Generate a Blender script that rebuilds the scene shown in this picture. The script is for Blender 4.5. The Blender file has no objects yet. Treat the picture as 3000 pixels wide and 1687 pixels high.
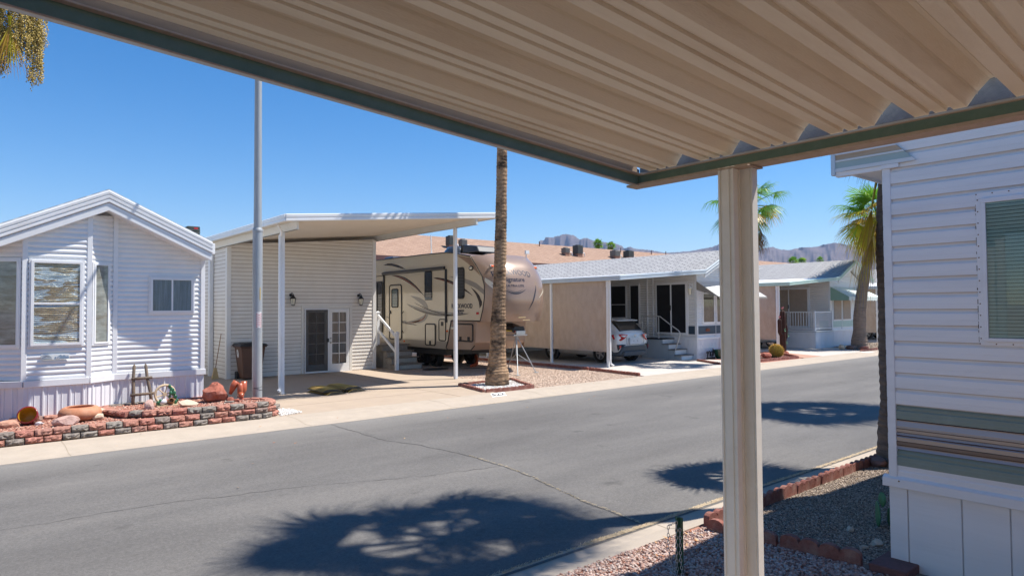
import bpy, bmesh, math, random
import numpy as np
from mathutils import Vector, Matrix, Euler
random.seed(7); RNG = np.random.default_rng(11)
R = math.radians; PI = math.pi
sc = bpy.context.scene; COL = sc.collection
def U(a, b): return random.uniform(a, b)

# ------------------------------------------------------------------ materials
MATS = {}
def _nt(name):
    m = bpy.data.materials.new(name); m.use_nodes = True
    nt = m.node_tree; b = nt.nodes['Principled BSDF']
    return m, nt, b
def _set(b, rough, metal, spec, coat=0):
    b.inputs['Roughness'].default_value = rough; b.inputs['Metallic'].default_value = metal
    b.inputs['Specular IOR Level'].default_value = spec
    if coat: b.inputs['Coat Weight'].default_value = coat; b.inputs['Coat Roughness'].default_value = .04
def N(nt, typ, **kw):
    n = nt.nodes.new(typ)
    for k, v in kw.items():
        if k in n.inputs: n.inputs[k].default_value = v
        else: setattr(n, k, v)
    return n
def ramp(nt, stops, interp='LINEAR'):
    r = nt.nodes.new('ShaderNodeValToRGB'); e = r.color_ramp; e.interpolation = interp
    while len(e.elements) < len(stops): e.elements.new(.5)
    for el, (p, c) in zip(e.elements, stops): el.position = p; el.color = (*c[:3], 1)
    return r
def sc3(c, k): return tuple(min(1, x*k) for x in c)
def M(name, col, rough=.6, var=.12, scale=6, bump=0, bscale=80, metal=0, spec=.4, coat=0, stretch=(1,1,1), dirt=None, dscale=1.5, damt=.5, dhi=.72):
    """one colour with noise variation, optional second (dirt) colour in large blotches, optional fine bump"""
    if name in MATS: return MATS[name]
    m, nt, b = _nt(name); _set(b, rough, metal, spec, coat)
    tc = N(nt, 'ShaderNodeTexCoord'); mp = N(nt, 'ShaderNodeMapping'); mp.inputs['Scale'].default_value = stretch
    nt.links.new(tc.outputs['Object'], mp.inputs[0])
    n1 = N(nt, 'ShaderNodeTexNoise', Scale=scale, Detail=6.0, Roughness=.65); nt.links.new(mp.outputs[0], n1.inputs['Vector'])
    r = ramp(nt, [(.25, sc3(col, 1-var)), (.75, sc3(col, 1+var))]); nt.links.new(n1.outputs[0], r.inputs[0])
    out = r.outputs[0]
    if dirt:
        n2 = N(nt, 'ShaderNodeTexNoise', Scale=dscale, Detail=8.0, Roughness=.7); nt.links.new(mp.outputs[0], n2.inputs['Vector'])
        r2 = ramp(nt, [(.48, (0,0,0)), (dhi, (damt,)*3)]); nt.links.new(n2.outputs[0], r2.inputs[0])
        mx = N(nt, 'ShaderNodeMixRGB'); mx.inputs[2].default_value = (*dirt, 1)
        nt.links.new(r2.outputs[0], mx.inputs[0]); nt.links.new(out, mx.inputs[1]); out = mx.outputs[0]
    nt.links.new(out, b.inputs['Base Color'])
    if bump:
        n3 = N(nt, 'ShaderNodeTexNoise', Scale=bscale, Detail=4.0); nt.links.new(mp.outputs[0], n3.inputs['Vector'])
        bp = N(nt, 'ShaderNodeBump', Strength=bump, Distance=.01); nt.links.new(n3.outputs[0], bp.inputs['Height'])
        nt.links.new(bp.outputs[0], b.inputs['Normal'])
    MATS[name] = m; return m
def MR(name, stops, rough=.8, spec=.3, var=.15, scale=40, bump=.3, bscale=90, trans=0, interp='LINEAR'):
    """colour picked by the face attribute rnd"""
    if name in MATS: return MATS[name]
    m, nt, b = _nt(name); _set(b, rough, 0, spec)
    at = N(nt, 'ShaderNodeAttribute'); at.attribute_name = 'rnd'
    r = ramp(nt, stops, interp); nt.links.new(at.outputs['Fac'], r.inputs[0])
    tc = N(nt, 'ShaderNodeTexCoord'); n1 = N(nt, 'ShaderNodeTexNoise', Scale=scale, Detail=5.0)
    nt.links.new(tc.outputs['Object'], n1.inputs['Vector'])
    r1 = ramp(nt, [(.3, (1-var,)*3), (.7, (1,)*3)]); nt.links.new(n1.outputs[0], r1.inputs[0])
    mx = N(nt, 'ShaderNodeMixRGB', blend_type='MULTIPLY'); mx.inputs[0].default_value = 1
    nt.links.new(r.outputs[0], mx.inputs[1]); nt.links.new(r1.outputs[0], mx.inputs[2])
    nt.links.new(mx.outputs[0], b.inputs['Base Color'])
    if bump:
        n3 = N(nt, 'ShaderNodeTexNoise', Scale=bscale, Detail=4.0); nt.links.new(tc.outputs['Object'], n3.inputs['Vector'])
        bp = N(nt, 'ShaderNodeBump', Strength=bump, Distance=.01); nt.links.new(n3.outputs[0], bp.inputs['Height'])
        nt.links.new(bp.outputs[0], b.inputs['Normal'])
    if trans:
        tl = N(nt, 'ShaderNodeBsdfTranslucent'); nt.links.new(mx.outputs[0], tl.inputs[0])
        ms = N(nt, 'ShaderNodeMixShader'); ms.inputs[0].default_value = trans
        nt.links.new(b.outputs[0], ms.inputs[1]); nt.links.new(tl.outputs[0], ms.inputs[2])
        nt.links.new(ms.outputs[0], nt.nodes['Material Output'].inputs[0])
    MATS[name] = m; return m
def MGLASS(name, tint=(.02,.025,.03), rough=.03):
    return M(name, tint, rough, .3, 1.2, spec=.9)
def MPANE(name='clear_pane'):
    if name in MATS: return MATS[name]
    m, nt, b = _nt(name)
    tr = N(nt, 'ShaderNodeBsdfTransparent'); gl = N(nt, 'ShaderNodeBsdfGlossy', Roughness=.02); fr = N(nt, 'ShaderNodeFresnel', IOR=1.6)
    tr.inputs[0].default_value = (.9,.93,.92,1)
    ms = N(nt, 'ShaderNodeMixShader'); ge = N(nt, 'ShaderNodeNewGeometry'); sb = N(nt, 'ShaderNodeMath', operation='SUBTRACT'); sb.inputs[0].default_value = 1; nt.links.new(ge.outputs['Backfacing'], sb.inputs[1]); mu = N(nt, 'ShaderNodeMath', operation='MULTIPLY'); nt.links.new(fr.outputs[0], mu.inputs[0]); nt.links.new(sb.outputs[0], mu.inputs[1])
    nt.links.new(mu.outputs[0], ms.inputs[0]); nt.links.new(tr.outputs[0], ms.inputs[1]); nt.links.new(gl.outputs[0], ms.inputs[2])
    nt.links.new(ms.outputs[0], nt.nodes['Material Output'].inputs[0]); MATS[name] = m; return m
def MSHINGLE(name, c1, c2, c3, ax='x', k=2.2, row=.14, w=.34):
    """ax: the level direction of the courses; k stretches z to the slope length"""
    if name in MATS: return MATS[name]
    m, nt, b = _nt(name); _set(b, .9, 0, .2)
    tc = N(nt, 'ShaderNodeTexCoord'); sp = N(nt, 'ShaderNodeSeparateXYZ'); nt.links.new(tc.outputs['Object'], sp.inputs[0])
    mu = N(nt, 'ShaderNodeMath', operation='MULTIPLY'); mu.inputs[1].default_value = k; nt.links.new(sp.outputs['Z'], mu.inputs[0])
    cb = N(nt, 'ShaderNodeCombineXYZ'); nt.links.new(sp.outputs['X' if ax == 'x' else 'Y'], cb.inputs[0]); nt.links.new(mu.outputs[0], cb.inputs[1])
    br = N(nt, 'ShaderNodeTexBrick', Scale=1.0); br.offset = .37; br.squash = 1
    br.inputs['Brick Width'].default_value = w; br.inputs['Row Height'].default_value = row; br.inputs['Mortar Size'].default_value = .024
    br.inputs['Mortar Smooth'].default_value = .3; br.inputs['Bias'].default_value = 0
    br.inputs['Color1'].default_value = (*c1,1); br.inputs['Color2'].default_value = (*c2,1); br.inputs['Mortar'].default_value = (*c3,1)
    nt.links.new(cb.outputs[0], br.inputs['Vector'])
    n1 = N(nt, 'ShaderNodeTexNoise', Scale=3.0, Detail=8.0, Roughness=.75); nt.links.new(cb.outputs[0], n1.inputs['Vector'])
    r1 = ramp(nt, [(.3, (.86,)*3), (.7, (1.05,)*3)]); nt.links.new(n1.outputs[0], r1.inputs[0])
    mx = N(nt, 'ShaderNodeMixRGB', blend_type='MULTIPLY'); mx.inputs[0].default_value = 1
    nt.links.new(br.outputs[0], mx.inputs[1]); nt.links.new(r1.outputs[0], mx.inputs[2]); nt.links.new(mx.outputs[0], b.inputs['Base Color'])
    bp = N(nt, 'ShaderNodeBump', Strength=.6, Distance=.02); nt.links.new(br.outputs['Fac'], bp.inputs['Height']); bp.invert = True
    nt.links.new(bp.outputs[0], b.inputs['Normal'])
    MATS[name] = m; return m
def MASPH():
    m, nt, b = _nt('asphalt'); _set(b, .85, 0, .35)
    tc = N(nt, 'ShaderNodeTexCoord')
    mp = N(nt, 'ShaderNodeMapping'); mp.inputs['Scale'].default_value = (.25, 1, 1); nt.links.new(tc.outputs['Object'], mp.inputs[0])
    a = N(nt, 'ShaderNodeTexNoise', Scale=.8, Detail=7.0, Roughness=.6); nt.links.new(mp.outputs[0], a.inputs['Vector'])
    r = ramp(nt, [(.3, (.107,.1,.093)), (.5, (.133,.125,.116)), (.72, (.172,.16,.146))]); nt.links.new(a.outputs[0], r.inputs[0])
    v = N(nt, 'ShaderNodeTexNoise', Scale=38.0, Detail=7.0, Roughness=.92); nt.links.new(tc.outputs['Object'], v.inputs['Vector'])
    r2 = ramp(nt, [(.3, (.55,)*3), (.5, (1,)*3), (.7, (1.55,)*3)]); nt.links.new(v.outputs[0], r2.inputs[0])
    mx = N(nt, 'ShaderNodeMixRGB', blend_type='MULTIPLY'); mx.inputs[0].default_value = 1
    nt.links.new(r.outputs[0], mx.inputs[1]); nt.links.new(r2.outputs[0], mx.inputs[2])
    # faint pale scuffs
    s = N(nt, 'ShaderNodeTexNoise', Scale=5.0, Detail=9.0, Roughness=.85); nt.links.new(mp.outputs[0], s.inputs['Vector'])
    r3 = ramp(nt, [(.62, (0,)*3), (.8, (.35,)*3)]); nt.links.new(s.outputs[0], r3.inputs[0])
    m2 = N(nt, 'ShaderNodeMixRGB'); m2.inputs[2].default_value = (.3,.285,.26,1)
    sp = N(nt, 'ShaderNodeSeparateXYZ'); nt.links.new(tc.outputs['Object'], sp.inputs[0]); mr = N(nt, 'ShaderNodeMapRange'); mr.inputs[1].default_value = 10.4; mr.inputs[2].default_value = 11.6; mr.inputs[4].default_value = .75; nt.links.new(sp.outputs['Y'], mr.inputs[0])
    mm = N(nt, 'ShaderNodeMath', operation='MULTIPLY'); nt.links.new(mr.outputs[0], mm.inputs[0]); nt.links.new(s.outputs[0], mm.inputs[1]); ad = N(nt, 'ShaderNodeMath', operation='ADD', use_clamp=True); nt.links.new(mm.outputs[0], ad.inputs[1])
    nt.links.new(r3.outputs[0], ad.inputs[0]); nt.links.new(ad.outputs[0], m2.inputs[0]); nt.links.new(mx.outputs[0], m2.inputs[1]); o1 = N(nt, 'ShaderNodeTexNoise', Scale=1.9, Detail=3.0, Roughness=.5); nt.links.new(tc.outputs['Object'], o1.inputs['Vector']); ro = ramp(nt, [(.66,(1,)*3),(.74,(.72,)*3)]); nt.links.new(o1.outputs[0], ro.inputs[0]); mo = N(nt, 'ShaderNodeMixRGB', blend_type='MULTIPLY'); mo.inputs[0].default_value = 1; nt.links.new(m2.outputs[0], mo.inputs[1]); nt.links.new(ro.outputs[0], mo.inputs[2]); nt.links.new(mo.outputs[0], b.inputs['Base Color'])
    bp = N(nt, 'ShaderNodeBump', Strength=.5, Distance=.008); nt.links.new(v.outputs[0], bp.inputs['Height']); nt.links.new(bp.outputs[0], b.inputs['Normal'])
    MATS['asphalt'] = m; return m

white = M('white_metal', (.75,.76,.77), .38, .03, 2, bump=.35, bscale=2.5, spec=.5, dirt=(.6,.58,.54), dscale=1.2, damt=.35)
white2 = M('white_vinyl', (.74,.73,.71), .5, .03, 2, spec=.4, dirt=(.62,.57,.5), dscale=1.0, damt=.4)
cream = M('cream_vinyl', (.76,.72,.66), .55, .03, 2, spec=.35, dirt=(.62,.54,.45), dscale=1.5, damt=.4)
trimw = M('white_trim', (.76,.77,.78), .45, .03, 3, spec=.45, dirt=(.6,.57,.52), dscale=2, damt=.3)
nearw = M('pale_painted_siding', (.74,.75,.765), .4, .03, 2, bump=.3, bscale=3, spec=.5, dirt=(.54,.54,.55), dscale=1.2, damt=.35, stretch=(1,.3,4))
skirtw = M('skirting_white', (.74,.74,.76), .5, .03, 3, spec=.4, dirt=(.6,.57,.53), dscale=2.5, damt=.35, stretch=(1,1,.4))
green = M('green_paint', (.11,.185,.145), .5, .12, 14, spec=.4, stretch=(1,1,1), dirt=(.2,.26,.23), dscale=9, damt=.35)
sage = M('sage_paint', (.2,.255,.225), .45, .05, 4, spec=.4, dirt=(.3,.36,.33), dscale=6, damt=.3)
sage2 = M('pale_sage_paint', (.42,.56,.5), .5, .05, 4, spec=.4)
bronze = M('bronze_paint', (.42,.30,.19), .5, .08, 4, spec=.4, dirt=(.5,.45,.4), dscale=5, damt=.4, stretch=(1,.4,3))
pan = M('painted_roof_pan', (.73,.67,.54), .5, .04, 3, bump=.25, bscale=260, spec=.3, dirt=(.5,.4,.28), dscale=4, damt=.5, stretch=(.15,1,1))
panlip = M('weathered_lip', (.4,.32,.25), .7, .15, 20, bump=.3, bscale=120)
galv = M('galvanised', (.42,.45,.48), .42, .12, 8, metal=.75, spec=.5, dirt=(.3,.32,.34), dscale=3, damt=.5)
galvp = M('galvanised_pole', (.38,.4,.41), .55, .12, 10, metal=.4, spec=.5, dirt=(.36,.39,.43), dscale=3, damt=.6, stretch=(1,1,.35))
steel = M('bare_steel', (.5,.5,.5), .35, .1, 8, metal=.9)
concrete = M('concrete', (.42,.355,.285), .9, .1, 3, bump=.35, bscale=150, spec=.2, dirt=(.4,.34,.28), dscale=.8, damt=.5)
slabtan = M('tan_slab', (.4,.32,.245), .85, .08, 2, bump=.25, bscale=120, spec=.2, dirt=(.38,.3,.24), dscale=.9, damt=.5)
slabwhite = M('pale_slab', (.5,.455,.41), .85, .07, 2, bump=.25, bscale=120, spec=.2, dirt=(.47,.43,.39), dscale=1, damt=.5)
black = M('black_rubber', (.02,.02,.02), .7, .3, 20)
blackp = M('black_plastic', (.018,.018,.02), .4, .2, 20)
dglass = MGLASS('dark_glass'); asph = MASPH()
screenm = M('sun_screen', (.47,.38,.31), .9, .1, 5, bump=.4, bscale=300, spec=.1, dirt=(.3,.2,.13), dscale=.8, damt=.5, stretch=(1,1.2,.6))
brickred = M('red_edging', (.27,.11,.085), .9, .3, 30, bump=.8, bscale=160, spec=.15, dirt=(.42,.27,.22), dscale=6, damt=.7)
terra = M('terracotta', (.47,.2,.105), .75, .15, 12, bump=.3, bscale=70, dirt=(.58,.36,.25), dscale=4, damt=.5)
shg = MSHINGLE('grey_shingle', (.44,.43,.42), (.52,.51,.5), (.17,.17,.18), 'y', 2.95, .15, .42)
shtan = MSHINGLE('tan_shingle', (.33,.21,.145), (.42,.28,.2), (.24,.16,.12), 'x', 2.4, .17, .5)
trunkm = M('palm_bark', (.33,.215,.13), .95, .55, 12, bump=1.0, bscale=34, spec=.1, stretch=(.9,.9,1.6), dirt=(.035,.027,.022), dscale=1.25, damt=.92, dhi=.6)
trunkd = M('palm_bark_grey', (.16,.12,.095), .95, .35, 9, bump=1.0, bscale=30, spec=.1, stretch=(.8,.8,3), dirt=(.06,.045,.04), dscale=2.5, damt=.7)
leafm = MR('palm_leaf', [(0,(.07,.2,.02)), (.45,(.16,.36,.03)), (.65,(.32,.48,.04)), (.78,(.62,.58,.03)), (.92,(.65,.42,.03)), (1,(.5,.26,.04))], .45, .5, .2, 30, 0, trans=.45)
leafd = MR('dead_palm_leaf', [(0,(.16,.1,.06)), (1,(.36,.24,.14))], .9, .2, .3, 30, 0, trans=.1)
lava = MR('red_lava_stone', [(0,(.3,.12,.085)), (.6,(.45,.22,.16)), (.9,(.55,.34,.26)), (1,(.6,.5,.42))], .9, .2, .2, 60)
pinkst = MR('pink_stone', [(0,(.3,.16,.12)), (.3,(.42,.27,.22)), (.75,(.56,.43,.37)), (.97,(.62,.52,.46)), (1,(.4,.12,.05))], .9, .2, .25, 70)
greyst = MR('river_gravel', [(0,(.13,.1,.08)), (.35,(.31,.235,.175)), (.7,(.46,.36,.27)), (1,(.62,.52,.42))], .8, .3, .2, 70)
whitest = MR('white_pebble', [(0,(.5,.46,.42)), (.5,(.7,.67,.62)), (1,(.78,.76,.73))], .8, .3, .15, 70)
pinkfine = M('fine_pink_gravel', (.5,.385,.3), .95, .3, 60, bump=1.0, bscale=45, spec=.1, dirt=(.36,.23,.17), dscale=1.2, damt=.5)
dirtm = M('dry_dirt', (.4,.3,.22), .95, .2, 4, bump=.6, bscale=30, spec=.1)
redsoil = M('red_gravel_bed', (.4,.2,.15), .95, .3, 40, bump=1, bscale=50, spec=.1)
greysoil = M('grey_gravel_bed', (.26,.21,.17), .95, .3, 60, bump=1, bscale=60, spec=.1)
straw = MR('dry_straw', [(0,(.45,.33,.2)), (1,(.7,.58,.4))], .9, .2, .2, 20, 0)
lampglass = M('lamp_glass', (.75,.7,.55), .15, .1, 4, spec=.6)
redlens = M('red_lens', (.5,.01,.015), .15, .15, 30, spec=.6, coat=.5)
orangelens = M('orange_lens', (.75,.13,.02), .2, .1, 30, spec=.6)
PANE = MPANE()

# ------------------------------------------------------------------ mesh builder
class B:
    def __init__(s): s.v = []; s.f = []; s.r = []; s.cur = .5
    def _a(s, pts): n = len(s.v); s.v += [tuple(p) for p in pts]; return n
    def face(s, pts): n = s._a(pts); s.f.append(tuple(range(n, n+len(pts)))); s.r.append(s.cur)
    def faces(s, pts, fs):
        n = s._a(pts)
        for f in fs: s.f.append(tuple(n+i for i in f)); s.r.append(s.cur)
    def box(s, x0, x1, y0, y1, z0, z1):
        s.hexa([(x0,y0,z0),(x1,y0,z0),(x1,y1,z0),(x0,y1,z0),(x0,y0,z1),(x1,y0,z1),(x1,y1,z1),(x0,y1,z1)]); return s
    def hexa(s, p): s.faces(p, [(0,3,2,1),(4,5,6,7),(0,1,5,4),(1,2,6,5),(2,3,7,6),(3,0,4,7)]); return s
    def obox(s, c, d, mat=None, taper=1):
        c = Vector(c); a, b, h = d[0]/2, d[1]/2, d[2]/2; mat = mat or Matrix.Identity(3)
        P = [(-a,-b,-h),(a,-b,-h),(a,b,-h),(-a,b,-h),(-a*taper,-b*taper,h),(a*taper,-b*taper,h),(a*taper,b*taper,h),(-a*taper,b*taper,h)]
        return s.hexa([c + mat @ Vector(p) for p in P])
    def prism(s, poly, vec):
        n = len(poly); v = Vector(vec); P = [Vector(p) for p in poly]; Q = [p+v for p in P]
        s.faces(P+Q, [tuple(range(n))[::-1], tuple(range(n, 2*n))] + [(i, (i+1) % n, n+(i+1) % n, n+i) for i in range(n)]); return s
    def rings(s, rs, closed=True, caps=True):
        n = len(rs[0]); fs = []; P = [p for r in rs for p in r]
        for k in range(len(rs)-1):
            for i in range(n if closed else n-1):
                j = (i+1) % n; fs.append((k*n+i, k*n+j, (k+1)*n+j, (k+1)*n+i))
        if caps and closed: fs += [tuple(range(n))[::-1], tuple(range((len(rs)-1)*n, len(rs)*n))]
        s.faces(P, fs); return s
    def tube(s, pts, r, n=8, caps=True):
        pts = [Vector(p) for p in pts]; rr = r if isinstance(r, (list, tuple)) else [r]*len(pts); rs = []; up = None
        for i, p in enumerate(pts):
            t = (pts[min(i+1, len(pts)-1)] - pts[max(i-1, 0)]).normalized()
            if up is None: up = Vector((0,0,1)) if abs(t.z) < .9 else Vector((1,0,0))
            a = t.cross(up).normalized(); b2 = a.cross(t).normalized(); up = b2
            rs.append([p + (a*math.cos(k*2*PI/n) + b2*math.sin(k*2*PI/n))*rr[i] for k in range(n)])
        return s.rings(rs, True, caps)
    def cyl(s, p, q, r, n=16, r2=None): return s.tube([p, q], [r, r if r2 is None else r2], n)
    def lathe(s, prof, c, n=24, mat=None, caps=True):
        c = Vector(c); mat = mat or Matrix.Identity(3)
        rs = [[c + mat @ Vector((r*math.cos(k*2*PI/n), r*math.sin(k*2*PI/n), z)) for k in range(n)] for r, z in prof]
        return s.rings(rs, True, caps)
    def sweep(s, prof, path, out):
        """profile (offset outward, offset up) carried along a path"""
        o = Vector(out); rs = [[Vector(p) + o*a + Vector((0,0,z)) for a, z in prof] for p in path]
        return s.rings(rs, True, True)
    def rock(s, c, d, seed=0, n=2, rz=0, rough=.22):
        bm = bmesh.new(); bmesh.ops.create_icosphere(bm, subdivisions=n, radius=1); rd = random.Random(seed)
        ax = [(Vector((rd.gauss(0,1), rd.gauss(0,1), rd.gauss(0,1))).normalized(), rd.uniform(.55,.95)) for _ in range(9)]
        m = Matrix.Rotation(rz, 3, 'Z')
        for v in bm.verts:
            for a, k in ax:
                dd = v.co.dot(a)
                if dd > k: v.co -= a*(dd-k)*.9
            v.co *= 1 + rd.uniform(-rough, rough)*.22
            v.co = m @ Vector((v.co.x*d[0]/2, v.co.y*d[1]/2, v.co.z*d[2]/2)) + Vector(c)
        bm.verts.index_update(); s.faces([tuple(v.co) for v in bm.verts], [tuple(v.index for v in f.verts) for f in bm.faces]); bm.free(); return s

OFF = {}
def mesh_from(b, name, mat, off=(0,0,0), smooth=False, fix=True):
    me = bpy.data.meshes.new(name); o = off
    me.from_pydata([(x-o[0], y-o[1], z-o[2]) for x, y, z in b.v], [], b.f)
    me.update()
    at = me.attributes.new('rnd', 'FLOAT', 'FACE'); at.data.foreach_set('value', b.r)
    if fix and len(b.f) < 60000:
        bm = bmesh.new(); bm.from_mesh(me); bmesh.ops.recalc_face_normals(bm, faces=bm.faces); bm.to_mesh(me); bm.free()
    if smooth: me.shade_smooth()
    me.materials.append(mat); return me
def thing(name, label, cat, loc=(0,0,0), group=None, rz=0, local=False):
    o = bpy.data.objects.new(name, None); COL.objects.link(o); o.location = loc; o.rotation_euler = (0,0,rz); o.empty_display_size = .1
    o['label'] = label; o['category'] = cat
    if group: o['group'] = group
    OFF[o.name] = (0,0,0) if local else tuple(loc); return o
def auto(o, ang=40, bev=0):
    if bev:
        md = o.modifiers.new('bevel', 'BEVEL'); md.width = bev; md.segments = 2; md.limit_method = 'ANGLE'; md.angle_limit = R(35)
def part(name, b, mat, parent, label=None, smooth=False, bev=0, fix=True):
    off = OFF[parent.name]; me = mesh_from(b, name, mat, off, smooth, fix)
    o = bpy.data.objects.new(name, me); COL.objects.link(o); o.parent = parent; OFF[o.name] = off
    if label: o['label'] = label
    auto(o, bev=bev)
    if smooth == 2:
        try: me.set_sharp_from_angle(angle=R(42))
        except Exception: pass
    return o
def solo(name, b, mat, label, cat, loc=(0,0,0), group=None, smooth=False, bev=0, fix=True):
    me = mesh_from(b, name, mat, loc, smooth, fix); o = bpy.data.objects.new(name, me); COL.objects.link(o); o.location = loc
    o['label'] = label; o['category'] = cat
    if group: o['group'] = group
    OFF[o.name] = tuple(loc); auto(o, bev=bev)
    if smooth == 2: me.set_sharp_from_angle(angle=R(42))
    return o
def struct(name, b, mat, parent=None, kind='structure', fix=True, smooth=False):
    me = mesh_from(b, name, mat, (0,0,0), smooth, fix); o = bpy.data.objects.new(name, me); COL.objects.link(o)
    if parent: o.parent = parent
    else: o['kind'] = kind
    OFF[o.name] = (0,0,0); return o
def dup(root, loc, rz=None, label=None, group=None):
    def cp(o, par):
        c = o.copy(); COL.objects.link(c); c.parent = par; OFF[c.name] = OFF.get(o.name, (0,0,0))
        for ch in [x for x in bpy.data.objects if x.parent == o]: cp(ch, c)
        return c
    c = cp(root, None); c.location = loc
    if rz is not None: c.rotation_euler = (0,0,rz)
    if label: c['label'] = label
    if group: c['group'] = group
    return c
def text_mesh(txt, size, extr=.004, shear=0, bold=0):
    cu = bpy.data.curves.new('t', 'FONT'); cu.body = txt; cu.size = size; cu.extrude = extr; cu.shear = shear; cu.offset = bold; cu.align_x = 'CENTER'; cu.align_y = 'CENTER'; cu.resolution_u = 3
    ob = bpy.data.objects.new('t', cu); COL.objects.link(ob); dg = bpy.context.evaluated_depsgraph_get(); dg.update()
    me = bpy.data.meshes.new_from_object(ob.evaluated_get(dg)); b = B()
    b.faces([tuple(v.co) for v in me.vertices], [tuple(p.vertices) for p in me.polygons])
    bpy.data.objects.remove(ob); bpy.data.meshes.remove(me); return b

# ------------------------------------------------------------------ stones, fast
def _rockvar():
    out = []
    for k in range(6):
        bm = bmesh.new(); bmesh.ops.create_icosphere(bm, subdivisions=1, radius=1); rd = random.Random(k)
        for v in bm.verts: v.co *= rd.uniform(.72, 1.12)
        bm.verts.index_update()
        out.append((np.array([v.co[:] for v in bm.verts]), np.array([[v.index for v in f.verts] for f in bm.faces]))); bm.free()
    return out
RV = _rockvar()
def inpoly(x, y, poly):
    ins = np.zeros(len(x), bool); n = len(poly)
    for i in range(n):
        x1, y1 = poly[i]; x2, y2 = poly[(i+1) % n]
        c = ((y1 > y) != (y2 > y)) & (x < (x2-x1)*(y-y1)/((y2-y1) if y2 != y1 else 1e-9)+x1); ins ^= c
    return ins
def stones(name, poly, n, smin, smax, z, mat, parent=None, flat=.65, zf=None, label=None):
    P = np.array(poly); xs = []; ys = []
    while len(xs) < n:
        x = RNG.uniform(P[:,0].min(), P[:,0].max(), n); y = RNG.uniform(P[:,1].min(), P[:,1].max(), n); k = inpoly(x, y, poly)
        xs = np.concatenate([xs, x[k]]); ys = np.concatenate([ys, y[k]])
    xs = xs[:n]; ys = ys[:n]; V = []; F = []; Rr = []; base = 0
    vid = RNG.integers(0, 6, n)
    for q in range(6):
        idx = np.where(vid == q)[0]; m = len(idx)
        if not m: continue
        rv, rf = RV[q]; s = RNG.uniform(smin, smax, m)/2
        sx = s*RNG.uniform(.8,1.25,m); sy = s*RNG.uniform(.7,1,m); sz = s*flat*RNG.uniform(.7,1.1,m); a = RNG.uniform(0, 2*PI, m); t = RNG.normal(0,.35,m)
        v = rv[None]*np.stack([sx,sy,sz],1)[:,None,:]
        v = np.stack([v[...,0]*np.cos(t)[:,None]-v[...,2]*np.sin(t)[:,None], v[...,1], v[...,0]*np.sin(t)[:,None]+v[...,2]*np.cos(t)[:,None]], -1)
        v = np.stack([v[...,0]*np.cos(a)[:,None]-v[...,1]*np.sin(a)[:,None], v[...,0]*np.sin(a)[:,None]+v[...,1]*np.cos(a)[:,None], v[...,2]], -1)
        zz = (z if zf is None else zf(xs[idx], ys[idx])) + sz*RNG.uniform(.2,.9,m)
        v = v + np.stack([xs[idx], ys[idx], zz],1)[:,None,:]
        V.append(v.reshape(-1,3)); F.append((rf[None] + (np.arange(m)*len(rv))[:,None,None] + base).reshape(-1,3)); base += m*len(rv)
        Rr.append(np.repeat(RNG.uniform(0,1,m), len(rf)))
    V = np.concatenate(V); F = np.concatenate(F); Rr = np.concatenate(Rr)
    me = bpy.data.meshes.new(name); me.vertices.add(len(V)); me.vertices.foreach_set('co', V.astype(np.float32).ravel())
    me.loops.add(F.size); me.loops.foreach_set('vertex_index', F.astype(np.int32).ravel())
    me.polygons.add(len(F)); me.polygons.foreach_set('loop_start', np.arange(0, F.size, 3, dtype=np.int32))
    me.update(calc_edges=True); me.attributes.new('rnd', 'FLOAT', 'FACE').data.foreach_set('value', Rr.astype(np.float32))
    me.materials.append(mat); o = bpy.data.objects.new(name, me); COL.objects.link(o); o['kind'] = 'stuff'
    if label: o['label'] = label
    return o

# ------------------------------------------------------------------ camera, light, sky
f_px, PIT, ROL, YAW, H = 1945., R(1.7), R(.4), R(50.1), 2.1
fw0 = Vector((math.cos(YAW), math.sin(YAW), 0)); rt0 = Vector((math.sin(YAW), -math.cos(YAW), 0)); upz = Vector((0,0,1))
fw = fw0*math.cos(PIT) + upz*math.sin(PIT); up1 = upz*math.cos(PIT) - fw0*math.sin(PIT)
rt = rt0*math.cos(ROL) - up1*math.sin(ROL); up = up1*math.cos(ROL) + rt0*math.sin(ROL)
cam = bpy.data.cameras.new('camera'); co = bpy.data.objects.new('camera', cam); COL.objects.link(co)
co.matrix_world = Matrix(((rt.x, up.x, -fw.x, 0), (rt.y, up.y, -fw.y, 0), (rt.z, up.z, -fw.z, H), (0,0,0,1)))
cam.sensor_width = 36; cam.lens = f_px/3000*36; cam.clip_start = .05; cam.clip_end = 60000; sc.camera = co
SUN = Vector((.894*math.cos(R(61)), -.449*math.cos(R(61)), math.sin(R(61)))).normalized()
w = bpy.data.worlds.new('World'); sc.world = w; w.use_nodes = True; wn = w.node_tree
sky = wn.nodes.new('ShaderNodeTexSky'); sky.sky_type = 'NISHITA'; sky.sun_disc = False; sky.sun_elevation = R(61); sky.sun_rotation = math.atan2(.894, -.449)
sky.air_density = 1.0; sky.dust_density = .0; sky.ozone_density = 1.6; sky.altitude = 500
hsv = wn.nodes.new('ShaderNodeHueSaturation'); hsv.inputs['Saturation'].default_value = 1.48; hsv.inputs['Hue'].default_value = .503
wn.links.new(sky.outputs[0], hsv.inputs['Color']); wn.links.new(hsv.outputs[0], wn.nodes['Background'].inputs[0]); wn.nodes['Background'].inputs[1].default_value = .092
sl = bpy.data.lights.new('sun', 'SUN'); sl.energy = 4.7; sl.angle = R(.5); sl.color = (1, .95, .88)
so = bpy.data.objects.new('sun', sl); COL.objects.link(so); so.rotation_euler = SUN.to_track_quat('Z', 'Y').to_euler()
sc.view_settings.view_transform = 'Standard'; sc.view_settings.look = 'None'; sc.view_settings.exposure = .8; sc.view_settings.gamma = 1
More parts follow.
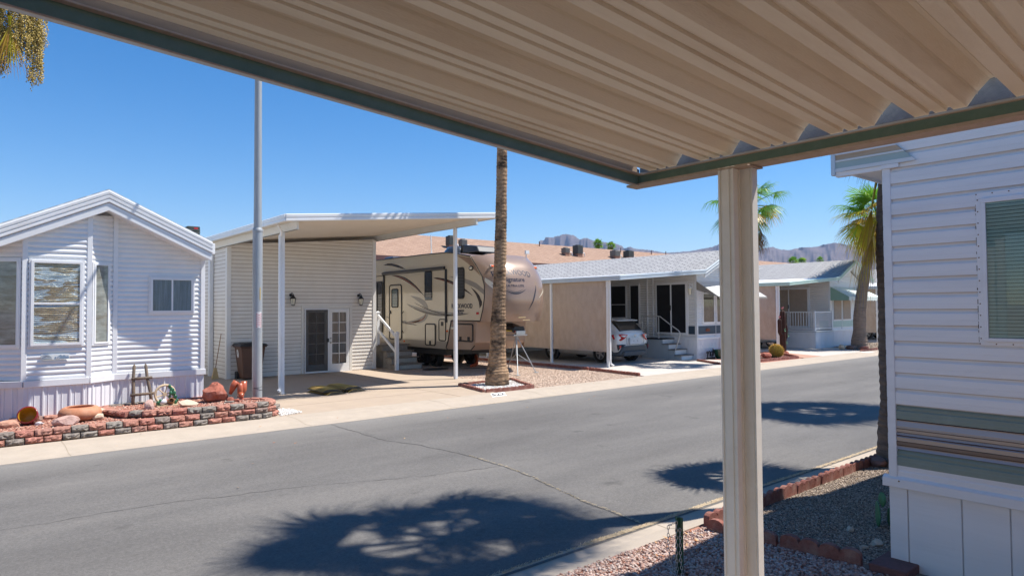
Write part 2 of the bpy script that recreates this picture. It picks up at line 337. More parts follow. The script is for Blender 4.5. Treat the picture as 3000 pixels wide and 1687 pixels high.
sc.cycles.max_bounces = 8; sc.cycles.diffuse_bounces = 5; sc.cycles.transparent_max_bounces = 16

# ------------------------------------------------------------------ ground
b = B(); b.faces([(-3000,-3000,-.06),(6300,-3000,-.06),(6300,6300,-.06),(-3000,6300,-.06)], [(0,1,2,3)]); struct('ground', b, dirtm)
ROAD0, ROAD1 = 4.17, 11.58
def grid(b, x0, x1, y0, y1, z, nx, ny):
    P = [(x0+(x1-x0)*i/nx, y0+(y1-y0)*j/ny, z) for j in range(ny+1) for i in range(nx+1)]
    b.faces(P, [(j*(nx+1)+i, j*(nx+1)+i+1, (j+1)*(nx+1)+i+1, (j+1)*(nx+1)+i) for j in range(ny) for i in range(nx)])
b = B(); grid(b, -60, 160, ROAD0-.06, ROAD1+.06, -.012, 1, 1); road = struct('road', b, asph)
def strip(b, pts, w0, z):
    P = []
    for i, p in enumerate(pts):
        p = Vector(p[:2]); q = Vector(pts[min(i+1, len(pts)-1)][:2]); o = Vector(pts[max(i-1, 0)][:2]); t = (q-o).normalized(); n = Vector((-t.y, t.x)); ww = w0*U(.5,1.3)
        P += [(p.x+n.x*ww/2, p.y+n.y*ww/2, z), (p.x-n.x*ww/2, p.y-n.y*ww/2, z)]
    b.faces(P, [(2*i, 2*i+1, 2*i+3, 2*i+2) for i in range(len(pts)-1)])
def wig(pts, step=.1, amp=.02):
    o = []
    for a, c in zip(pts[:-1], pts[1:]):
        a = Vector(a); c = Vector(c); n = max(1, int((c-a).length/step))
        for i in range(n): p = a.lerp(c, i/n); o.append((p.x+U(-amp,amp), p.y+U(-amp,amp)))
    o.append(tuple(pts[-1])); return o
crackm = M('crack_tar', (.085,.08,.075), .9, .2, 20)
b = B()
C1 = [(5.29,11.52),(5.29,10.31),(5.3,9.52),(5.52,8.86),(5.65,7.78),(5.63,6.9),(5.53,6.24),(5.27,5.16),(5.22,4.63),(5.15,4.24)]
strip(b, wig(C1), .015, -.0085)
strip(b, wig([(-3,8.3),(.35,8.14),(1.67,8.09),(3.24,7.72),(4.58,7.19),(5.6,6.96)], .12, .03), .009, -.0085)
strip(b, wig([(11.2,11.5),(11.9,10.7),(13.2,10.1),(15.4,9.7)], .15, .03), .009, -.0085)
struct('road_crack', b, crackm, road)
# straw caught in the near gutter line and the crack
b = B()
def strawline(pts, n, w0, z):
    for _ in range(n):
        k = random.randrange(len(pts)-1); t = random.random(); a = Vector(pts[k]); c = Vector(pts[k+1]); p = a.lerp(c, t)
        x = p.x+U(-w0,w0); y = p.y+U(-w0,w0); an = math.atan2((c-a).y, (c-a).x)+U(-.9,.9); l = U(.015,.05); d = Vector((math.cos(an), math.sin(an))); nn = Vector((-d.y, d.x))*.0022; b.cur = random.random()
        b.face([(x+nn.x, y+nn.y, z+U(0,.006)), (x-nn.x, y-nn.y, z), (x+d.x*l, y+d.y*l, z+U(.002,.012))])
strawline([(1.5,4.15),(4.3,4.17),(5.2,4.15),(6.5,4.17),(8.4,4.14),(10.4,4.15),(12,4.15)], 4300, .026, -.004)
strawline(C1[4:], 420, .014, -.006)
strawline([(6.5,11.62),(8,11.6),(9.5,11.62),(12,11.61)], 500, .03, -.006)
o = struct('dry_grass', b, straw, kind='stuff', fix=False)
# gutters and kerbs: one profile swept along x
def kerb(name, prof, x0, x1, mat):
    b = B(); P = [(x, y, z) for x in (x0, x1) for y, z in prof]; n = len(prof)
    b.faces(P, [(i, i+1, n+i+1, n+i) for i in range(n-1)]); return struct(name, b, mat)
kf = kerb('kerb', [(11.57,-.03),(11.57,-.008),(11.85,-.02),(12.02,-.004),(12.2,.022),(12.35,.03),(12.78,.03),(12.78,-.04)], -60, 160, concrete)
kn = kerb('kerb', [(4.18,-.03),(4.18,-.01),(4.0,-.022),(3.9,.0),(3.8,.014),(3.78,.014),(3.78,-.05)], -60, 160, concrete)
b = B()
def kj(xs, prof):
    for x in xs:
        P = []
        for y, z in prof: P += [(x,y,z+.002),(x+.011,y,z+.002)]
        b.faces(P, [(2*i, 2*i+1, 2*i+3, 2*i+2) for i in range(len(prof)-1)])
kj((-1.8, 1.3, 4.95, 8.2, 10.9, 14.6, 18.3, 22, 25.7, 29.4, 33.1), [(11.6,-.009),(11.85,-.02),(12.02,-.004),(12.2,.022),(12.35,.03),(12.77,.03)])
kj((2.4, 5.25, 8.9, 12.6), [(4.16,-.01),(4.0,-.022),(3.9,0),(3.79,.014)])
struct('kerb_joint', b, M('joint_dirt', (.33,.27,.2), .95), kf)
def slab(name, poly, z, mat, parent=None, t=.08):
    b = B(); b.prism([(x, y, z-t) for x, y in poly], (0,0,t)); return struct(name, b, mat, parent)
# lots on the far side, left to right
slab('gravel_lot', [(-40,12.78),(11.3,12.78),(11.3,45),(-40,45)], .0, pinkfine)
drv = slab('driveway', [(4.6,12.785),(10.15,12.785),(10.35,14.4),(11.42,14.7),(11.45,16.3),(11.6,19.4),(11.6,34),(4.2,34),(4.2,15.2)], .03, slabtan)
b = B()
b.box(5.2,11.4,15.35,15.362,.0,.0325); b.box(9.1,9.112,12.8,20.6,.0,.0327); b.box(5.2,10,14.0,14.006,.0,.032)
struct('slab_joint', b, M('joint_dark', (.25,.19,.14), .95), drv)
slab('gravel_lot', [(11.3,12.78),(15.8,12.78),(16.15,15),(16.15,45),(11.3,45)], .012, pinkfine)
slab('driveway', [(15.85,12.785),(22.6,12.785),(22.6,14.6),(22.4,15.4),(22.4,34),(16.25,34),(16.25,15)], .03, slabwhite)
slab('gravel_lot', [(22.4,12.78),(27.2,12.78),(28.2,15.3),(28.2,45),(22.4,45)], .012, redsoil)
slab('driveway', [(27.2,12.785),(31.2,12.785),(33.5,15.2),(33.5,34),(28.2,34),(28.2,15.3)], .03, slabwhite)
slab('driveway', [(25.72,12.785),(27.2,12.785),(28.25,15.3),(28.2,15.9),(27.6,15.0)], .034, M('brown_paving', (.42,.24,.17), .9, .1, 4, bump=.3))
slab('gravel_lot', [(31.2,12.782),(39.5,12.782),(39.5,45),(33.5,45),(33.5,15.2)], .012, greysoil)
slab('driveway', [(39.5,12.785),(44.7,12.785),(44.7,34),(39.5,34)], .03, slabwhite)
slab('gravel_lot', [(44.7,12.78),(120,12.78),(120,45),(44.7,45)], .0, pinkfine)
# near side
slab('gravel_bed', [(-20,-12),(5.58,-12),(5.58,3.782),(-20,3.782)], .0, redsoil)
slab('driveway', [(-8,-12),(3.0,-12),(3.0,2.9),(3.25,3.3),(3.3,3.78),(-8,3.78)], .03, concrete)
slab('gravel_bed', [(5.6,-12),(60,-12),(60,3.782),(5.6,3.782)], .004, greysoil)
stones('gravel', [(3.3,1.0),(5.56,1.0),(5.56,2.3),(5.66,2.9),(5.55,3.7),(5.4,3.74),(4.2,3.8),(3.4,3.8),(3.32,3.35)], 30000, .014, .04, .005, pinkst)
stones('gravel', [(5.7,2.0),(11,1.9),(13,3.68),(10,3.7),(6.2,3.68),(5.6,3.6)], 62000, .01, .024, .006, greyst)
stones('gravel', [(11.35,12.8),(15.8,12.8),(16.05,14),(16.1,22),(11.6,22),(11.4,16.3),(12.2,14.8)], 26000, .012, .032, .012, MR('pink_fine_stone', [(0,(.4,.27,.2)),(.6,(.56,.43,.34)),(1,(.68,.57,.46))], .9, .2, .2, 70))
# kerb number: white plate with grey digits painted on the kerb
b = B(); b.face([(9.58,12.2,.0265),(10.02,12.2,.0265),(10.36,12.72,.0345),(9.93,12.72,.0345)]); pl = struct('number_plate', b, M('plate_paint', (.72,.71,.68), .8, .06, 10, bump=.2), kf)
tb = text_mesh('522', .46, .001, 0, .012); T = B()
for (x, y, z) in tb.v: T.v.append((9.96 + x*.55 + y*.6, 12.46 + y*1.0, .034 + z))
T.f = tb.f; T.r = tb.r; struct('digits', T, M('digit_paint', (.13,.13,.13), .8, .3, 30), pl, fix=False)

# ------------------------------------------------------------------ mountains (real ridges, about 4.5 km away)
prof = [(60,.02),(52,.035),(49.2,.05),(48.6,.0828),(47.8,.0951),(47.62,.1017),(47.27,.1017),(47.21,.1063),(46.44,.1056),(46.38,.1077),(46.0,.1076),(45.79,.1101),(45.35,.1105),(44.77,.1088),(44.33,.103),(44.18,.1019),(43.83,.1044),(43.6,.1038),(43.16,.1005),(42.15,.0976),(41.28,.0953),(40.65,.0914),(40.48,.0873),(39.97,.0896),(39.57,.0864),(38.43,.0844),(37.03,.0793),(35.08,.0809),(33.17,.0863),(32.76,.0895),(31.83,.0825),(29.88,.0799),(29.34,.0809),(28.82,.083),(28.57,.0833),(28.19,.0797),(27.43,.0777),(26.55,.0809),(25.69,.0807),(25.2,.0817),(24.96,.0834),(23.99,.0854),(23.4,.0826),(22.36,.0784),(21.22,.0738),(18.36,.0691),(14.28,.0674),(5,.05),(-5,.02)]
from mathutils import noise as MN
def ridge(name, a0, a1, D, depth, steps, pr, mat, cliff):
    b = B(); A = np.linspace(a0, a1, steps); pa = np.array([p[0] for p in pr])[::-1]; ph = np.array([p[1] for p in pr])[::-1]
    S = [-1,-.86,-.72,-.6,-.48,-.38,-.3,-.2,-.14,-.1,-.06,-.03,0,.05,.2,.5,1]
    hs = {-1:0,-.86:.08,-.72:.17,-.6:.26,-.48:.36,-.38:.44,-.3:.5,-.2:.58,-.14:.64,-.1:.72,-.06:.85,-.03:.95,0:1,.05:.97,.2:.8,.5:.45,1:0} if cliff else {k: max(0, 1-abs(k)**.8) for k in S}
    P = []
    for s in S:
        for a in A:
            h = np.interp(a, pa, ph); h += .0009*MN.noise(Vector((a*6, 0, 1)))+.0006*MN.noise(Vector((a*19, 0, 3)))
            kk = min(1, max(0, (a-38.5)/1.5)); hz = hs[s]*kk + (1-kk)*max(0, 1-abs(s)**1.05); g = 1 + (.5*MN.noise(Vector((a*1.6, s*3.5, 0))) + .32*MN.noise(Vector((a*4, s*9, 5))) + .1*MN.noise(Vector((a*9, s*19, 9))))*(1-hz)*min(1, hz*5)
            r = D + s*depth + 130*MN.noise(Vector((a*1.3, s, 8)))*(s < 0) + 25*MN.noise(Vector((a*5, s*4, 4)))*(-1 < s < 0)
            P.append((r*math.cos(R(a)), r*math.sin(R(a)), -1 + (h*D+1)*hz*g))
    n = len(A); b.faces(P, [(j*n+i, j*n+i+1, (j+1)*n+i+1, (j+1)*n+i) for j in range(len(S)-1) for i in range(n-1)])
    return struct(name, b, mat, smooth=True)
rockm = M('desert_rock', (.13,.105,.1), .95, .35, .006, bump=.6, bscale=.02, spec=.1, stretch=(1,1,5), dirt=(.07,.062,.06), dscale=.004, damt=.8)
ridge('mountains', -4, 60, 4500, 1500, 900, prof, rockm, True)
# the air between here and the mountains
b = B(); b.box(-3100, 6400, -3100, 6400, -2, 700)
hm = bpy.data.materials.new('haze_air'); hm.use_nodes = True; hn = hm.node_tree; hn.nodes.clear()
pv = hn.nodes.new('ShaderNodeVolumePrincipled'); pv.inputs['Color'].default_value = (.5,.66,1,1); pv.inputs['Density'].default_value = .00009; pv.inputs['Anisotropy'].default_value = 0
ho = hn.nodes.new('ShaderNodeOutputMaterial'); hn.links.new(pv.outputs[0], ho.inputs['Volume'])
HAZE = True
if HAZE:
    struct('haze', b, hm, kind='stuff')

# ------------------------------------------------------------------ walls, windows, roofs
LAP = [(0,.002),(0,.014),(1,.002)]                      # plain lap
DUTCH = [(0,.004),(.0,.018),(.05,.021),(.30,.022),(.33,.0205),(.36,.022),(.74,.021),(.80,.014),(.90,.006),(1,.004)]
ROUND = [(0,.0),(.04,.010),(.12,.016),(.3,.019),(.5,.017),(.66,.010),(.8,.003),(.9,.001),(1,.0)]
def siding(b, ax, c, out, ext, z0, z1, pitch, prof=LAP):
    """horizontal boards on the plane ax=c; ext(z) -> (u0, u1) or None"""
    def P(u, o, z): return (u, c+out*o, z) if ax == 'y' else (c+out*o, u, z)
    n = int(math.ceil((z1-z0)/pitch - 1e-6))
    for k in range(n):
        for (t0, o0), (t1, o1) in zip(prof[:-1], prof[1:]):
            za = min(z1, z0+(k+t0)*pitch); zb = min(z1, z0+(k+t1)*pitch); ea = ext(za); eb = ext(zb)
            if ea is None or (za == zb and t0 != t1): continue
            if eb is None: eb = ((ea[0]+ea[1])/2,)*2
            b.face([P(ea[0],o0,za), P(ea[1],o0,za), P(eb[1],o1,zb), P(eb[0],o1,zb)])
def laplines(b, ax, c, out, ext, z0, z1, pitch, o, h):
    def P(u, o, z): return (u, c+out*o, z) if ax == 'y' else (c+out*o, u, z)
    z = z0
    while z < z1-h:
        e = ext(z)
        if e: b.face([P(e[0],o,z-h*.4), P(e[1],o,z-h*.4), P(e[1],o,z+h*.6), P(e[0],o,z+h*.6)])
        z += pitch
def rect(u0, u1): return lambda z: (u0, u1)
def gable(u0, u1, ze, slope):
    c = (u0+u1)/2
    def f(z):
        if z <= ze: return (u0, u1)
        h = (z-ze)/slope
        return None if u0+h >= c else (u0+h, u1-h)
    return f
def W(ax, c, out, u0, u1, z0, z1, o0, o1):
    """box on a wall plane"""
    a, d = sorted((c+out*o0, c+out*o1))
    return (u0, u1, a, d, z0, z1) if ax == 'y' else (a, d, u0, u1, z0, z1)
def window(parent, ax, c, out, u0, u1, z0, z1, fw_=.045, bars=(), vbars=(), glass=None, frame=None, name='window', flange=.03, d=.035, inner=True, sub=None):
    fr = B(); g = d
    for q in ((u0-flange,u1+flange,z1,z1+flange),(u0-flange,u1+flange,z0-flange,z0),(u0-flange,u0,z0,z1),(u1,u1+flange,z0,z1)):
        fr.box(*W(ax,c,out,*q,.0,.024))
    for q in ((u0,u1,z1-fw_,z1),(u0,u1,z0,z0+fw_),(u0,u0+fw_,z0+fw_,z1-fw_),(u1-fw_,u1,z0+fw_,z1-fw_)):
        fr.box(*W(ax,c,out,*q,.0,g+.006))
    for z in bars: fr.box(*W(ax,c,out,u0+fw_,u1-fw_,z-fw_*.35,z+fw_*.35,.0,g+.002))
    for u in vbars: fr.box(*W(ax,c,out,u-fw_*.4,u+fw_*.4,z0+fw_,z1-fw_,.0,g+.003))
    o = part(name, fr, frame or trimw, parent, bev=.003)
    pn = B(); pn.box(*W(ax,c,out,u0+fw_,u1-fw_,z0+fw_,z1-fw_,.012,.024)); p2 = part('pane', pn, glass or dglass, o)
    return o
def corrug(b, ax, c, out, u0, u1, z0, z1, pitch=.16, d=.014):
    """vertical ribbed skirting"""
    def P(u, o, z): return (u, c+out*o, z) if ax == 'y' else (c+out*o, u, z)
    pr = [(0,0),(.32,0),(.37,d),(.47,d),(.52,0),(.76,0),(.80,d*.5),(.83,0),(1,0)]; u = u0
    pts = []
    while u < u1-1e-6:
        for t, o in pr[:-1]:
            if u+t*pitch < u1: pts.append((u+t*pitch, o))
        u += pitch
    pts.append((u1, 0))
    for (a, o0), (e, o1) in zip(pts[:-1], pts[1:]): b.face([P(a,o0,z0), P(e,o1,z0), P(e,o1,z1), P(a,o0,z1)])
RIB3 = [(0,0),(.03,0),(.045,.012),(.045,.05),(.03,.065),(.03,.075),(.048,.085),(.05,.13),(.03,.142),(.03,.152),(.048,.162),(.05,.205),(.03,.218),(.03,.24),(0,.24)]
RIB2 = [(0,0),(.03,0),(.045,.012),(.045,.06),(.03,.075),(.03,.085),(.048,.095),(.05,.155),(.03,.17),(.0,.17)]
def roof_gable(parent, x0, x1, y0, y1, ze, slope, over, mat, th=.05):
    """two slopes, ridge along y"""
    c = (x0+x1)/2; h = (c-(x0-over))*slope; b = B(); zt = ze
    for s in (-1, 1):
        xe = c + s*(c-x0+over)
        b.prism([(xe,y0,zt),(c,y0,zt+h),(c,y1,zt+h),(xe,y1,zt)], (0,0,th))
    return part('roof', b, mat, parent)

# ================================================================== LEFT HOUSE
LH = thing('mobile_home', 'white park home with a bay window behind the brick planter at the far left', 'mobile home', (2.12, 14.6, 0))
YW, YB, x0, x1, yr, slp = 14.62, 14.3, .35, 3.92, 14.18, .475
cx_ = (x0+x1)/2; ZE = 3.19
b = B(); siding(b, 'y', YW, -1, lambda z: (2.30, x1) if z <= 3.15 else (None if z > 3.98 else (2.30, max(2.30, x1-(z-3.15)/slp))), .89, 3.92, .0935, ROUND)
b.box(x0+.0, x1-.01, YW+.005, YW+.12, .1, 3.15); b.prism([(x0,YW+.005,3.15),(x1-.01,YW+.005,3.15),(cx_,YW+.005,3.15+(cx_-x0)*slp)], (0,.1,0))
wl = part('wall', b, white, LH, smooth=2)
# bay: centre panel and angled returns, siding sheets built flat then folded
def bay_panel(p0, p1, z0, ztop):
    b = B(); p0 = Vector(p0); p1 = Vector(p1); L = (p1-p0).length; t = (p1-p0)/L; n = Vector((t.y, -t.x))
    t2 = B(); siding(t2, 'y', 0, -1, lambda z: (0, L) if z <= min(ztop) else ((0 if ztop[0] >= z else L*(z-ztop[0])/(ztop[1]-ztop[0])), (L if ztop[1] >= z else L*(z-ztop[0])/(ztop[1]-ztop[0]))), z0, max(ztop)-.005, .0935, ROUND)
    for (u, o, z) in t2.v: q = p0 + t*u - n*o*-1*-1; b.v.append((q.x, q.y, z))
    b.f = t2.f; b.r = t2.r; return b
def ztop(x): return 3.15 + (cx_-abs(x-cx_)-x0)*slp - .0
BL, BR = .90, 1.86
for nm, p0, p1 in (('bay_front', (BL,YB), (BR,YB)), ('bay_side', (BR,YB), (2.29,YW)), ('bay_side', (.42,YW), (BL,YB))):
    b = bay_panel(p0, p1, .89, (ztop(p0[0])-.02, ztop(p1[0])-.02))
    part(nm, b, white, LH, smooth=2)
b = B(); b.prism([(BL+.02,YB+.02,.1),(BR-.02,YB+.02,.1),(2.27,YW+.02,.1),(.44,YW+.02,.1)], (0,0,3.05)); part('bay_core', b, white, LH)
# vertical corner trims
b = B()
for x, y, zt in ((BL, YB-.012, ztop(BL)), (BR, YB-.012, ztop(BR)), (2.32, YW-.026, 3.95), (x1-.03, YW-.026, 3.17), (.40, YW-.026, 3.1)):
    b.box(x-.04, x+.04, y-.012, y+.03, .86, zt-.03)
part('corner_trim', b, trimw, LH, bev=.004)
b = B()
for p0, p1 in (((.28,YW),(BL,YB)),((BL,YB),(BR,YB)),((BR,YB),(2.3,YW)),((2.3,YW),(x1+.03,YW))):
    p0 = Vector(p0); p1 = Vector(p1); t = (p1-p0).normalized(); n = Vector((t.y, -t.x)); a = p0 + n*.05; c = p1 + n*.05
    b.prism([(p0.x,p0.y,.775),(p1.x,p1.y,.775),(c.x,c.y,.775),(a.x,a.y,.775)], (0,0,.115))
part('skirt_band', b, trimw, LH, bev=.006)
b = B()
for p0, p1 in (((.33,YW-.01),(BL,YB-.01)),((BL,YB-.01),(BR,YB-.01)),((BR,YB-.01),(2.3,YW-.01)),((2.3,YW-.01),(x1,YW-.01))):
    p0 = Vector(p0); p1 = Vector(p1); L = (p1-p0).length; t = (p1-p0)/L; n = Vector((t.y, -t.x)); t2 = B(); corrug(t2, 'y', 0, -1, 0, L, 0, .78, .2, .018)
    base = len(b.v)
    for u, o, z in t2.v: q = p0+t*u+n*(-o); b.v.append((q.x, q.y, z))
    b.f += [tuple(i+base for i in f) for f in t2.f]; b.r += t2.r
part('skirting', b, skirtw, LH)
b = B(); b.box(x0, x1-.002, YW+.13, 26, .0, 3.12); part('side_wall', b, white2, LH)
# side wall towards the tall shed, lap siding
b = B(); siding(b, 'x', x1, 1, rect(YW+.1, 26), .8, 3.15, .0935, ROUND); part('side_siding', b, white, LH, smooth=2)
# windows with crumpled foil behind the glass
def MFOIL():
    m, nt, b = _nt('foil_and_blinds'); _set(b, .3, .35, .6)
    tc = N(nt, 'ShaderNodeTexCoord'); mp = N(nt, 'ShaderNodeMapping'); mp.inputs['Scale'].default_value = (1.1, 1, 5); nt.links.new(tc.outputs['Object'], mp.inputs[0])
    n = N(nt, 'ShaderNodeTexNoise', Scale=1.7, Detail=4.0, Distortion=.6); nt.links.new(mp.outputs[0], n.inputs['Vector'])
    r = ramp(nt, [(.3,(.3,.34,.42)),(.42,(.6,.65,.74)),(.47,(.8,.82,.88)),(.52,(.4,.29,.2)),(.6,(.5,.39,.29)),(.7,(.4,.43,.5))]); nt.links.new(n.outputs[0], r.inputs[0])  # blue, white and brown bands colour in reflected sky and ground
    nt.links.new(r.outputs[0], b.inputs['Base Color'])
    wv = N(nt, 'ShaderNodeTexWave', Scale=9.0, Distortion=.6, bands_direction='Z'); nt.links.new(tc.outputs['Object'], wv.inputs['Vector'])
    wv.inputs['Detail'].default_value = 1
    bp = N(nt, 'ShaderNodeBump', Strength=.5, Distance=.02); nt.links.new(wv.outputs[0], bp.inputs['Height'])
    bp2 = N(nt, 'ShaderNodeBump', Strength=.9, Distance=.05); nt.links.new(n.outputs[0], bp2.inputs['Height']); nt.links.new(bp.outputs[0], bp2.inputs['Normal'])
    nt.links.new(bp2.outputs[0], b.inputs['Normal']); return m
foil = MFOIL()
def glazed(parent, ax, c, out, *a, back=foil, **k):
    o = window(parent, ax, c, out, *a, glass=back, **k); u0, u1, z0, z1 = a[:4]; f_ = k.get('fw_', .045)
    p = B(); p.box(*W(ax,c,out,u0+f_,u1-f_,z0+f_,z1-f_,.027,.031)); part('glass', p, PANE, o); return o
glazed(LH, 'y', YB-.018, -1, .985, 1.75, 1.49, 2.99, bars=(2.23,))
def angled_window(parent, p0, p1, a, c, z0, z1):
    """window on a folded bay side"""
    p0 = Vector(p0); p1 = Vector(p1); t = (p1-p0).normalized(); n = Vector((t.y, -t.x))
    def fold(b):
        o = B(); o.f = b.f; o.r = b.r
        for u, y, z in b.v: q = p0 + t*u + n*(-y); o.v.append((q.x, q.y, z))
        return o
    fr = B()
    for q in ((a-.03,c+.03,z1,z1+.03),(a-.03,c+.03,z0-.03,z0),(a-.03,a,z0,z1),(c,c+.03,z0,z1)): fr.box(*W('y',0,-1,*q,.015,.04))
    for q in ((a,c,z1-.03,z1),(a,c,z0,z0+.03),(a,a+.03,z0+.03,z1-.03),(c-.03,c,z0+.03,z1-.03)): fr.box(*W('y',0,-1,*q,.015,.05))
    o = part('window', fold(fr), trimw, parent); pn = B(); pn.box(*W('y',0,-1,a+.03,c-.03,z0+.03,z1-.03,.02,.032)); part('pane', fold(pn), M('side_foil', (.42,.39,.37), .45, .5, 3, stretch=(1,1,4), dirt=(.22,.15,.1), dscale=2, damt=.9), o)
    pn = B(); pn.box(*W('y',0,-1,a+.03,c-.03,z0+.03,z1-.03,.036,.04)); part('glass', fold(pn), PANE, o)
angled_window(LH, (BR,YB), (2.29,YW), .07, .40, 1.49, 2.97)
angled_window(LH, (.42,YW), (BL,YB), .06, .50, 1.49, 2.99)
curt = M('sheer_curtain', (.3,.33,.36), .8, .35, 3, stretch=(12,1,.6), dirt=(.12,.12,.12), dscale=2, damt=.6)
glazed(LH, 'y', YW-.018, -1, 2.92, 3.70, 2.05, 2.74, fw_=.04, vbars=(3.31,), back=curt)
# roof with ribbed gable boards
roof_gable(LH, x0, x1+.0, yr+.0, 26, 3.45-.0, slp, .0, shg)
b = B(); ap = (cx_, yr, 3.44+(cx_-x0)*slp)
for e in ((x0-.03, yr, 3.44-.015), (x1+.03, yr, 3.44-.015)): b.sweep([(a, z-.19) for a, z in RIB3], [e, ap], (0,-1,0))
part('gable_fascia', b, white, LH, smooth=2)
b = B()
for e in ((x0-.02, yr, 3.44-.01), (x1+.02, yr, 3.44-.01)): b.sweep([(-.02,-.345),(.012,-.345),(.024,-.335),(.024,-.20),(-.02,-.20)], [e, ap], (0,-1,0))
part('barge_board', b, white, LH)
b = B()
for s in (-1, 1):
    xe = cx_ + s*(cx_-x0-.02); b.prism([(xe,yr+.022,3.12),(cx_,yr+.022,3.12+(cx_-x0)*slp),(cx_,YW+.3,3.12+(cx_-x0)*slp),(xe,YW+.3,3.12)], (0,0,.02))
part('soffit', b, trimw, LH)
b = B(); b.box(x1+.0, x1+.09, yr+.0, 26, 3.22, 3.44); b.box(x0-.09, x0, yr+.0, 26, 3.22, 3.44); part('gutter', b, white, LH, bev=.012)
b = B(); b.box(1.14,1.56,YB-.045,YB-.032,1.24,1.335); sg = part('sign_plate', b, M('sign_white', (.66,.7,.7), .5, .04), LH, bev=.004)
b = B(); y_ = YB-.047
b.face([(1.335,y_,1.245),(1.555,y_,1.245),(1.555,y_,1.285),(1.53,y_,1.3),(1.51,y_,1.292),(1.48,y_,1.315),(1.455,y_,1.298),(1.43,y_,1.322),(1.40,y_,1.3),(1.37,y_,1.285),(1.345,y_,1.29)])
part('mountain_mark', b, M('sign_blue', (.2,.28,.38), .6), sg)
b = B()
for a, c in (((1.16,1.27),(1.22,1.31)),((1.22,1.31),(1.27,1.275)),((1.19,1.285),(1.25,1.32)),((1.25,1.32),(1.3,1.28)),((1.17,1.262),(1.31,1.262)),((1.19,1.25),(1.29,1.25))):
    b.tube([(a[0],y_,a[1]),(c[0],y_,c[1])], .0028, 4)
part('line_drawing', b, M('sign_grey', (.28,.33,.33), .6), sg)
tb = text_mesh('RV', .05, .001, .2); T = B(); T.v = [(1.385+x, y_-.002-z, 1.264+y) for x, y, z in tb.v]; T.f = tb.f; T.r = tb.r; part('lettering', T, trimw, sg, fix=False)

# ------------------------------------------------------------------ brick planter in front of it
blk = MR('split_face_block', [(0,(.5,.22,.17)), (.35,(.54,.27,.2)), (.6,(.46,.24,.19)), (.72,(.3,.25,.215)), (1,(.34,.3,.26))], .95, .15, .5, 22, 1.0, 60)
PW = thing('planter_wall', 'low curved planter wall of red and charcoal split-face blocks', 'retaining wall', (2.5, 12.9, 0))
def walk(pts, step):
    """points every step along a polyline"""
    out = []; d = 0; acc = 0
    segs = [(Vector(a), Vector(c)) for a, c in zip(pts[:-1], pts[1:])]; tot = sum((c-a).length for a, c in segs); s = 0
    while s < tot:
        q = s
        for a, c in segs:
            L = (c-a).length
            if q <= L: out.append((a.lerp(c, q/L), (c-a).normalized())); break
            q -= L
        s += step
    return out
def arc(cx, cy, r, a0, a1, n=10): return [(cx+r*math.cos(R(a0+(a1-a0)*i/n)), cy+r*math.sin(R(a0+(a1-a0)*i/n))) for i in range(n+1)]
def course(path, z, h, shift, depth=.16, wdt=.243):
    b = B(); 
    for i, (p, t) in enumerate(walk(path, wdt)):
        n = Vector((t.y, -t.x)); b.cur = random.random(); q = p + t*(shift*wdt)
        L = wdt*.485; top = []; bot = []
        # split face: front vertices jittered on a small grid
        nx, nz = 6, 4; G = []
        for k in range(nz+1):
            for j in range(nx+1):
                ed = (j in (0, nx)) or (k in (0, nz)); o = (.0 if ed else .026+U(-.02,.02)) + (U(-.005,.005))
                u = -L + 2*L*j/nx; zz = z + .004 + (h-.008)*k/nz
                v = q + t*(u*(.97 if ed else 1)) + n*o; G.append((v.x, v.y, zz))
        b.faces(G, [(k*(nx+1)+j, k*(nx+1)+j+1, (k+1)*(nx+1)+j+1, (k+1)*(nx+1)+j) for k in range(nz) for j in range(nx)])
        A = [q - t*L, q + t*L, q + t*L*.9 - n*depth, q - t*L*.9 - n*depth]
        b.faces([(v.x, v.y, z+.004) for v in A] + [(v.x, v.y, z+h-.004) for v in A], [(0,3,2,1),(4,5,6,7),(1,2,6,5),(2,3,7,6),(3,0,4,7)])
    return b
endc = arc(4.42, 13.28, .5, -88, 75, 10)
front = [(-2.2,12.86),(.5,12.84),(2.6,12.80)] + endc
part('block_course', course(front, .03, .1, .0), blk, PW)
part('block_course', course([(p[0]*1.0, p[1]+.035) for p in front[:3]] + arc(4.42,13.29,.47,-88,80,10), .13, .1, .5), blk, PW)
part('block_course', course([(1.98,14.15),(2.08,13.8),(2.22,13.45),(2.55,13.16),(3.0,12.98),(3.5,12.9),(4.4,12.84)] + arc(4.42,13.3,.44,-86,150,14), .23, .1, .2), blk, PW)
part('block_course', course([(.72,14.17),(1.3,14.15),(1.95,14.15)], .17, .1, .4), blk, PW)
part('block_course', course([(2.1,14.4),(3.0,14.47),(3.9,14.49)], .24, .09, .0), blk, PW)
def soilz(x, y): return np.where(inpoly(x, y, UP), .285, .19)
UP = [(2.05,14.2),(2.2,13.6),(2.6,13.2),(3.1,13.02),(3.6,12.95),(4.4,12.9),(4.85,13.3),(4.4,13.85),(3.9,14.5),(2.0,14.5)]
b = B(); b.prism([(-2.2,12.95,.0),(2.6,12.92,0),(4.4,12.9,0),(4.85,13.25,0),(4.5,13.8,0),(3.9,14.5,0),(-2.2,14.5,0)], (0,0,.185)); b.prism([(x, y, .18) for x, y in UP], (0,0,.1))
struct('red_soil', b, redsoil)
stones('lava_rock', [(-1,12.97),(2.6,12.93),(4.4,12.95),(4.78,13.3),(4.35,13.75),(3.95,14.35),(3.9,14.45),(2.0,14.42),(1.9,14.25),(-1,14.25)], 16000, .02, .06, 0, lava, zf=soilz)
stones('white_pebbles', [(4.86,12.85),(5.32,12.95),(5.35,13.5),(5.05,14.0),(4.8,13.9),(4.95,13.4)], 900, .03, .06, .03, whitest)
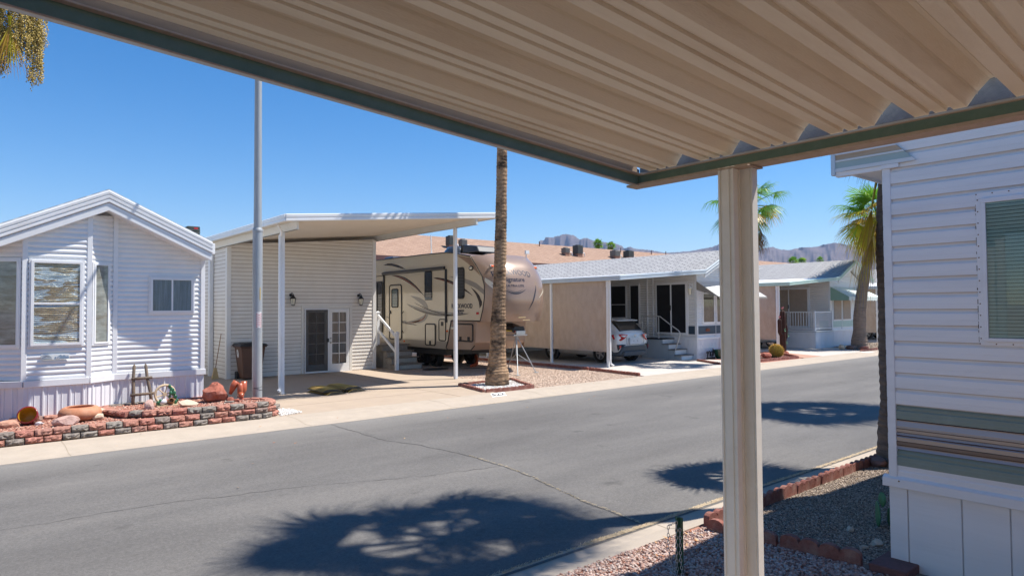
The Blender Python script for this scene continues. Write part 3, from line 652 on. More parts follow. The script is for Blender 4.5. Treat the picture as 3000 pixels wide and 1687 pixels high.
stones('grey_cobbles', [(3.98,14.2),(4.45,13.95),(4.9,14.0),(5.05,14.6),(4.6,15.6),(4.3,17.5),(4.0,17.5)], 420, .08, .2, .03, MR('grey_cobble', [(0,(.2,.2,.2)),(1,(.42,.39,.36))], .9, .2, .3, 20))
# things standing in the planter
def rockthing(lab, c, d, seed, mat, rz=0, n=2, cat='rock', grp=None):
    b = B(); b.rock((c[0], c[1], c[2]+d[2]*.36), d, seed, n, rz); return solo('rock', b, mat, lab, cat, c, grp)
rred = M('red_boulder_stone', (.36,.125,.085), .9, .35, 14, bump=1, bscale=30, spec=.15, dirt=(.5,.3,.24), dscale=4, damt=.6)
rpink = M('pink_rock_stone', (.5,.33,.28), .9, .2, 14, bump=.8, bscale=30, spec=.15, dirt=(.62,.5,.45), dscale=4, damt=.6)
rcream = M('cream_rock_stone', (.6,.48,.36), .9, .15, 14, bump=.8, bscale=30, spec=.15, dirt=(.5,.35,.25), dscale=4, damt=.6)
b = B(); b.rock((3.98,13.85,.45), (.66,.5,.52), 21, 3, .4, .3)
for i, v in enumerate(b.v):
    k = (v[2]-.28)/.4; b.v[i] = (3.9+(v[0]-3.98)*(1-.45*max(0,k)) , v[1], v[2])
solo('boulder', b, rred, 'large rust red boulder at the right corner of the white home', 'boulder', (3.95,13.85,.28))
rockthing('flat layered pinkish rock leaning on the terracotta bowl', (1.42,13.28,.2), (.42,.26,.2), 3, rpink, .3)
rockthing('rusty angular block of rock left of the red glazed pot', (.68,13.66,.2), (.36,.22,.17), 5, M('rusty_rock', (.5,.27,.19), .9, .2, 12, bump=.6), .1)
rockthing('white quartz rock in the middle of the lower gravel bed', (1.9,13.5,.2), (.24,.17,.17), 8, rcream, .9)
rockthing('brown pointed rock below the ladder', (2.73,13.6,.28), (.26,.2,.24), 9, rpink, 1.2)
rockthing('long cream rock right of the wagon wheel ornament', (3.33,13.48,.28), (.42,.24,.17), 12, rcream, .1)
rockthing('pale triangular rock right of the terracotta bowl', (2.0,13.95,.2), (.3,.2,.2), 14, rcream, .5)
rockthing('small grey pebble under the red glazed pot', (1.08,13.56,.2), (.14,.09,.08), 15, M('grey_pebble', (.5,.48,.5), .8, .1), .2)
rockthing('brown rock among the red ornaments near the pole', (4.13,13.55,.28), (.17,.14,.14), 16, rred, .4)
rockthing('second brown rock touching the red boot ornament', (4.22,13.46,.28), (.15,.12,.11), 18, rred, 1.4)
b = B(); n_ = 30; rr = [(.12,0),(.25,.03),(.315,.09),(.325,.14),(.31,.19),(.26,.235),(.215,.25),(.2,.245),(.205,.225),(.25,.17),(.26,.1),(.18,.04),(.0,.035)]
b.lathe(rr, (1.66,13.66,.2), n_, None, False); solo('terracotta_bowl', b, terra, 'wide round terracotta bowl on the lower gravel bed', 'planter', (1.66,13.66,.2), smooth=True)
pot = thing('glazed_pot', 'dark red glazed pot tipped over showing its ochre inside', 'pot', (.95,13.7,.2))
mt = Matrix.Rotation(R(-18), 3, 'Z') @ Matrix.Rotation(R(62), 3, 'X')
b = B(); b.lathe([(.0,-.13),(.09,-.13),(.125,-.08),(.145,0),(.14,.07),(.15,.09),(.15,.105),(.13,.107)], (.95,13.74,.335), 28, mt, False); part('pot_body', b, M('red_glaze', (.2,.015,.015), .2, .2, 8, coat=.5), pot, smooth=True)
b = B(); b.lathe([(.13,.107),(.125,.07),(.13,0),(.11,-.07),(.06,-.11),(0,-.11)], (.95,13.74,.335), 28, mt, False); part('pot_lining', b, M('ochre_glaze', (.42,.22,.02), .35, .3, 12), pot, smooth=True)
# rustic ladder
wood = M('weathered_log', (.17,.135,.105), .9, .35, 10, bump=.8, bscale=60, spec=.15, stretch=(3,3,.6), dirt=(.28,.16,.09), dscale=5, damt=.6)
LD = thing('ladder', 'short rustic log ladder leaning on the white skirting', 'ladder', (2.73,14.4,.28))
for a, c in (((2.58,14.32,.24),(2.64,14.52,1.07)), ((2.91,14.3,.24),(2.83,14.52,1.07))):
    b = B(); a = Vector(a); c = Vector(c); b.tube([a, a.lerp(c,.35)+Vector((.008,0,0)), a.lerp(c,.7)-Vector((.006,0,0)), a.lerp(c,.94), c], [.032,.03,.028,.028,.006], 9); part('rail', b, wood, LD, smooth=True)
for a, c in (((2.55,14.36,.49),(2.95,14.36,.50)), ((2.575,14.42,.79),(2.93,14.42,.80))):
    b = B(); b.cyl(a, c, .026, 9); part('rung', b, wood, LD, smooth=True)
# wagon wheel ornament
WW = thing('garden_ornament', 'wagon wheel ornament with cactus beside the log ladder', 'garden ornament', (3.06,13.8,.28))
cw = M('ornament_cream', (.62,.47,.3), .6, .15, 12); gc = M('ornament_green', (.03,.13,.06), .4, .3, 20, coat=.3)
b = B(); b.tube([(3.03+.17*math.cos(t*PI/12), 13.84, .52+.17*math.sin(t*PI/12)) for t in range(25)], .022, 8)
for k in range(6): b.cyl((3.03,13.84,.52), (3.03+.16*math.cos(k*PI/3+.3), 13.84, .52+.16*math.sin(k*PI/3+.3)), .012, 6)
b.cyl((3.03,13.81,.52), (3.03,13.87,.52), .035, 12); b.box(2.88,3.24,13.72,13.88,.29,.325); part('wheel', b, cw, WW, smooth=2)
b = B()
for (x,z,r) in ((3.1,.66,.04),(3.14,.6,.05),(3.17,.53,.05),(3.12,.54,.04),(3.2,.46,.04),(3.1,.47,.035),(2.9,.37,.045),(2.95,.4,.04),(2.93,.33,.04),(3.2,.36,.04),(3.23,.4,.035),(3.0,.34,.03)):
    b.rock((x, 13.79+U(-.02,.02), z), (r*1.7,r*1.2,r*2.2), int(x*100), 2, 0, .1)
part('cactus_relief', b, gc, WW, smooth=True)
b = B(); b.rock((2.99,13.77,.385), (.14,.1,.13), 4, 2, .3); part('pale_bird', b, M('ornament_white', (.6,.6,.62), .5, .1), WW, smooth=True)
b = B(); b.lathe([(.0,-.05),(.05,-.05),(.06,.0),(.05,.05),(.04,.055)], (3.12,13.77,.385), 14, Matrix.Rotation(R(60),3,'X'), False); part('barrel_relief', b, M('ornament_brown', (.3,.16,.07), .6), WW, smooth=True)
# orange ceramic boots
BT = thing('boot_ornament', 'glossy orange ceramic cluster ornament beside the metal pole', 'garden ornament', (4.32,13.72,.28))
ob_ = M('orange_glaze', (.4,.1,.045), .3, .25, 9, coat=.4)
for pts, rr in ([[(4.2,13.8,.42),(4.26,13.78,.58),(4.31,13.76,.67)],[.03,.07,.065]], [[(4.36,13.7,.36),(4.36,13.69,.5),(4.35,13.68,.63)],[.06,.055,.05]], [[(4.38,13.8,.34),(4.45,13.78,.5),(4.46,13.78,.66)],[.06,.07,.06]]):
    b = B(); b.tube(pts, rr, 14); part('boot_shaft', b, ob_, BT, smooth=True)
b = B(); b.tube([(4.36,13.66,.41),(4.36,13.6,.39),(4.36,13.57,.36)], [.065,.05,.02], 12); b.box(4.33,4.39,13.58,13.66,.27,.36); part('boot_foot', b, ob_, BT, smooth=True)

# ------------------------------------------------------------------ metal light pole
LP = thing('light_pole', 'tall galvanised metal pole at the edge of the brick planter', 'pole', (4.78,13.95,0))
b = B(); b.cyl((4.78,13.95,0), (4.78,13.95,3.72), .1, 24, .098); part('lower_pole', b, galvp, LP, smooth=2)
b = B(); b.lathe([(.1,3.70),(.104,3.71),(.104,3.76),(.082,3.79),(.082,3.80)], (4.78,13.95,0), 24); part('collar', b, galvp, LP, smooth=2)
b = B(); b.cyl((4.78,13.95,3.8), (4.78,13.95,8.2), .08, 24, .066); part('upper_pole', b, galvp, LP, smooth=2)
b = B(); b.tube([(4.78,13.95,8.0),(4.78,13.7,8.3),(4.78,13.1,8.5),(4.78,12.4,8.55)], .03, 8); b.lathe([(.0,0),(.16,.02),(.14,.1),(.05,.14)], (4.78,12.3,8.45), 14); part('lamp_arm', b, galvp, LP, smooth=True)
def pole_sticker(name, a0, a1, z0, z1, mat, par, r=.102):
    b = B(); P = []
    for z in (z0, z1):
        for k in range(9): a = R(a0+(a1-a0)*k/8); P.append((4.78+r*math.cos(a), 13.95+r*math.sin(a), z))
    b.faces(P, [(k, k+1, 10+k, 9+k) for k in range(8)]); return part(name, b, mat, par)
st = pole_sticker('sticker', -118, -60, 1.72, 2.05, M('sticker_white', (.66,.62,.62), .6), LP)
b = B()
for k in range(7):
    for a0, a1 in ((-118,-108),(-71,-61)):
        P = []
        for z in (1.735+k*.043, 1.757+k*.043):
            for j in range(3): a = R(a0+(a1-a0)*j/2); P.append((4.78+.1035*math.cos(a), 13.95+.1035*math.sin(a), z))
        b.faces(P, [(0,1,4,3),(1,2,5,4)])
for k, wd in enumerate((12,15,13,10,14,9,12)):
    P = []
    for z in (1.765+k*.037, 1.775+k*.037):
        for j in range(3): a = R(-90-wd+2*wd*j/2); P.append((4.78+.1035*math.cos(a), 13.95+.1035*math.sin(a), z))
    b.faces(P, [(0,1,4,3),(1,2,5,4)])
part('sticker_print', b, M('sticker_red', (.5,.08,.1), .6), st)
pole_sticker('yellow_tag', -82, -74, 2.3, 2.55, M('tag_yellow', (.6,.38,.02), .6, .3, 60), LP)
b = B()
for z, tl in ((.46,.02),(.5,-.01)): b.tube([(4.78+.101*math.cos(R(a)), 13.95+.101*math.sin(R(a)), z+tl*math.sin(R(a*2))) for a in range(-150,-20,10)], .004, 5)
part('tie_wire', b, blackp, LP)

# ================================================================== TALL WHITE SHED WITH ITS CARPORT
SH = thing('shed', 'tall cream-sided shed with french doors and a flat awning roof', 'shed', (8.7, 20.7, 0))
sx0, sx1, sy = 6.2, 11.1, 20.68
zr = lambda x: 4.06 + (x-6.2)*.088
b = B(); siding(b, 'y', sy, -1, lambda z: (sx0, sx1) if z <= zr(sx0) else (max(sx0, sx0+(z-zr(sx0))/.088), sx1), .06, zr(sx1)-.01, .118, LAP)
b.prism([(sx0+.01,sy+.004,.03),(sx1-.01,sy+.004,.03),(sx1-.01,sy+.004,zr(sx1)),(sx0+.01,sy+.004,zr(sx0))], (0,.1,0)); part('front_wall', b, cream, SH)
b = B(); laplines(b, 'y', sy, -1, lambda z: (sx0+.1, sx1-.1) if z <= zr(sx0) else (max(sx0+.1, sx0+(z-zr(sx0))/.088), sx1-.1), .178, zr(sx1)-.02, .118, .0152, .013); laplines(b, 'x', sx0, -1, rect(sy+.12, 33), .178, 4.0, .118, .0152, .013); part('lap_shade_dirt', b, M('lap_shade_dirt', (.34,.27,.2), .9, .2, 3), SH)  # brown strips colour in the shade and dirt under each lap
b = B(); siding(b, 'x', sx0, -1, rect(sy, 33), .06, 4.04, .118, LAP); b.box(sx0+.004,sx0+.1,sy+.1,33,.03,4.04)
siding(b, 'x', sx1, 1, rect(sy, 33), .06, 4.45, .118, LAP); b.box(sx1-.1,sx1-.004,sy+.1,33,.03,4.45); part('side_wall', b, cream, SH)
b = B(); b.box(sx0-.03,sx0+.1,sy-.03,sy-.0,.03,zr(sx0)-.01); b.box(sx0-.03,sx0-.0,sy,sy+.11,.03,4.03); part('corner_trim', b, M('trim_cream', (.76,.74,.7), .5, .03), SH, bev=.004)
b = B(); b.box(sx1-.09,sx1+.03,sy-.03,sy,.03,zr(sx1)-.03); b.box(sx1,sx1+.03,sy,sy+.09,.03,4.44); part('corner_trim', b, MATS['trim_cream'], SH, bev=.004)
b = B(); b.box(sx0-.14,sx0-.02,22.0,22.16,.03,4.0); part('side_post', b, trimw, SH, bev=.008)
# roof sheet: ribs run along x
YF, YBK = 15.0, 33
b = B(); rx0, rx1 = 5.78, 12.05
zs = lambda x: 4.14 + (x-5.78)*.092
n = int((YBK-YF)/.1); prs = []
for k in range(n):
    y = YF + k*.1
    prs += [(y,0),(y+.062,0),(y+.068,.012),(y+.094,.012)]
P = [(x, y, zs(x)+o) for x in (rx0, rx1) for y, o in prs]; m_ = len(prs)
b.faces(P, [(i, i+1, m_+i+1, m_+i) for i in range(m_-1)])
b.prism([(rx0,YF,zs(rx0)+.06),(rx1,YF,zs(rx1)+.06),(rx1,YBK,zs(rx1)+.06),(rx0,YBK,zs(rx0)+.06)], (0,0,.02))
part('roof', b, M('awning_cream', (.74,.66,.55), .5, .03, 2, spec=.4), SH, fix=False)
b = B(); b.sweep([(a, z-.02) for a, z in RIB2], [(rx0-.01, YF, zs(rx0)), (rx1, YF, zs(rx1))], (0,-1,0)); b.sweep([(a, z-.02) for a, z in RIB2], [(rx0, YF-.03, zs(rx0)), (rx0, YBK, zs(rx0))], (-1,0,0))
b.sweep([(a, z-.02) for a, z in RIB2], [(rx1, YF, zs(rx1)), (rx1, YBK, zs(rx1))], (1,0,0)); part('fascia', b, white, SH, smooth=2)
for x, ye in ((6.14, 15.2), (11.25, 14.98)):
    b = B(); z = zs(x); b.box(x-.025,x+.025,ye,YBK,z-.19,z-.002); b.box(x-.05,x+.05,ye+.002,YBK,z-.19,z-.182); b.box(x-.05,x+.05,ye+.002,YBK,z-.012,z-.003); part('beam', b, M('beam_cream', (.72,.71,.66), .45, .03), SH)
b = B(); b.box(6.07,6.15,16.02,16.1,.03,zs(6.14)-.19); p1 = part('post', b, trimw, SH, bev=.006)
b = B(); b.tube([(5.98,15.98,.16),(6.02,16.0,.1)], .03, 8); b.box(6.0,6.055,15.99,16.05,.12,3.9); b.tube([(6.03,16.02,3.88),(6.02,15.9,3.98),(5.85,15.7,4.12)], .028, 8); part('downspout', b, trimw, p1, bev=.004)
b = B(); b.box(6.09,6.13,15.98,16.14,.03,.05); b.box(6.16,6.18,16.04,16.08,.03,.09); part('bracket', b, galv, p1)
b = B(); b.box(11.2,11.29,16.0,16.09,.03,zs(11.25)-.19); p2 = part('post', b, trimw, SH, bev=.006)
# french doors: left leaf behind a dark insect screen
dx0, dx1 = 8.56, 10.14
b = B()
for q in ((dx0-.09,dx1+.09,2.13,2.22),(dx0-.09,dx0,.03,2.13),(dx1,dx1+.09,.03,2.13)): b.box(q[0],q[1],sy-.045,sy-.0,q[2],q[3])
dc = part('door_casing', b, M('trim_warm', (.72,.69,.63), .5, .03), SH, bev=.004)
def french(x0_, x1_, yy):
    b = B(); s = .115
    for q in ((x0_,x1_,1.99,2.1),(x0_,x1_,.05,.3),(x0_,x0_+s,.3,1.99),(x1_-s,x1_,.3,1.99)): b.box(q[0],q[1],yy-.04,yy,q[2],q[3])
    xm = (x0_+x1_)/2; b.box(xm-.011,xm+.011,yy-.036,yy,.3,1.99)
    for k in range(1,5): b.box(x0_+s,x1_-s,yy-.034,yy,.3+k*.338-.011,.3+k*.338+.011)
    d = part('door', b, M('door_white', (.72,.72,.71), .45, .02), SH, bev=.003); g = B(); g.box(x0_+s,x1_-s,yy-.012,yy-.006,.3,1.99); part('pane', g, M('door_glass', (.035,.04,.045), .03, .5, 1.5, spec=.9, dirt=(.2,.21,.24), dscale=1.1, damt=.5, stretch=(9,1,.4)), d); return d
xm = (dx0+dx1)/2
french(dx0+.02, xm-.0, sy-.02); dr = french(xm+.04, dx1-.02, sy-.02)
b = B(); b.lathe([(.0,0),(.03,.0),(.03,.03),(.02,.05),(0,.055)], (xm+.1,sy-.06,1.0), 12, Matrix.Rotation(R(90),3,'X')); b.lathe([(.0,0),(.028,.0),(.026,.02),(0,.022)], (xm+.1,sy-.06,1.14), 12, Matrix.Rotation(R(90),3,'X')); part('handle', b, steel, dr, smooth=True)
b = B(); fx0, fx1 = dx0+.0, xm+.03
for q in ((fx0,fx1,2.08,2.12),(fx0,fx1,.04,.09),(fx0,fx0+.03,.09,2.08),(fx1-.04,fx1,.09,2.08)): b.box(q[0],q[1],sy-.095,sy-.07,q[2],q[3])
sd = part('screen_door', b, trimw, SH, bev=.003)
ms_ = bpy.data.materials.new('insect_mesh'); ms_.use_nodes = True; nt = ms_.node_tree; pb = nt.nodes['Principled BSDF']; pb.inputs['Base Color'].default_value = (.06,.055,.05,1); pb.inputs['Roughness'].default_value = .8
tr = N(nt, 'ShaderNodeBsdfTransparent'); mx = N(nt, 'ShaderNodeMixShader'); mx.inputs[0].default_value = .72; nt.links.new(tr.outputs[0], mx.inputs[1]); nt.links.new(pb.outputs[0], mx.inputs[2]); nt.links.new(mx.outputs[0], nt.nodes['Material Output'].inputs[0])
b = B(); b.face([(fx0+.03,sy-.085,.09),(fx1-.04,sy-.085,.09),(fx1-.04,sy-.085,2.08),(fx0+.03,sy-.085,2.08)]); part('insect_mesh', b, ms_, sd)
b = B(); b.box(fx1-.075,fx1-.01,sy-.115,sy-.095,1.02,1.14); part('latch', b, blackp, sd)
b = B(); b.box(dx0,dx1,sy-.06,sy-.045,.03,.05); part('sill', b, trimw, SH)
# wall lanterns
def lantern(x, label):
    L = thing('wall_lantern', label, 'wall lamp', (x, sy-.02, 2.5), group='black lanterns beside the french doors')
    b = B(); b.lathe([(0,0),(.05,0),(.05,.02),(.03,.03)], (x,sy-.02,2.55), 14, Matrix.Rotation(R(90),3,'X')); b.tube([(x,sy-.04,2.55),(x,sy-.12,2.62),(x+.02,sy-.17,2.58),(x+.02,sy-.17,2.5)], .013, 8); part('arm', b, blackp, L, smooth=2)
    b = B(); b.lathe([(.015,.16),(.03,.15),(.05,.1),(.105,.04),(.1,.03),(.0,.03)], (x+.02,sy-.17,2.4), 6)
    for k in range(6): a = R(60*k); b.cyl((x+.02+.085*math.cos(a), sy-.17+.085*math.sin(a), 2.43), (x+.02+.055*math.cos(a), sy-.17+.055*math.sin(a), 2.23), .006, 5)
    b.lathe([(.0,0),(.06,0),(.055,-.02),(.02,-.03)], (x+.02,sy-.17,2.235), 6); part('cage', b, blackp, L)
    b = B(); b.lathe([(.08,.02),(.05,-.17)], (x+.02,sy-.17,2.41), 6); part('glass', b, lampglass, L)
    return L
lantern(8.12, 'black wall lantern left of the french doors'); lantern(10.47, 'black wall lantern right of the french doors')
# wheelie bin
BN = thing('wheelie_bin', 'brown wheeled refuse bin with a dark lid against the shed', 'bin', (6.75,20.35,.03))
bb = M('brown_bin_plastic', (.14,.07,.045), .5, .1, 5, spec=.4); mt = Matrix.Identity(3)
b = B(); b.hexa([(6.5,20.12,.06),(7.0,20.12,.06),(7.0,20.58,.06),(6.5,20.58,.06),(6.4,20.0,.98),(7.1,20.0,.98),(7.1,20.64,.98),(6.4,20.64,.98)]); b.box(6.36,7.14,19.96,20.66,.98,1.02); b.box(6.72,7.0,20.02,20.06,.55,.75); part('body', b, bb, BN, bev=.02)
b = B(); b.hexa([(6.33,19.93,1.02),(7.17,19.93,1.02),(7.17,20.7,1.02),(6.33,20.7,1.02),(6.38,19.98,1.08),(7.12,19.98,1.08),(7.12,20.66,1.1),(6.38,20.66,1.1)]); b.box(6.5,7.0,20.05,20.6,1.085,1.11); part('lid', b, M('dark_lid', (.03,.028,.028), .5, .2), BN, bev=.012)
for x in (6.42, 7.04):
    b = B(); b.cyl((x,20.6,.13),(x+.06,20.6,.13),.13,20); wh = part('wheel', b, black, BN, bev=.008)
    b = B(); b.cyl((x-.005,20.6,.13),(x+.065,20.6,.13),.06,6); part('hub', b, blackp, wh)
b = B(); P = [(6.445,20.38+.09*math.cos(t*PI/10),.8+.125*math.sin(t*PI/10)) for t in range(20)]
b.prism([(6.4+.0-.0+(.98-p[2])*.10-.006, p[1], p[2]) for p in P], (-.002,0,0)); lb = part('round_label', b, M('label_white', (.7,.7,.7), .6), BN)
b = B()
for k in range(3): b.tube([(6.388+(.98-.8)*.10, 20.38+.05*math.cos(R(a)), .8-.02+k*.03+.015*math.sin(R(a))) for a in range(0,200,30)], .005, 4)
part('label_print', b, M('label_grey', (.2,.18,.17), .7), lb)
# broom
BR_ = thing('broom', 'straw broom leaning on the side of the shed', 'broom', (6.0,20.95,.03))
b = B(); b.cyl((5.96,20.98,.35),(6.15,21.1,1.38),.012,8); part('handle', b, M('broom_handle', (.3,.17,.09), .6), BR_)
b = B(); b.prism([(5.83,20.86,.04),(6.05,20.95,.04),(5.995,20.97,.36),(5.93,20.96,.36)], (-.01,.06,.0)); part('bristles', b, M('broom_straw', (.6,.43,.22), .9, .3, 60, bump=1, bscale=200, stretch=(6,6,.5)), BR_)
# rubber ramp mats
yst = M('ramp_yellow', (.68,.42,.09), .7, .25, 30)
def mat_ramp(cx, cy, z, rz, label):
    T = thing('rubber_ramp', label, 'rubber ramp', (cx,cy,z), 'rubber ramps stacked on the driveway', R(rz), True)
    b = B(); L, Wd, h = 1.0, .52, .06; pr = [(-Wd/2,0),(-Wd/2+.13,h),(Wd/2-.13,h),(Wd/2,0)]
    b.prism([(-L/2, y, zz) for y, zz in pr] , (L,0,0)); part('base', b, M('ramp_rubber', (.05,.047,.035), .85, .3, 20, bump=.5), T)
    b = B()
    for k in range(9):
        x = -L/2+.06+k*.11; b.hexa([(x,-Wd/2+.13,h-.002),(x+.05,-Wd/2+.13,h-.002),(x+.05,Wd/2-.13,h-.002),(x,Wd/2-.13,h-.002)] + [(x,-Wd/2+.13,h+.004),(x+.05,-Wd/2+.13,h+.004),(x+.05,Wd/2-.13,h+.004),(x,Wd/2-.13,h+.004)])
        b.hexa([(x,-Wd/2+.02,.011),(x+.03,-Wd/2+.02,.011),(x+.03,-Wd/2+.125,h),(x,-Wd/2+.125,h)] + [(x,-Wd/2+.015,.016),(x+.03,-Wd/2+.015,.016),(x+.03,-Wd/2+.125,h+.005),(x,-Wd/2+.125,h+.005)])
        b.hexa([(x,Wd/2-.125,h),(x+.03,Wd/2-.125,h),(x+.03,Wd/2-.02,.011),(x,Wd/2-.02,.011)] + [(x,Wd/2-.125,h+.005),(x+.03,Wd/2-.125,h+.005),(x+.03,Wd/2-.015,.016),(x,Wd/2-.015,.016)])
    part('stripes', b, yst, T); return T
mat_ramp(7.02,15.55,.03,96,'rubber ramp at the bottom left of the stack, edge sticking out'); mat_ramp(7.0,15.62,.10,88,'top left striped rubber ramp on the driveway stack')
mat_ramp(7.62,15.72,.03,100,'bottom right rubber ramp beside the pair'); mat_ramp(7.58,15.78,.10,94,'upper right striped rubber ramp')
# steps at the shed side
ST = thing('entry_steps', 'grey timber steps with white rails beside the trailer', 'steps', (11.9,20.4,0))
gtim = M('grey_painted_timber', (.3,.27,.23), .8, .2, 8, bump=.3, dirt=(.42,.38,.33), dscale=3, damt=.6); tread = M('weathered_tread', (.2,.17,.14), .85, .2, 12)
for k, (y, z) in enumerate(((19.72,.21),(20.05,.42),(20.38,.63),(20.7,.84))):
    b = B(); b.box(11.42,12.42,y+.03,y+.4 if k < 3 else y+1.6,.03,z-.04); part('step_box', b, gtim, ST)
    b = B(); b.box(11.36,12.48,y-.02,y+.38 if k < 3 else y+1.65,z-.035,z); part('tread', b, tread, ST, bev=.005)
for y, z in ((19.745,.2),(20.075,.41),(20.405,.62)): b = B(); b.box(11.55,12.38,y-.01,y+.006,z-.15,z-.03); part('diamond_plate', b, M('diamond_plate', (.42,.41,.39), .5, .4, 50, metal=.5, bump=1, bscale=60), ST)
for x in (11.38,):
    for y, z0, z1 in ((19.68,.0,1.26),(21.0,.8,1.95)):
        b = B(); b.box(x-.055,x+.055,y-.055,y+.055,z0,z1); b.obox((x,y,z1+.015),(.15,.15,.03)); b.obox((x,y,z1+.045),(.11,.11,.03),taper=.3); part('newel_post', b, trimw, ST, bev=.004)
    for dz in (0, -.52):
        b = B(); b.hexa([(x-.025,19.73,1.1+dz),(x+.025,19.73,1.1+dz),(x+.025,20.95,1.8+dz),(x-.025,20.95,1.8+dz),(x-.025,19.73,1.2+dz),(x+.025,19.73,1.2+dz),(x+.025,20.95,1.9+dz),(x-.025,20.95,1.9+dz)]); part('hand_rail', b, trimw, ST, bev=.006)
b = B(); b.lathe([(0,0),(.45,0),(.45,.012),(0,.012)], (12.55,19.1,.03), 24, Matrix.Diagonal((1.1,.7,1))); solo('floor_mat', b, black, 'dark floor mat on the slab in front of the grey steps', 'mat', (12.55,19.1,.03))

# ================================================================== FIFTH-WHEEL TRAILER
TX0, TX1 = 12.68, 15.12; TC = (TX0+TX1)/2
RVt = thing('camper_trailer', 'beige and tan fifth wheel camper trailer parked nose to the street', 'camper trailer', (TC, 21, 0))
rvb = M('trailer_cream', (.6,.53,.4), .12, .03, 2, spec=.6, coat=.4, dirt=(.53,.45,.33), dscale=1, damt=.3)
rvt = M('trailer_tan', (.29,.2,.145), .3, .04, 2, metal=.15, spec=.5, coat=.35, dirt=(.35,.26,.2), dscale=1, damt=.3)
rvg = M('trailer_grey_band', (.3,.26,.21), .3, .05, 3, spec=.5)
rvd = M('decal_dark', (.035,.025,.022), .25, .1, 5, spec=.5, coat=.3); rvs = M('decal_grey', (.27,.25,.22), .25, .1, 5, spec=.5, coat=.3); rvbr = M('decal_brown', (.2,.075,.045), .25, .1, 5, coat=.3)
rvc = M('decal_cream', (.66,.6,.47), .15, .03, 3, coat=.5)
seal = M('black_seal', (.02,.018,.016), .4, .2, 8)
SEAM = [(1.69,16.74),(2.04,16.60),(2.42,16.51),(2.8,16.51),(3.11,16.63),(3.4,16.88),(3.74,17.2)]
def seamY(z): return float(np.interp(z, [p[0] for p in SEAM], [p[1] for p in SEAM]))
# side profile of the coach body
body = [(28,.72),(18.6,.72),(18.34,1.69)] + [(y, z) for z, y in SEAM] + [(18.2,3.93),(18.6,3.97),(20.0,4.0),(28,4.0)]
b = B(); b.prism([(TX0, y, z) for y, z in body], (TX1-TX0,0,0)); part('coach_body', b, rvb, RVt, bev=.02)
# nose cap, convex across
def noseN(z): return float(np.interp(z, [1.66,1.9,2.3,2.7,3.1,3.4,3.6,3.74,3.82], [16.05,15.95,15.88,15.92,16.06,16.25,16.5,16.78,17.02]))
def noseY(x, z):
    t = abs(x-TC)/((TX1-TX0)/2); return noseN(z) + (seamY(z)-noseN(z))*min(1,t)**3.6
b = B(); NXX, NZ = 28, 20; G = []; zsn = [1.66+(3.76-1.66)*k/NZ for k in range(NZ+1)]
for z in zsn:
    for j in range(NXX+1):
        t = math.sin((j/NXX-.5)*PI); x = TC + t*(TX1-TX0+.02)/2
        G.append((x, noseY(x, z), z + (.07*(1-abs(t)**3)*max(0,(z-3.2)/.56))))
b.faces(G, [(k*(NXX+1)+j, k*(NXX+1)+j+1, (k+1)*(NXX+1)+j+1, (k+1)*(NXX+1)+j) for k in range(NZ) for j in range(NXX)])
top = G[NZ*(NXX+1):]; b.face(list(top) + [(TX1,18.3,3.95),(TX0,18.3,3.95)]); bot = G[:NXX+1]; b.face(list(bot)+[(TX1,18.4,1.66),(TX0,18.4,1.66)])
part('nose_cap', b, rvt, RVt, smooth=2, fix=False)
b = B(); b.tube([(TX0-.005, y, z) for z, y in SEAM], .016, 6); b.tube([(TX0-.004,17.2,3.76),(TX0-.004,18.2,3.935),(TX0-.004,18.6,3.98),(TX0-.004,20,4.0),(TX0-.004,28,4.0)], .02, 6); b.tube([(TX0-.004,16.73,1.69),(TX0-.004,18.34,1.69)], .014, 6); part('seam_trim', b, seal, RVt)
# lower front storage bay
b = B(); b.prism([(TX0-.03,y,z) for y, z in ((18.3,1.68),(18.5,1.0),(18.62,.76),(18.5,.7),(17.2,.74),(16.95,1.0),(16.9,1.68))], (TX1-TX0-.35,0,0)); b.prism([(TX1-.38,17.0,1.68),(TX1,17.5,1.68),(TX1,18.5,1.68),(TX1-.38,18.5,1.68)], (0,0,-.92)); bay_ = part('front_bay', b, rvt, RVt, bev=.03)
b = B(); b.tube([(TX0-.035,y,z) for y, z in ((18.3,1.68),(18.49,1.0),(18.6,.78),(18.5,.71),(17.2,.745),(17,.9))], .018, 6); part('bay_trim', b, seal, bay_)
b = B(); b.box(TX0-.012,TX0,18.6,28,.72,.97); part('lower_band', b, rvg, RVt)
def rr_panel(y0, y1, z0, z1, x, w=.03, r=.08, mat=rvb, par=RVt, name='hatch', label=None, fill=True):
    """rounded panel with a black seal on the side wall"""
    pts = []
    for (cy, cz, a0) in ((y0+r, z0+r, 180), (y1-r, z0+r, 270), (y1-r, z1-r, 0), (y0+r, z1-r, 90)):
        for k in range(5): a = R(a0+k*22.5); pts.append((cy+r*math.cos(a), cz+r*math.sin(a)))
    b = B(); b.prism([(x, y, z) for y, z in pts], (-.012,0,0)); o = part(name, b, mat, par, label)
    b = B(); P = [(x-.012, y, z) for y, z in pts]; P.append(P[0]); P.append(P[1]); b.tube(P, w/2, 6, caps=False); part('seal', b, seal, o); return o
def sidetube(pts, r, mat, name, par=RVt): b = B(); b.tube([(TX0-.02, y, z) for y, z in pts], r, 8); return part(name, b, mat, par)
dr = rr_panel(21.55, 22.44, .95, 2.98, TX0, .05, .1, name='door')
rr_panel(21.8, 22.24, 2.15, 2.82, TX0-.014, .045, .05, M('door_window', (.12,.16,.16), .05, .3, 3, spec=.9), dr, name='door_window')
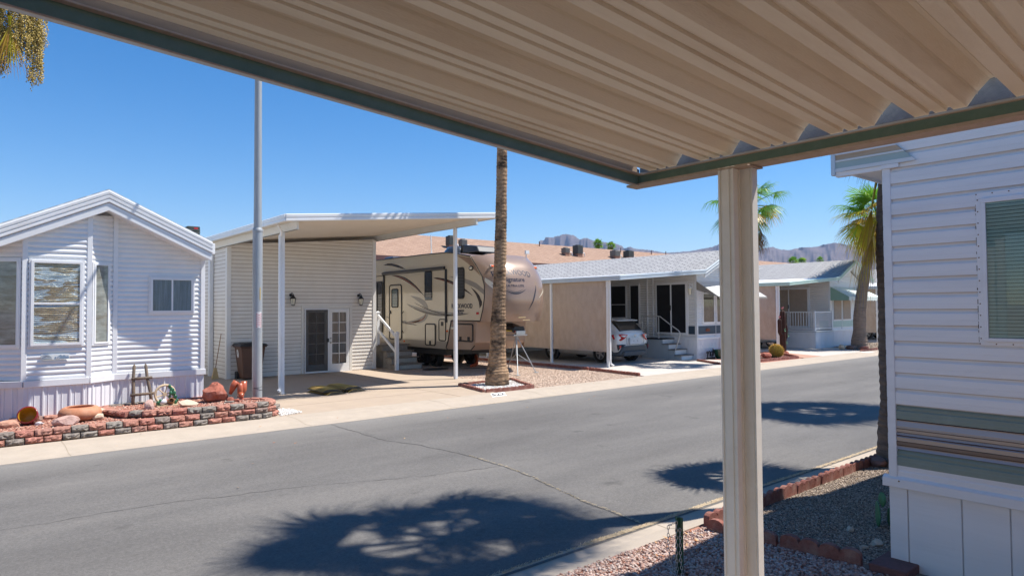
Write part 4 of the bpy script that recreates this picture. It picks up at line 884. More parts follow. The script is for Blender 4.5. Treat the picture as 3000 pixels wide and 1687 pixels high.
b = B(); b.box(TX0-.05,TX0-.015,22.33,22.4,1.9,2.02); b.tube([(TX0-.02,21.4,1.2),(TX0-.09,21.4,1.3),(TX0-.09,21.4,1.9),(TX0-.02,21.4,2.0)], .014, 6); part('door_handle', b, blackp, dr)
h1 = rr_panel(19.28, 19.9, .82, 1.55, TX0-.012, .045, .07); b = B(); b.box(TX0-.05,TX0-.02,19.55,19.63,.84,.97); part('latch', b, blackp, h1)
h2 = rr_panel(18.66, 19.06, 1.0, 1.72, TX0, .035, .07); b = B(); b.box(TX0-.03,TX0-.012,18.8,18.92,1.5,1.64); part('latch', b, blackp, h2)
h3 = rr_panel(17.08, 18.02, 1.03, 1.58, TX0-.03, .05, .07, rvt, bay_); 
for y in (17.75, 17.3):
    b = B(); b.box(TX0-.07,TX0-.04,y-.045,y+.045,1.04,1.17); part('latch', b, blackp, h3)
b = B(); b.lathe([(0,0),(.07,0),(.06,.02),(0,.03)], (TX0-.03,17.69+.55,1.44), 16, Matrix.Rotation(R(-90),3,'Y') @ Matrix.Diagonal((.8,1.3,1))); part('step_lamp', b, lampglass, bay_, smooth=True)
b = B(); b.lathe([(.0,.01),(.11,.01),(.13,0)], (TX0-.01,17.2,3.38), 20, Matrix.Rotation(R(-90),3,'Y') @ Matrix.Diagonal((.6,1,1))); sp_ = part('scare_light', b, blackp, RVt); b = B(); b.lathe([(0,.035),(.06,.03),(.085,.012)], (TX0-.01,17.2,3.38), 18, Matrix.Rotation(R(-90),3,'Y') @ Matrix.Diagonal((.6,1,1))); part('lens', b, lampglass, sp_, smooth=True)
for y, z in ((16.86,1.93),):
    b = B(); b.box(TX0-.035,TX0,y-.05,y+.05,z-.035,z+.035); part('marker_lamp', b, redlens, RVt, bev=.008)
for y, z in ((18.56,1.33),(21.35,.9)):
    b = B(); b.box(TX0-.035,TX0-.01,y-.04,y+.04,z-.03,z+.03); part('marker_lamp', b, orangelens, RVt, bev=.008)
rr_panel(19.5, 19.95, 2.46, 3.38, TX0, .03, .05, dglass, name='window'); b = B(); b.hexa([(TX0,19.5,2.38),(TX0,19.95,2.38),(TX0,19.95,2.5),(TX0,19.5,2.5),(TX0-.05,19.55,2.4),(TX0-.05,19.9,2.4),(TX0-.03,19.93,2.48),(TX0-.03,19.52,2.48)]); part('window_vent', b, M('grey_lens', (.25,.27,.26), .2), RVt)
rr_panel(17.58, 18.1, 2.42, 3.42, TX0, .04, .09, dglass, name='window')
# awning: roll, arms
sidetube([(22.95,3.44),(18.68,3.46)], .062, blackp, 'awning_roll'); sidetube([(22.86,3.4),(22.84,1.55)], .04, blackp, 'awning_arm'); sidetube([(18.62,3.42),(18.62,1.62)], .045, blackp, 'awning_arm')
sidetube([(23.8,3.36),(22.95,3.37)], .012, seal, 'rail')
b = B(); b.box(TX0-.03,TX0,23.0,23.75,1.2,3.1); g_ = part('rear_window', b, dglass, RVt); b = B()
for q in ((22.96,23.0,1.15,3.15),(23.35,23.39,1.15,3.15),(23.0,23.8,3.1,3.15)): b.box(TX0-.045,TX0-.03,*q)
part('frame', b, seal, g_)
# decals laid 3 mm proud of the side
def decal(pts, mat, lay=0, name='decal'):
    b = B(); x = TX0-.0035-.0015*lay; b.face([(x, y, z) for y, z in pts]); return part(name, b, mat, RVt)
def swoosh(p0, p1, p2, wmax, mat, lay=0, skew=.5, name='decal'):
    """tapered curved stroke from p0 to p2 bending through p1"""
    n = 22; L = []; Rr_ = []
    for k in range(n+1):
        t = k/n; y = (1-t)**2*p0[0]+2*t*(1-t)*p1[0]+t*t*p2[0]; z = (1-t)**2*p0[1]+2*t*(1-t)*p1[1]+t*t*p2[1]
        dy = 2*(1-t)*(p1[0]-p0[0])+2*t*(p2[0]-p1[0]); dz = 2*(1-t)*(p1[1]-p0[1])+2*t*(p2[1]-p1[1]); l = math.hypot(dy, dz); w_ = wmax*(math.sin(PI*t**(skew*2)))**.9
        L.append((y-dz/l*w_/2, z+dy/l*w_/2)); Rr_.append((y+dz/l*w_/2, z-dy/l*w_/2))
    b = B(); x = TX0-.0035-.0015*lay; P = [(x, *q) for q in L]+[(x, *q) for q in Rr_]; b.faces(P, [(k, k+1, n+2+k, n+1+k) for k in range(n)]); return part(name, b, mat, RVt)
swoosh((22.36,3.36),(21.1,3.3),(19.96,2.5),.12,rvd); swoosh((22.2,3.34),(21.2,3.26),(20.2,2.62),.05,rvbr,1)
swoosh((19.48,3.17),(18.2,3.05),(17.1,2.48),.1,rvd); swoosh((19.4,3.13),(18.6,3.05),(17.9,2.8),.04,rvbr,1)
decal([(18.49,3.17),(17.9,3.13),(17.3,3.0),(16.93,2.89),(16.54,2.68),(16.54,2.52),(17.0,2.74),(17.5,2.9),(18.0,3.06)], rvs)
decal([(22.93,3.78),(22.6,3.83),(22.3,3.82),(21.82,3.73),(21.5,3.63),(21.26,3.53),(21.7,3.61),(22.2,3.71)], rvd)
decal([(17.23,2.76),(17.0,2.66),(16.78,2.5),(16.64,2.3),(16.64,2.2),(16.76,2.08),(16.8,2.28),(16.95,2.52),(17.1,2.66)], rvd)
swoosh((20.95,2.56),(19.7,2.3),(19.78,1.95),.2,rvs); swoosh((19.78,2.1),(19.7,1.6),(21.15,1.62),.2,rvs,1); swoosh((19.9,2.0),(19.85,1.62),(20.9,1.6),.07,rvbr,2)
swoosh((21.21,2.28),(19.6,1.78),(17.3,1.93),.17,rvs,2); swoosh((21.15,2.24),(19.6,1.72),(17.35,1.91),.07,rvd,3); swoosh((20.7,2.32),(19.4,1.9),(18.0,1.83),.04,rvd,3)
swoosh((22.75,1.8),(21.6,1.6),(20.45,1.5),.11,rvs); swoosh((22.75,1.78),(21.6,1.58),(20.45,1.49),.05,rvd,1); swoosh((21.2,1.6),(20.5,1.55),(20.2,1.75),.06,rvbr,2)
decal([(18.0,3.84),(17.25,3.72),(16.98,3.45),(16.7,3.1),(17.0,3.3),(17.4,3.55)], rvt)
def side_text(t, y, z, size, mat, sx=1, name='lettering'):
    tb = text_mesh(t, size, .0015, 0, .005); T = B(); T.v = [(TX0-.006-zz, y-x*sx, z+yy) for x, yy, zz in tb.v]; T.f = tb.f; T.r = tb.r; return part(name, T, mat, RVt, fix=False)
inkd = M('lettering_ink', (.045,.04,.05), .3, .1)
side_text('ROCKWOOD', 17.73, 2.16, .2, inkd, .95); side_text('Signature', 17.8, 2.02, .12, inkd, .9); side_text('ULTRA LITE', 17.85, 1.93, .07, inkd)
def nose_text(t, x, z, size, mat, tilt=0, sx=1, arch=0):
    tb = text_mesh(t, size, .0015, 0, .001); T = B()
    for a, c, d in tb.v:
        X = x+a*sx; Z = z + c + a*tilt - arch*(a*a); T.v.append((X, noseY(X, Z)-.006-d, Z))
    T.f = tb.f; T.r = tb.r; return part('lettering', T, mat, RVt, fix=False)
ink2 = M('nose_ink', (.03,.03,.05), .4)
nose_text('ROCKWOOD', 13.55, 3.22, .24, ink2, 0, .92, .12); nose_text('Signature', 13.52, 2.99, .2, ink2, .0, 1.05); nose_text('ULTRA LITE', 13.5, 2.79, .095, ink2, 0, 1.35)
def nose_poly(pts, mat, nm='decal', off=.005, sub=8):
    """strip between two chains of points (x,z) on the cap"""
    A, C = pts; b = B(); n = len(A)-1; P = []
    for (x, z) in A: P.append((x, noseY(x, z)-off, z))
    for (x, z) in C: P.append((x, noseY(x, z)-off, z))
    b.faces(P, [(k, k+1, n+2+k, n+1+k) for k in range(n)]); return part(nm, b, mat, RVt, fix=False)
def qb(a, m, c, n=12): return [((1-t)**2*a[0]+2*t*(1-t)*m[0]+t*t*c[0], (1-t)**2*a[1]+2*t*(1-t)*m[1]+t*t*c[1]) for t in [k/n for k in range(n+1)]]
nose_poly((qb((13.03,2.71),(13.47,2.42),(13.92,2.71)), qb((13.03,2.71),(13.47,2.34),(13.92,2.71))), inkd); nose_poly((qb((13.12,2.71),(13.47,2.49),(13.8,2.71)), qb((13.12,2.71),(13.47,2.46),(13.8,2.71))), inkd)
nose_poly((qb((14.36,2.84),(14.16,2.35),(13.98,2.0)), qb((14.36,2.84),(14.3,2.4),(13.98,2.0))), inkd); nose_poly((qb((12.95,2.78),(13.02,2.4),(13.12,2.0)), qb((12.95,2.78),(12.9,2.4),(13.12,2.0))), inkd)
nose_poly((qb((15.07,3.02),(14.8,2.7),(14.45,2.42),8), qb((15.1,2.98),(15.1,2.75),(14.47,2.42),8)), rvc); nose_poly((qb((12.72,3.05),(12.95,2.8),(13.1,2.5),8), qb((12.70,2.95),(12.72,2.75),(13.08,2.5),8)), rvc)
for x in (12.98, 14.72):
    z = 3.42; b = B(); y = noseY(x, z); b.obox((x,y-.0,z),(.2,.05,.1), Matrix.Rotation(R(-25),3,'X')); mk = part('marker_housing', b, M('chrome_tan', (.45,.36,.3), .25, metal=.4), RVt, bev=.02); b = B(); b.obox((x,y-.028,z),(.11,.03,.055), Matrix.Rotation(R(-25),3,'X')); part('marker_lamp', b, orangelens, mk, bev=.01)
b = B(); b.box(13.45,13.75,15.78,15.8,1.78,1.81); b.box(13.6,13.9,15.75,15.8,1.7,1.725); part('nose_fitting', b, M('brass_fitting', (.5,.38,.2), .4), RVt)
# pin box
b = B(); b.hexa([(13.65,16.3,1.32),(14.15,16.3,1.32),(14.15,17.6,1.55),(13.65,17.6,1.55),(13.65,16.3,1.45),(14.15,16.3,1.45),(14.15,17.3,1.69),(13.65,17.3,1.69)]); b.cyl((13.9,16.42,1.2),(13.9,16.42,1.34),.045,12); b.box(13.7,14.1,16.28,16.36,1.3,1.5); pb_ = part('pin_box', b, blackp, RVt, bev=.008)
b = B(); b.box(13.642,13.648,16.35,16.8,1.345,1.37); part('caution_stripe', b, M('caution_yellow', (.6,.45,.02), .6), pb_)
b = B(); b.box(13.71,13.9,16.27,16.278,1.31,1.36); part('caution_stripe', b, redlens, pb_)
# roof gear
b = B(); b.lathe([(.0,.36),(.16,.33),(.24,.2),(.28,.0)], (13.9,19.9,4.0), 20, Matrix.Diagonal((1.1,2.0,1)), False); part('roof_dome', b, M('dark_dome', (.05,.055,.06), .25, .2, coat=.4), RVt, smooth=True)
b = B(); b.hexa([(13.4,17.75,3.98),(14.3,17.75,3.98),(14.3,18.75,3.98),(13.4,18.75,3.98),(13.45,17.95,4.2),(14.25,17.95,4.2),(14.25,18.72,4.3),(13.45,18.72,4.3)]); ac_ = part('roof_air_conditioner', b, M('ac_black', (.04,.042,.045), .4, .2), RVt, bev=.04)
b = B(); b.hexa([(13.38,18.76,4.0),(14.32,18.76,4.0),(14.32,18.8,4.0),(13.38,18.8,4.0),(13.42,18.76,4.28),(14.28,18.76,4.28),(14.28,18.8,4.28),(13.42,18.8,4.28)]); part('grille', b, M('ac_grille', (.015,.015,.015), .8), ac_)
b = B(); b.obox((13.6,23.7,4.08),(.7,.8,.2),taper=.75); part('roof_vent', b, M('smoke_vent', (.05,.05,.055), .2, coat=.4), RVt, bev=.05)
b = B(); b.cyl((13.25,20.4,4.0),(13.22,20.4,4.75),.02,8); b.obox((13.25,20.4,4.05),(.1,.2,.1)); part('antenna', b, trimw, RVt)
b = B(); b.obox((14.85,16.95,3.98),(.16,.06,.12)); b.cyl((14.85,17.0,3.8),(14.85,17.0,3.95),.015,6); part('camera_pod', b, trimw, RVt)
b = B(); b.box(TX0+.1,TX1-.1,18.8,28,.5,.74); part('chassis', b, blackp, RVt)
tyre = M('tyre', (.022,.02,.019), .85, .3, 20); rim = M('alloy_rim', (.45,.46,.47), .3, .1, metal=.8)
def wheel(par, c, r, w, axis='x', spokes=8, rimm=None, rr=.62):
    b = B(); mt = Matrix.Rotation(R(90),3,'Y'); b.lathe([(r*rr,-w/2),(r*.93,-w/2),(r,-w/2+.03),(r,w/2-.03),(r*.93,w/2),(r*rr,w/2)], c, 28, mt, False); t = part('wheel', b, tyre, par, smooth=2)
    b = B(); b.lathe([(r*rr,-w/2),(r*rr,-w/2+.01),(r*rr*.92,-w/2+.035),(r*rr*.9,w/2-.02),(0,w/2-.02)], c, 28, mt, False); part('rim_barrel', b, M('dark_rim', (.05,.05,.05), .5, metal=.4), t, smooth=2)
    b = B(); c = Vector(c)
    for k in range(spokes):
        a = 2*PI*k/spokes; d = Vector((0, math.cos(a), math.sin(a))); n = Vector((0, -math.sin(a), math.cos(a))); x = Vector((-w/2-.004+.012,0,0))
        b.hexa([c+x+n*.035, c+x-n*.035, c+x+d*r*rr*.94-n*.022, c+x+d*r*rr*.94+n*.022] + [p+Vector((-.015,0,0)) for p in (c+x+n*.035, c+x-n*.035, c+x+d*r*rr*.94-n*.022, c+x+d*r*rr*.94+n*.022)])
    b.lathe([(.055,-w/2-.012),(.0,-w/2-.02)], c, 14, mt, False); b.lathe([(r*rr,-w/2-.002),(r*rr*.93,-w/2-.004),(r*rr*.93,-w/2+.012)], c, 28, mt, False); part('rim', b, rimm or rim, t); return t
for y in (20.1, 20.95):
    wheel(RVt, (13.25,y,.34), .35, .22, rimm=blackp); wheel(RVt, (14.8,y,.34), .35, .22, rimm=blackp)
# leftovers under the trailer
b = B(); b.tube([(13.9,18.9,.06),(14.3,19.1,.1),(14.6,19.5,.24),(14.9,20.0,.42),(15.2,20.6,.5)], [.05,.055,.055,.05,.05], 10); solo('sewer_hose', b, M('orange_hose', (.5,.09,.03), .6, .25, 30, bump=.6, bscale=60), 'orange drain hose coiled under the camper trailer', 'hose', (14.4,19.3,.03), smooth=True)
b = B(); b.tube([(14.1,17.6,1.2),(14.15,17.7,.6),(14.2,17.9,.2),(14.3,18.1,.03),(14.0,18.3,.025),(13.3,18.7,.025)], .012, 6); solo('power_cable', b, blackp, 'thin black cable hanging from the trailer nose to the gravel', 'cable', (14.2,17.9,.02))
# tripod stabiliser
TP = thing('tripod_stand', 'galvanised kingpin tripod under the nose of the camper', 'tripod', (13.92,16.42,.012))
hd = Vector((13.9,16.42,1.2))
for fx, fy in ((14.6,17.7),(13.25,15.6),(14.25,15.88)):
    ft = Vector((fx,fy,.03)); kn = hd.lerp(ft,.42); b = B(); b.cyl(hd+ (ft-hd)*.03, ft, .0155, 8); b.obox(ft, (.13,.13,.015)); part('leg', b, galvp, TP)
    b = B(); b.cyl(Vector((13.9,16.42,.62)), hd.lerp(ft,.75), .011, 6); part('brace', b, galvp, TP)
b = B(); b.cyl((13.9,16.42,.55),(13.9,16.42,1.2),.032,12); b.cyl((13.9,16.42,1.1),(13.9,16.42,1.16),.06,12); part('stem', b, galvp, TP)
b = B(); b.box(13.62,14.2,16.22,16.62,1.2,1.235); b.box(13.72,14.1,16.2,16.3,1.24,1.36); part('head_plate', b, steel, TP, bev=.005)

# ------------------------------------------------------------------ edging blocks
def scallop_mesh(L=.6, n=4, h=.125, t=.06, par=None, nm='edging_block'):
    b = B(); p = L/n; pr = [(0,-.03)]; 
    for k in range(n):
        for j in range(7): a = PI - PI*j/6; pr.append((k*p+p/2+p/2*math.cos(a)*.98, h-.045+.045*math.sin(a)))
    pr.append((L,-.03)); b.prism([(x,-t/2,z) for x, z in pr], (0,t,0)); return mesh_from(b, nm, brickred)
SCM = scallop_mesh()
SHADE = ['weathered red', 'dusty red', 'faded red']
def edge_run(a, c, where, grp, z=0, L=.6, hs_=1):
    a = Vector(a); c = Vector(c); n = max(1, round((c-a).length/L)); t = (c-a)/n; sc_ = t.length/L*.985; rz = math.atan2(t.y, t.x)
    for k in range(n):
        p = a+t*k; o = bpy.data.objects.new('edging_block', SCM); COL.objects.link(o); o.location = (p.x, p.y, z); o.rotation_euler = (R(U(-3,3)), 0, rz+R(U(-1.5,1.5))); o.scale = (sc_,1,U(.92,1.06)*hs_)
        o['label'] = where; o['category'] = 'edging block'; o['group'] = grp; OFF[o.name] = (0,0,0)
edge_run((5.50,3.72),(13.0,3.74),'red scalloped edging block along the near kerb', 'scalloped blocks along the near kerb')
edge_run((5.44,3.66),(5.62,2.32),'large red scalloped edging block between the pink and grey gravel', 'scalloped blocks between the near gravels', L=.62)
edge_run((9.98,12.96),(11.5,12.9),'red scalloped block on the street side of the palm bed', 'scalloped blocks round the palm bed', .03, hs_=.7)
edge_run((11.5,12.93),(12.25,14.7),'red scalloped block on the right side of the palm bed', 'scalloped blocks round the palm bed', .02, hs_=.7)
edge_run((10.3,14.55),(9.98,13.02),'red scalloped block on the driveway side of the palm bed', 'scalloped blocks round the palm bed', .03, hs_=.7)
edge_run((12.2,14.72),(10.3,14.58),'red scalloped block behind the palm trunk', 'scalloped blocks round the palm bed', .02, hs_=.7)
edge_run((15.82,12.95),(16.12,15.3),'red scalloped block at the street end of the trailer lot border', 'scalloped blocks beside the trailer lot', .03, hs_=.7)
edge_run((16.12,15.35),(16.05,25),'red scalloped block deeper along the trailer lot border', 'scalloped blocks beside the trailer lot, rear', .03, hs_=.7)
edge_run((20.8,13.4),(21.6,14.9),'red scalloped block beside the green pot bed', 'scalloped blocks of the grey home bed', .03, hs_=.7)
edge_run((20.9,13.25),(25.6,12.98),'red scalloped block in front of the barrel cactus bed', 'scalloped blocks of the cactus bed', .03, hs_=.7)
edge_run((25.7,13.05),(27.5,14.8),'red scalloped block beside the rusty cactus sculpture', 'scalloped blocks beside the cactus sculpture', .03, hs_=.7)
edge_run((31.3,12.95),(39.3,12.95),'red scalloped block in front of the leaning palm', 'scalloped blocks of the leaning palm bed', .02, hs_=.7)
b = B(); b.box(5.56,5.95,2.0,2.28,.0,.07); solo('paver', b, M('dark_paver', (.17,.075,.065), .9, .2, 20, bump=.5), 'dark brownish red paver at the foot of the near house corner', 'paver', (5.75,2.14,0), bev=.01)
stones('white_pebbles', [(10.05,13.02),(11.45,12.97),(12.15,14.6),(10.35,14.5)], 2600, .03, .065, .02, whitest)

# ------------------------------------------------------------------ palms
def ftrunk(path, rad, seed=0, nseg=None, n=18):
    """ringed, slightly irregular palm trunk"""
    rd = random.Random(seed); pts = [Vector(p) for p in path]; out = []; rs = []
    L = [0]
    for a, c in zip(pts[:-1], pts[1:]): L.append(L[-1]+(c-a).length)
    tot = L[-1]; N_ = int(tot/.05); b = B(); rings = []
    for i in range(N_+1):
        s = tot*i/N_; k = max(j for j in range(len(L)) if L[j] <= s+1e-9); k = min(k, len(pts)-2); t = (s-L[k])/(L[k+1]-L[k])
        # smooth path
        p0 = pts[max(k-1,0)]; p1 = pts[k]; p2 = pts[k+1]; p3 = pts[min(k+2,len(pts)-1)]
        p = .5*((2*p1)+(-p0+p2)*t+(2*p0-5*p1+4*p2-p3)*t*t+(-p0+3*p1-3*p2+p3)*t**3)
        r = np.interp(s/tot, [q[0] for q in rad], [q[1] for q in rad]) * (1 + (.03 if i % 2 else -.02) + rd.uniform(-.012,.012))
        ring = [(p.x+r*math.cos(2*PI*j/n)*(1+.025*math.sin(j*5+i*.3)), p.y+r*math.sin(2*PI*j/n)*(1+.025*math.sin(j*5+i*.3)), p.z+.006*math.sin(j*2.1)) for j in range(n)]; rings.append(ring)
    b.rings(rings, True, True); return b
def frond(b, o, az, el, pet=.8, fan=.75, nseg=26, sweep=105, cval=.3, droop=.35, roll=0, tip=.2):
    o = Vector(o); d = Vector((math.cos(az)*math.cos(el), math.sin(az)*math.cos(el), math.sin(el))); sdir = Vector((-math.sin(az), math.cos(az), 0)); 
    if roll: sdir = (Matrix.Rotation(roll, 3, d) @ sdir)
    nrm = d.cross(sdir) * -1
    # petiole
    h = o + d*pet + Vector((0,0,-droop*.25*pet)); b.cur = max(0, cval-.1); w = .016
    b.faces([o+sdir*w*1.6, o-sdir*w*1.6, h-sdir*w, h+sdir*w, o-nrm*w*1.5, h-nrm*w], [(0,1,2,3),(0,3,5,4),(1,4,5,2)])
    d2 = (d + Vector((0,0,-droop*.5))).normalized(); nrm = d2.cross(sdir)*-1
    for k in range(nseg):
        a = R(-sweep + 2*sweep*(k+.5)/nseg); dirn = d2*math.cos(a) + sdir*math.sin(a); L = fan*(.66+.34*math.cos(a*.75))*U(.9,1.08); side = d2*-math.sin(a) + sdir*math.cos(a)
        hw = fan*math.tan(R(sweep/nseg))*.43; pl = nrm*(.012 if k % 2 else -.012)
        z1 = Vector((0,0,-droop*fan*.10)); z2 = Vector((0,0,-droop*fan*U(.28,.4))); z3 = Vector((0,0,-droop*fan*U(.6,1.1)))
        b.cur = min(1, max(0, cval+U(-.1,.1)+tip*.0))
        p0 = h; p1 = h + dirn*L*.42 + z1 + pl; p2 = h + dirn*L*.74 + z2; p3 = h + dirn*L + z3
        b.faces([p0+side*.004, p0-side*.004, p1-side*hw, p1+side*hw, p2-side*hw*.42, p2+side*hw*.42, p3], [(0,1,2,3),(3,2,4,5)])
        b.cur = min(1, b.cur+tip*U(0,1)); b.face([p2+side*hw*.42, p2-side*hw*.42, p3])
def crown_mesh(c, n=30, pet=.85, fan=.8, seed=0, lo=-50, hi=75, yellow=.12, nseg=24, droop=.4, skip=None, lean=(0,0)):
    random.seed(seed); b = B()
    for k in range(n):
        az = k*2.39996+U(-.2,.2); t = (k+.5)/n; el = R(hi+(lo-hi)*t+U(-12,12)); cv = U(.1,.55) if U(0,1) > yellow*(t*2) else U(.72,1)
        s = .75+.35*math.sin(PI*min(1,t+.2)); frond(b, (c[0]+.06*math.cos(az), c[1]+.06*math.sin(az), c[2]+.15-.3*t), az, el, pet*s*U(.6,1.25), fan*s*U(.8,1.15), nseg, 105, cv, droop*(1+t), U(-.5,.5), .15)
    return b
def dead_skirt(c, n=16, L=.9, seed=3, spread=.35):
    random.seed(seed); b = B()
    for k in range(n):
        az = U(0,2*PI); frond(b, (c[0]+.1*math.cos(az), c[1]+.1*math.sin(az), c[2]-.1), az, R(U(-85,-60)), L*U(.5,.8), L*.55, 12, 60, U(.1,.9), .7, U(-.6,.6), 0)
    return b
def palm(label, path, rad, cr=dict(), sk=dict(), bark=trunkm, seed=0, grp=None, skirt=True, loc=None):
    P = thing('palm_tree', label, 'palm tree', loc or (path[0][0], path[0][1], 0), grp)
    part('trunk', ftrunk(path, rad, seed), bark, P, smooth=False, fix=False); top = path[-1]
    part('crown', crown_mesh((top[0], top[1], top[2]), seed=seed, **cr), leafm, P, fix=False)
    if skirt: part('dead_fronds', dead_skirt(top, seed=seed+1, **sk), leafd, P, fix=False)
    return P
palm('tall palm rising from the white pebble bed, trunk scarred black', [(11.2,14.05,0),(11.2,14.05,.35),(11.24,14.04,1.5),(11.3,14.0,3.5),(11.36,13.98,6),(11.42,13.96,9.6)], [(0,.34),(.02,.33),(.045,.3),(.06,.25),(.13,.215),(.3,.17),(.6,.145),(1,.13)], dict(n=30, pet=1.0, fan=.95, nseg=18), seed=4)
palm('near palm trunk rising beside the white siding corner', [(9.55,3.5,0),(9.53,3.5,.5),(9.46,3.52,2),(9.45,3.52,3.4),(9.75,3.46,4.6)], [(0,.32),(.06,.25),(.2,.185),(.5,.145),(1,.13)], dict(n=32, pet=.45, fan=.6, nseg=22, lo=-32), dict(), bark=trunkd, seed=9, skirt=False)
b = B(); random.seed(19); frond(b, (9.32,3.6,3.75), R(120), R(-78), .35, .95, 18, 38, .93, .5, .5, .2); frond(b, (9.32,3.62,3.2), R(150), R(-70), .2, .7, 14, 30, .97, .5, .2, .2)
NPa = [o for o in bpy.data.objects if o.get('label','').startswith('near palm trunk')][0]; part('hanging_frond', b, leafm, NPa, fix=False)
palm('tall palm behind the near white house, seen by its shadow', [(8.55,2.75,0),(8.5,2.72,3),(8.42,2.7,7),(8.35,2.66,9.8)], [(0,.28),(.1,.2),(.5,.15),(1,.14)], dict(n=42, pet=.85, fan=.85, nseg=24, lo=-40), seed=12, bark=trunkd)
palm('farther near-side palm hidden by the white house', [(18.9,3.45,0),(18.9,3.45,4),(18.85,3.45,8),(18.8,3.45,11)], [(0,.3),(.1,.2),(.5,.16),(1,.14)], dict(n=42, pet=.9, fan=1.0, nseg=20, lo=-35), seed=15, bark=trunkd)
palm('green palm crown showing behind the carport post', [(22.0,12.95,0),(22.0,12.95,2),(22.02,12.94,4),(22.05,12.92,5.75)], [(0,.26),(.1,.2),(.5,.15),(1,.15)], dict(n=30, pet=.8, fan=.7, nseg=26, yellow=.1, lo=-55), dict(n=14, L=1.1), seed=22)
palm('leaning ringed palm in front of the sage-trimmed home', [(33.1,13.75,0),(33.12,13.75,.5),(33.15,13.7,1.9),(33.5,13.62,3.4),(34.1,13.55,4.9),(34.9,13.5,6.4)], [(0,.42),(.05,.36),(.15,.28),(.4,.25),(.7,.21),(1,.2)], dict(n=50, pet=1.0, fan=1.35, nseg=28, yellow=.9, lo=-72, hi=70), dict(n=8, L=1.4), bark=M('palm_bark_tan', (.27,.2,.15), .95, .3, 9, bump=1, bscale=25, stretch=(.8,.8,4), dirt=(.12,.09,.07), dscale=2, damt=.6), seed=31)
SP = palm('palm at the top left with hanging seed clusters', [(.02,13.35,0),(.0,13.35,3),(-.05,13.3,6),(-.1,13.3,8.7)], [(0,.3),(.1,.22),(.5,.17),(1,.17)], dict(n=30, pet=1.0, fan=1.0, nseg=22), seed=41, skirt=False)
# seed clusters: strands of small beads hanging on pale stalks
random.seed(5); b = B(); st_ = B()
for cx3, cy3, zt, zb, wd in ((.42,13.2,7.9,6.0,.2),(.6,13.2,7.9,6.35,.22),(.8,13.2,7.9,6.15,.22),(.93,13.15,7.8,6.45,.16),(.92,13.15,6.9,5.85,.11),(.47,13.15,7.6,5.9,.14),(.3,13.15,7.8,6.0,.2),(.1,13.1,7.8,5.9,.25),(.72,13.1,7.4,6.3,.18)):
    st_.tube([(-.08,13.3,8.6),(cx3*.6,13.2,8.75),(cx3,cy3,zt),(cx3+.02,cy3,(zt+zb)/2),(cx3+U(-.05,.05),cy3,zb)], [.02,.02,.016,.01,.004], 6)
    for q in range(3): a = U(0,6.28); z = U(zb+.2, zt); st_.tube([(cx3,cy3,z),(cx3+.08*math.cos(a),cy3+.08*math.sin(a),z-.05),(cx3+.12*math.cos(a),cy3+.12*math.sin(a),z-.28)], [.006,.012,.004], 5)
    for s_ in range(150):
        a = U(0,6.28); rr_ = wd*math.sqrt(U(0,1)); z0 = zb+(zt-zb)*U(.05,1); x = cx3+rr_*math.cos(a); y = cy3+rr_*math.sin(a); ln = U(.15,.45)
        for k in range(int(ln/.022)):
            z = z0-k*.022; 
            if z < zb-U(0,.2): break
            b.cur = min(1,max(0,random.gauss(.5,.3))); c = Vector((x+U(-.022,.022), y+U(-.022,.022), z)); r = U(.009,.015)
            b.faces([c+Vector((r,0,0)), c+Vector((-r*.5,r*.87,0)), c+Vector((-r*.5,-r*.87,0)), c+Vector((0,0,r)), c-Vector((0,0,r))], [(0,1,3),(1,2,3),(2,0,3),(1,0,4),(2,1,4),(0,2,4)])
part('seed_clusters', b, MR('palm_seed', [(0,(.1,.09,.02)),(.4,(.4,.29,.05)),(1,(.7,.5,.14))], .6, .3, .2, 20, 0), SP, fix=False)
part('seed_stalks', st_, M('seed_stalk', (.6,.5,.38), .7, .15), SP, smooth=True)
b = B(); frond(b, (.58,13.0,6.75), R(-90), R(-86), .15, .75, 12, 22, .9, .2, 0, .3); part('hanging_leaf', b, leafm, SP, fix=False)
# far palms beyond the tan roof
def far_palm(x, y, zt, lab, sd, r=1.3):
    P = thing('palm_tree', lab, 'palm tree', (x,y,0), 'distant palms')
    part('trunk', ftrunk([(x,y,0),(x,y,zt*.6),(x,y,zt)], [(0,.3),(.5,.2),(.93,.2),(.97,.32),(1,.3)], sd, n=8), M('palm_bark_red', (.2,.1,.06), .95, .3, 5), P, fix=False)
    part('crown', crown_mesh((x,y,zt+.1), n=34, pet=r*.55, fan=r*.75, seed=sd, nseg=12, yellow=0, lo=-35, hi=80, droop=.35), leafm, P, fix=False)
far_palm(81.4, 75, 12.4, 'left of the two small palms beyond the tan roof', 51, .82); far_palm(84.5, 75, 12.2, 'right of the two small palms beyond the tan roof', 52, .78)
far_palm(146.5, 75, 11.9, 'wide far palm above the sage-trimmed roof', 53, 1.25); far_palm(150.5, 75, 12.0, 'second far palm touching the wide one above the sage-trimmed roof', 54, 1.15); far_palm(159.6, 75, 12.8, 'small single far palm right of the pair over the roof', 55, 1.0)

